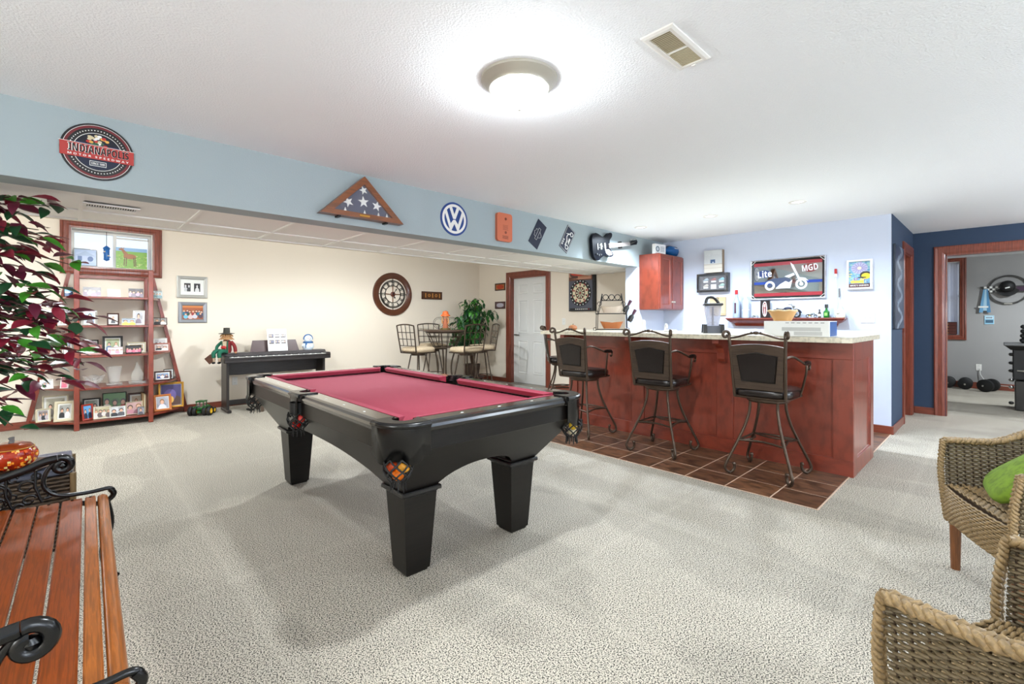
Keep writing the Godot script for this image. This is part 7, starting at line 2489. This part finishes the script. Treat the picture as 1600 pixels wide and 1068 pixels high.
# ---------------------------------------------------------------- bench corner
func bench_corner():
	var t = thing("garden_bench", "garden bench with varnished oak slats and black cast iron scroll ends", "bench", Vector3(0.0, 0, -2.2), -1.1)
	var oak = wood(Color(0.56, 0.25, 0.04), 0.3, 2, 0.0, 1.6)
	var pale = wood(Color(0.66, 0.37, 0.13), 0.3, 2, 0.0, 1.6)
	var Lh = 0.80
	var sl = [[-0.42, -0.355, 0.455], [-0.345, -0.279, 0.447], [-0.268, -0.203, 0.44], [-0.196, -0.127, 0.433], [-0.121, -0.053, 0.43], [-0.045, 0.025, 0.43], [0.034, 0.072, 0.43]]
	for i in sl.size():
		var s = sl[i]
		part(t, "slat", bx(Vector3((s[0] + s[1]) / 2, s[2] - 0.012, 0), Vector3(s[1] - s[0], 0.024, 2 * Lh - 0.02), 0.004, Basis(Vector3.BACK, [-0.12, -0.11, -0.1, -0.07, -0.03, 0.0, 0.0][i])), pale if i == 6 else oak)
	part(t, "front_slat", G.new().prism([Vector2(0.078, 0.398), Vector2(0.078, 0.42), Vector2(0.084, 0.428), Vector2(0.10, 0.43), Vector2(0.113, 0.422), Vector2(0.118, 0.405), Vector2(0.112, 0.388), Vector2(0.09, 0.385)], -Lh + 0.01, Lh - 0.01, Transform3D(), true), pale)
	for i in 4:
		var y = 0.53 + 0.1 * i
		var x = -0.47 - 0.035 * i
		part(t, "back_slat", bx(Vector3(x, y, 0), Vector3(0.022, 0.075, 2 * Lh - 0.02), 0.004, Basis(Vector3.BACK, 0.33)), oak)
	for s in [-1, 1]:
		var z = s * Lh
		var g = G.new()
		var P = func(list, r, n := 5):
			var p = []
			for q in list:
				p.append(Vector3(q[0], q[1], z))
			g.tube(smoothed(p, n), r, 8)
		# seat rail under the slats, front leg, back leg and back post
		P.call([[-0.44, 0.435], [-0.2, 0.412], [0.0, 0.405], [0.08, 0.385], [0.12, 0.395], [0.138, 0.42], [0.125, 0.445]], 0.0125)
		P.call([[0.11, 0.385], [0.125, 0.28], [0.10, 0.15], [0.12, 0.05], [0.15, 0.01]], 0.016)
		P.call([[-0.44, 0.435], [-0.47, 0.25], [-0.53, 0.08], [-0.56, 0.01]], 0.016)
		P.call([[-0.44, 0.42], [-0.50, 0.6], [-0.60, 0.9]], 0.016)
		# arm with scroll
		P.call([[-0.50, 0.52], [-0.36, 0.545], [-0.26, 0.57], [-0.17, 0.595], [-0.10, 0.622], [-0.06, 0.628]], 0.018)
		g.tube(arc(Vector3(-0.045, 0.594, z), 0.038, 110, -260, 22, Vector3.RIGHT, Vector3.UP, 0.013), 0.0165, 8)
		g.ball(Vector3(-0.045, 0.594, z), 0.017, 8)
		P.call([[-0.062, 0.622], [-0.095, 0.575], [-0.105, 0.52], [-0.08, 0.475], [-0.03, 0.452], [0.06, 0.447], [0.12, 0.45], [0.137, 0.43], [0.13, 0.40]], 0.0095)
		var iron = part(t, "end_casting", g, M.cast)
		# cast ornament: flower with petals, leaves and scrolls
		g = G.new()
		for i in 8:
			var a = TAU * i / 8
			var c = Vector3(-0.27 + cos(a) * 0.036, 0.495 + sin(a) * 0.036, z)
			g.tube(arc(c, 0.019, 0, 330, 10), 0.005, 5, true)
		g.ball(Vector3(-0.27, 0.495, z), Vector3(0.018, 0.018, 0.012), 10)
		g.tube(arc(Vector3(-0.27, 0.495, z), 0.064, 0, 345, 24), 0.005, 5, true)
		for q in [[-0.125, 0.485, 1.1], [-0.14, 0.55, 0.4], [-0.215, 0.47, 2.2], [-0.345, 0.53, 2.6], [-0.40, 0.455, 0.9], [-0.09, 0.458, 0.2]]:
			g.ball(Vector3(q[0], q[1], z), Vector3(0.02, 0.008, 0.006), 8, Basis(Vector3.BACK, q[2]))
			g.tube(arc(Vector3(q[0] + 0.012, q[1] + 0.014, z), 0.014, -60, 200, 8), 0.004, 5)
		for q in [[-0.16, 0.52, 0.03], [-0.15, 0.46, 0.024], [-0.375, 0.50, 0.035], [-0.20, 0.56, 0.018], [-0.185, 0.435, 0.018], [-0.36, 0.455, 0.02]]:
			g.tube(arc(Vector3(q[0], q[1], z), q[2], 20, 350, 16, Vector3.RIGHT, Vector3.UP, q[2] * 0.45), 0.006, 6)
		for q in [[-0.13, 0.59, -0.11, 0.44], [-0.20, 0.42, -0.22, 0.575], [-0.33, 0.425, -0.33, 0.55]]:
			g.tube([Vector3(q[0], q[1], z), Vector3((q[0] + q[2]) / 2 - 0.012, (q[1] + q[3]) / 2, z), Vector3(q[2], q[3], z)], 0.0065, 6)
		part(iron, "cast_ornament", g, M.cast)
	g_bolts(t, Lh)
	# woven trunk with a tray and a glass pumpkin
	t = thing("wicker_chest", "dark woven wicker chest behind the end of the bench", "chest", Vector3(-0.36, 0, -3.805))
	var W = 0.74
	var D = 0.49
	var H = 0.45
	part(t, "body", bx(Vector3(0, H / 2 - 0.02, 0), Vector3(W - 0.03, H - 0.05, D - 0.03), 0.01), mat(Color(0.15, 0.10, 0.06), 0.7))
	part(t, "lid", bx(Vector3(0, H - 0.02, 0), Vector3(W - 0.006, 0.032, D - 0.006), 0.008), mat(Color(0.25, 0.26, 0.31), 0.35))
	var wk = M.wicker_dark
	var g = G.new()
	for row in 19:
		var y = 0.02 + 0.0212 * row
		for f in [[Vector3(-W / 2, y, D / 2), Vector3(W / 2, y, D / 2), Vector3(0, 0, 1)], [Vector3(W / 2, y, D / 2), Vector3(W / 2, y, -D / 2), Vector3(1, 0, 0)]]:
			var p = []
			for k in 61:
				p.append(f[0].lerp(f[1], k / 60.0) + f[2] * (0.006 * cos(PI * k / 2.0 + PI * row) - 0.006))
			g.tube(p, 0.0085, 5)
	part(t, "weave", g, wk, "", "stuff")
	for q in [[-1, -1], [-1, 1], [1, -1], [1, 1]]:
		var e = G.new()
		e.tube([Vector3(q[0] * W / 2, 0, q[1] * D / 2), Vector3(q[0] * W / 2, H - 0.03, q[1] * D / 2)], 0.014, 8)
		part(t, "corner_post", e, mat(Color(0.42, 0.33, 0.2), 0.6))
	g = G.new()
	for k in 13:
		var x = -W / 2 + 0.03 + (W - 0.06) * k / 12.0
		g.box(Vector3(x, H - 0.0035, 0), Vector3(0.046, 0.004, D - 0.03), 0.001)
	for k in 9:
		g.box(Vector3(0, H - 0.0025, -D / 2 + 0.04 + (D - 0.08) * k / 8.0), Vector3(W - 0.03, 0.004, 0.038), 0.001)
	part(t, "lid_weave", g, mat(Color(0.34, 0.36, 0.43), 0.3), "", "stuff")
	part(t, "clasp", bx(Vector3(W / 2 + 0.006, H - 0.12, 0.12), Vector3(0.012, 0.07, 0.04), 0.003), M.gold)
	t = thing("wooden_tray", "round brown wooden tray under the glass pumpkin", "tray", Vector3(-0.25, 0.451, -3.70))
	part(t, "dish", G.new().lathe([Vector2(0, 0), Vector2(0.16, 0), Vector2(0.19, 0.018), Vector2(0.185, 0.022), Vector2(0.15, 0.008), Vector2(0, 0.007)], 32), wood(Color(0.38, 0.26, 0.17), 0.5, 0))
	t = thing("glass_pumpkin", "round lidded orange mosaic glass pumpkin jar on the wicker chest", "jar", Vector3(-0.235, 0.459, -3.70))
	var orange = mat(Color(0.62, 0.17, 0.05), 0.15)
	var rows = []
	for i in 9:
		var a = -PI / 2 + 0.35 + (PI - 0.9) * i / 8.0
		var row = []
		for k in 40:
			var b = TAU * k / 40
			var r = 0.105 * cos(a) * (1 + 0.035 * cos(10 * b))
			row.append(Vector3(cos(b) * r, 0.070 + 0.076 * sin(a), sin(b) * r))
		rows.append(row)
	g = G.new()
	rows.reverse()
	rows.reverse()
	g.grid(rows, true, true)
	g.lathe([Vector2(0, 0.0), Vector2(0.04, 0.0), Vector2(0.036, 0.01), Vector2(0, 0.012)], 20)
	part(t, "jar_body", g, orange)
	rng.seed = 90
	g = G.new()
	for i in 260:
		var a = rng.randf_range(-0.85, 0.6)
		var b = rng.randf() * TAU
		var n = Vector3(cos(b) * cos(a), sin(a), sin(b) * cos(a))
		g.tint([lin(0.85, 0.35, 0.08), lin(0.75, 0.2, 0.06), lin(0.95, 0.62, 0.2), lin(0.5, 0.08, 0.05), lin(0.9, 0.8, 0.5)][i % 5])
		g.box(Vector3(n.x * 0.105, 0.070 + n.y * 0.076, n.z * 0.105), Vector3(0.012, 0.01, 0.004), 0.0, Basis.looking_at(n, Vector3.UP))
	part(t, "mosaic", g, M.tint_gloss, "", "stuff")
	var hp = []
	for k in 30:
		hp.append(Vector3(cos(TAU * k / 30) * 0.09, 0.116, sin(TAU * k / 30) * 0.09))
	part(t, "rim_wire", G.new().tube(hp, 0.003, 5, true), M.gold)
	part(t, "lid", G.new().lathe([Vector2(0.09, 0.116), Vector2(0.078, 0.132), Vector2(0.04, 0.144), Vector2(0, 0.142)], 28), mat(Color(0.5, 0.2, 0.07), 0.2))
	part(t, "stem", G.new().tube([Vector3(0, 0.138, 0), Vector3(0.004, 0.157, 0), Vector3(0.001, 0.17, 0.004)], [0.013, 0.010, 0.014], 8), M.grey)

func g_bolts(t, Lh):
	for s in [-1, 1]:
		for x in [0.053, -0.01, -0.087, -0.16]:
			part(t, "bolt", G.new().ball(Vector3(x, 0.431, s * (Lh - 0.025)), Vector3(0.006, 0.003, 0.006), 8), M.iron)

# ---------------------------------------------------------------- tree
func tree():
	var t = thing("ficus_tree", "tall artificial tree with burgundy and green leaves at the left edge", "tree", Vector3(-0.80, 0, -4.42))
	var base = t.position
	part(t, "planter", G.new().lathe([Vector2(0, 0), Vector2(0.15, 0), Vector2(0.19, 0.28), Vector2(0.20, 0.30), Vector2(0.18, 0.30), Vector2(0.17, 0.26), Vector2(0, 0.25)], 28), M.iron)
	part(t, "trunk", G.new().tube(smoothed([Vector3(0, 0.25, 0), Vector3(0.04, 0.7, 0.03), Vector3(0.0, 1.2, 0.02), Vector3(0.06, 1.75, 0.08)], 6), 0.024, 9), mat(Color(0.3, 0.2, 0.13), 0.85))
	var ends = [[Vector3(-0.08, 1.94, -3.86), 0.9], [Vector3(-0.18, 1.94, -3.76), 0.9], [Vector3(-0.26, 1.94, -3.97), 0.8], [Vector3(-0.09, 1.74, -3.95), 0.8], [Vector3(-0.13, 1.77, -3.70), 0.8], [Vector3(0.02, 1.60, -3.91), 0.5], [Vector3(-0.10, 1.44, -3.68), 1.0], [Vector3(-0.15, 1.54, -3.86), 0.9], [Vector3(0.07, 1.27, -3.65), 1.0], [Vector3(-0.00, 1.32, -3.93), 1.0], [Vector3(0.04, 1.09, -3.68), 1.0], [Vector3(-0.04, 1.20, -3.55), 1.0], [Vector3(0.06, 1.01, -3.80), 0.9], [Vector3(-0.13, 1.27, -3.71), 1.0],
		[Vector3(-0.03, 0.93, -3.82), 0.9], [Vector3(-0.13, 0.96, -3.71), 1.0], [Vector3(-0.22, 1.10, -3.93), 1.0], [Vector3(-0.09, 1.03, -4.01), 1.0], [Vector3(-0.21, 0.87, -3.79), 0.5], [Vector3(-0.23, 0.69, -3.73), 0.4], [Vector3(-0.26, 0.75, -3.97), 0.4], [Vector3(-0.25, 1.38, -4.10), 1.0], [Vector3(-0.26, 1.62, -3.83), 1.0], [Vector3(-0.28, 1.82, -3.99), 0.8], [Vector3(-0.21, 1.69, -4.06), 0.8], [Vector3(-0.05, 1.37, -3.63), 1.0], [Vector3(0.00, 1.13, -3.99), 1.0], [Vector3(-0.16, 1.13, -3.60), 1.0]]
	rng.seed = 404
	var ms = [leaf_mesh(0.13, 0.47, 0.25), leaf_mesh(0.115, 0.45, 0.4), leaf_mesh(0.145, 0.46, 0.15), leaf_mesh(0.10, 0.48, 0.25)]
	var leaves = []
	for e in ends:
		var tip = e[0] - base
		var y0 = clampf(tip.y - 0.15 + rng.randf_range(-0.1, 0.1), 0.8, 1.6)
		var a = Vector3(0.03, y0, 0.03)
		var mid = a.lerp(tip, 0.5) + Vector3(rng.randf_range(-0.05, 0.05), 0.14, rng.randf_range(-0.05, 0.05))
		var path = smoothed([a, mid, tip], 8)
		var r = []
		for i in path.size():
			r.append(lerpf(0.009, 0.002, float(i) / path.size()))
		var b = part(t, "branch", G.new().tube(path, r, 5), mat(Color(0.26, 0.19, 0.13), 0.85))
		var n = int(30 * e[1])
		for k in n:
			var f = pow(float(k + 1) / n, 0.75)
			var p = path[mini(int(f * (path.size() - 1)), path.size() - 1)]
			var dir = (tip - a).normalized()
			var yaw = atan2(dir.x, dir.z) + rng.randf_range(-1.3, 1.3)
			var off = Vector3(sin(yaw), 0, cos(yaw)) * rng.randf_range(0.01, 0.05)
			leaves.append([p + off + Vector3(0, rng.randf_range(-0.05, 0.03), 0), Basis.from_euler(Vector3(rng.randf_range(-0.35, 0.55), yaw, rng.randf_range(-0.6, 0.6)))])
	# leaves on the far side of the crown
	for i in 60:
		var p = Vector3(rng.randf_range(-0.45, 0.15), rng.randf_range(0.95, 1.85), rng.randf_range(-0.5, 0.35))
		leaves.append([p, Basis.from_euler(Vector3(rng.randf_range(0, 0.9), rng.randf() * TAU, 0))])
	var rest = []
	# the ones nearest the room first
	leaves.sort_custom(func(p, q): return p[0].x + 0.7 * p[0].z > q[0].x + 0.7 * q[0].z)
	for i in leaves.size():
		var q = leaves[i]
		if i >= 300:
			rest.append(q)
			continue
		var low = q[0].y < 1.25
		var c = rng.randf()
		var m = M.leaf_wine if c < 0.36 else (M.leaf_red if c < 0.64 else (M.leaf_dark if c < 0.88 else M.leaf_mid))
		part(t, "leaf", ms[rng.randi() % 4], m).transform = Transform3D(q[1], q[0])
	for n in 3:
		var mm = MultiMesh.new()
		mm.transform_format = MultiMesh.TRANSFORM_3D
		mm.mesh = ms[n]
		var pick = []
		for i in range(n, rest.size(), 3):
			pick.append(rest[i])
		mm.instance_count = pick.size()
		for i in pick.size():
			mm.set_instance_transform(i, Transform3D(pick[i][1], pick[i][0]))
		var o = MultiMeshInstance3D.new()
		o.name = "leaves"
		o.multimesh = mm
		o.material_override = [M.leaf_wine, M.leaf_red, M.leaf_dark][n]
		o.set_meta("kind", "stuff")
		t.add_child(o, true)

# ---------------------------------------------------------------- wicker armchairs
func u_point(s, out := 0.0):
	# a point on the plan of the chair shell: from the left arm front (s = 0) round the back to the right arm front (s = 1); +z is the front
	var w = 0.28 + out
	var d = 0.27
	var r = 0.13
	var straight = d + 0.27 - r
	var corner = PI / 2 * r
	var back = 2 * (0.28 - r)
	var total = 2 * straight + 2 * corner + back
	var l = s * total
	if l < straight:
		return [Vector3(w, 0, d - l), Vector3(1, 0, 0)]
	l -= straight
	if l < corner:
		var a = l / r
		return [Vector3(0.28 - r, 0, -0.27 + r) + Vector3(cos(a), 0, -sin(a)) * (r + out), Vector3(cos(a), 0, -sin(a))]
	l -= corner
	if l < back:
		return [Vector3(0.28 - r - l, 0, -0.27 - out), Vector3(0, 0, -1)]
	l -= back
	if l < corner:
		var a = l / r
		return [Vector3(-0.28 + r, 0, -0.27 + r) + Vector3(-sin(a), 0, -cos(a)) * (r + out), Vector3(-sin(a), 0, -cos(a))]
	l -= corner
	return [Vector3(-w, 0, -0.27 + r + l), Vector3(-1, 0, 0)]

func u_top(s):
	# height of the shell's upper edge
	var f = 1.0 - absf(s - 0.5) * 2.0
	return 0.64 + 0.02 * f + 0.11 * smoothstep(0.22, 0.62, f)

func flare(h, top):
	return 0.035 * pow(clampf(h / top, 0, 1), 2)

func braid(g: G, path: Array, r: float, turns: float, up_: Vector3):
	# three flat strands plaited along a path
	var n = path.size()
	for k in 3:
		var p = []
		for i in n * 3:
			var f = i / (n * 3.0 - 1)
			var j = f * (n - 1)
			var a = path[int(j)].lerp(path[mini(int(j) + 1, n - 1)], j - int(j))
			var tan_ = (path[mini(int(j) + 1, n - 1)] - path[maxi(int(j) - 1, 0)]).normalized()
			var side = tan_.cross(up_).normalized()
			var ph = TAU * (f * turns + k / 3.0)
			p.append(a + side * sin(ph) * r * 1.15 + up_ * sin(2 * ph) * r * 0.5)
		g.tube(p, r * 0.72, 6)

func wicker():
	var t = thing("wicker_chair", "woven wicker armchair on brown wooden legs with a green cushion", "armchair")
	var rowh = 0.0102
	var n = 190
	var g = G.new()
	var y = 0.26
	var row = 0
	while y < 0.79:
		# one strand per row, over and under the stakes, cut where the shell's edge dips below it
		var run = []
		for i in n + 1:
			var s = float(i) / n
			var top = u_top(s) - 0.012
			if y <= top:
				var q = u_point(s)
				run.append(q[0] + Vector3(0, y, 0) + q[1] * (flare(y, top) + 0.0055 * sin(i * PI / 2.0 + PI / 4 + PI * row)))
			if (y > top or i == n) and run.size() > 0:
				if run.size() > 3:
					g.tube(run, 0.0054, 4)
				run = []
		y += rowh
		row += 1
	part(t, "weave", g, M.wicker, "", "stuff")
	g = G.new()
	for i in 48:
		var s = (i + 0.5) / 48
		var q = u_point(s)
		var top = u_top(s)
		g.tube([q[0] + Vector3(0, 0.25, 0), q[0] + q[1] * flare(0.5, top) + Vector3(0, 0.5, 0), q[0] + q[1] * flare(top, top) + Vector3(0, top, 0)], 0.004, 4)
	part(t, "stakes", g, M.wicker_dark, "", "stuff")
	g = G.new()
	var edge = []
	for i in 61:
		var s = i / 60.0
		var q = u_point(s)
		edge.append(q[0] + q[1] * 0.036 + Vector3(0, u_top(s), 0))
	braid(g, edge, 0.0145, 26, Vector3.UP)
	part(t, "braided_edge", g, M.wicker_pale)
	for s in [-1, 1]:
		g = G.new()
		var p = smoothed([Vector3(s * 0.312, 0.642, 0.275), Vector3(s * 0.30, 0.50, 0.29), Vector3(s * 0.285, 0.36, 0.285), Vector3(s * 0.27, 0.24, 0.275)], 8)
		braid(g, p, 0.0115, 9, Vector3(0, 0, 1))
		part(t, "braided_edge", g, M.wicker_pale)
	# woven seat and its rounded front
	g = G.new()
	for i in 44:
		var f = i / 43.0
		var z = lerpf(-0.25, 0.27, f)
		var yy = 0.43 - 0.02 * sin(PI * f)
		if f > 0.9:
			yy -= 0.01
		var run = []
		for k in 57:
			var x = -0.272 + 0.544 * k / 56.0
			run.append(Vector3(x, yy + 0.004 * sin(k * PI / 2.0 + PI / 4 + PI * i), z))
		g.tube(run, 0.0058, 4)
	for i in 16:
		var f = i / 15.0
		var run = []
		for k in 57:
			var x = -0.272 + 0.544 * k / 56.0
			var bow = 1.0 - pow(x / 0.272, 2)
			run.append(Vector3(x, lerpf(0.415, 0.26, f) - 0.03 * f * bow * 0.0, 0.285 + 0.035 * bow * sin(PI * (0.25 + 0.6 * f)) + 0.004 * sin(k * PI / 2.0 + PI / 4 + PI * i)))
		g.tube(run, 0.0058, 4)
	part(t, "seat_weave", g, M.wicker_pale, "", "stuff")
	part(t, "seat_board", bx(Vector3(0, 0.40, 0), Vector3(0.53, 0.015, 0.50)), M.wicker_dark)
	part(t, "front_board", bx(Vector3(0, 0.34, 0.272), Vector3(0.53, 0.15, 0.01)), M.wicker_dark)
	for q in [[-0.25, 0.25], [0.25, 0.25], [-0.22, -0.2], [0.22, -0.2]]:
		var leg = part(t, "leg", G.new().lathe([Vector2(0, 0), Vector2(0.019, 0), Vector2(0.024, 0.26), Vector2(0, 0.27)], 14, Vector3(q[0], 0, q[1])), M.leg_wood)
		part(leg, "binding", G.new().lathe([Vector2(0.0245, 0.225), Vector2(0.027, 0.228), Vector2(0.027, 0.262), Vector2(0.0245, 0.265)], 14, Vector3(q[0], 0, q[1])), M.wicker_pale)
	# placed so that the left front leg stands at (3.27, -0.17)
	var turn = 205.0
	var b = Basis(Vector3.UP, deg_to_rad(turn))
	t.position = Vector3(3.275, 0, -0.165) - b * Vector3(-0.25, 0, 0.25)
	t.rotation.y = deg_to_rad(turn)
	t.set_meta("label", "woven wicker armchair with the green cushion, farthest from the camera")
	t.set_meta("group", "wicker armchairs in the sitting area")
	again(t, "woven wicker armchair in the right foreground, braided arm nearest the camera", Vector3(1.566, 0, 0.171), 161.5, "wicker armchairs in the sitting area")
	# cushion
	var rows = []
	for i in 9:
		var f = -1.0 + i / 4.0
		var r = []
		for k in 28:
			var a = TAU * k / 28
			var e = pow(pow(absf(cos(a)), 4.5) + pow(absf(sin(a)), 4.5), -1.0 / 4.5)
			var m = 0.195 * (1.0 - 0.5 * pow(absf(f), 6.0)) * sqrt(maxf(0.0, 1.0 - pow(absf(f), 4.0)) * 0.35 + 0.65 * (1 if absf(f) < 1 else 0))
			r.append(Vector3(cos(a) * e * m, sin(a) * e * m, f * 0.062 * (1 - 0.75 * pow(m / 0.21, 4.0))))
		rows.append(r)
	g = G.new()
	g.grid(rows, true, true)
	var c = solo("green_cushion", "lime green cushion leaning in the farthest wicker armchair", "cushion", g, M.cushion)
	c.transform = Transform3D(b * Basis(Vector3.UP, -0.3) * Basis(Vector3.RIGHT, -0.85), t.position + b * Vector3(0.03, 0.60, 0.09))
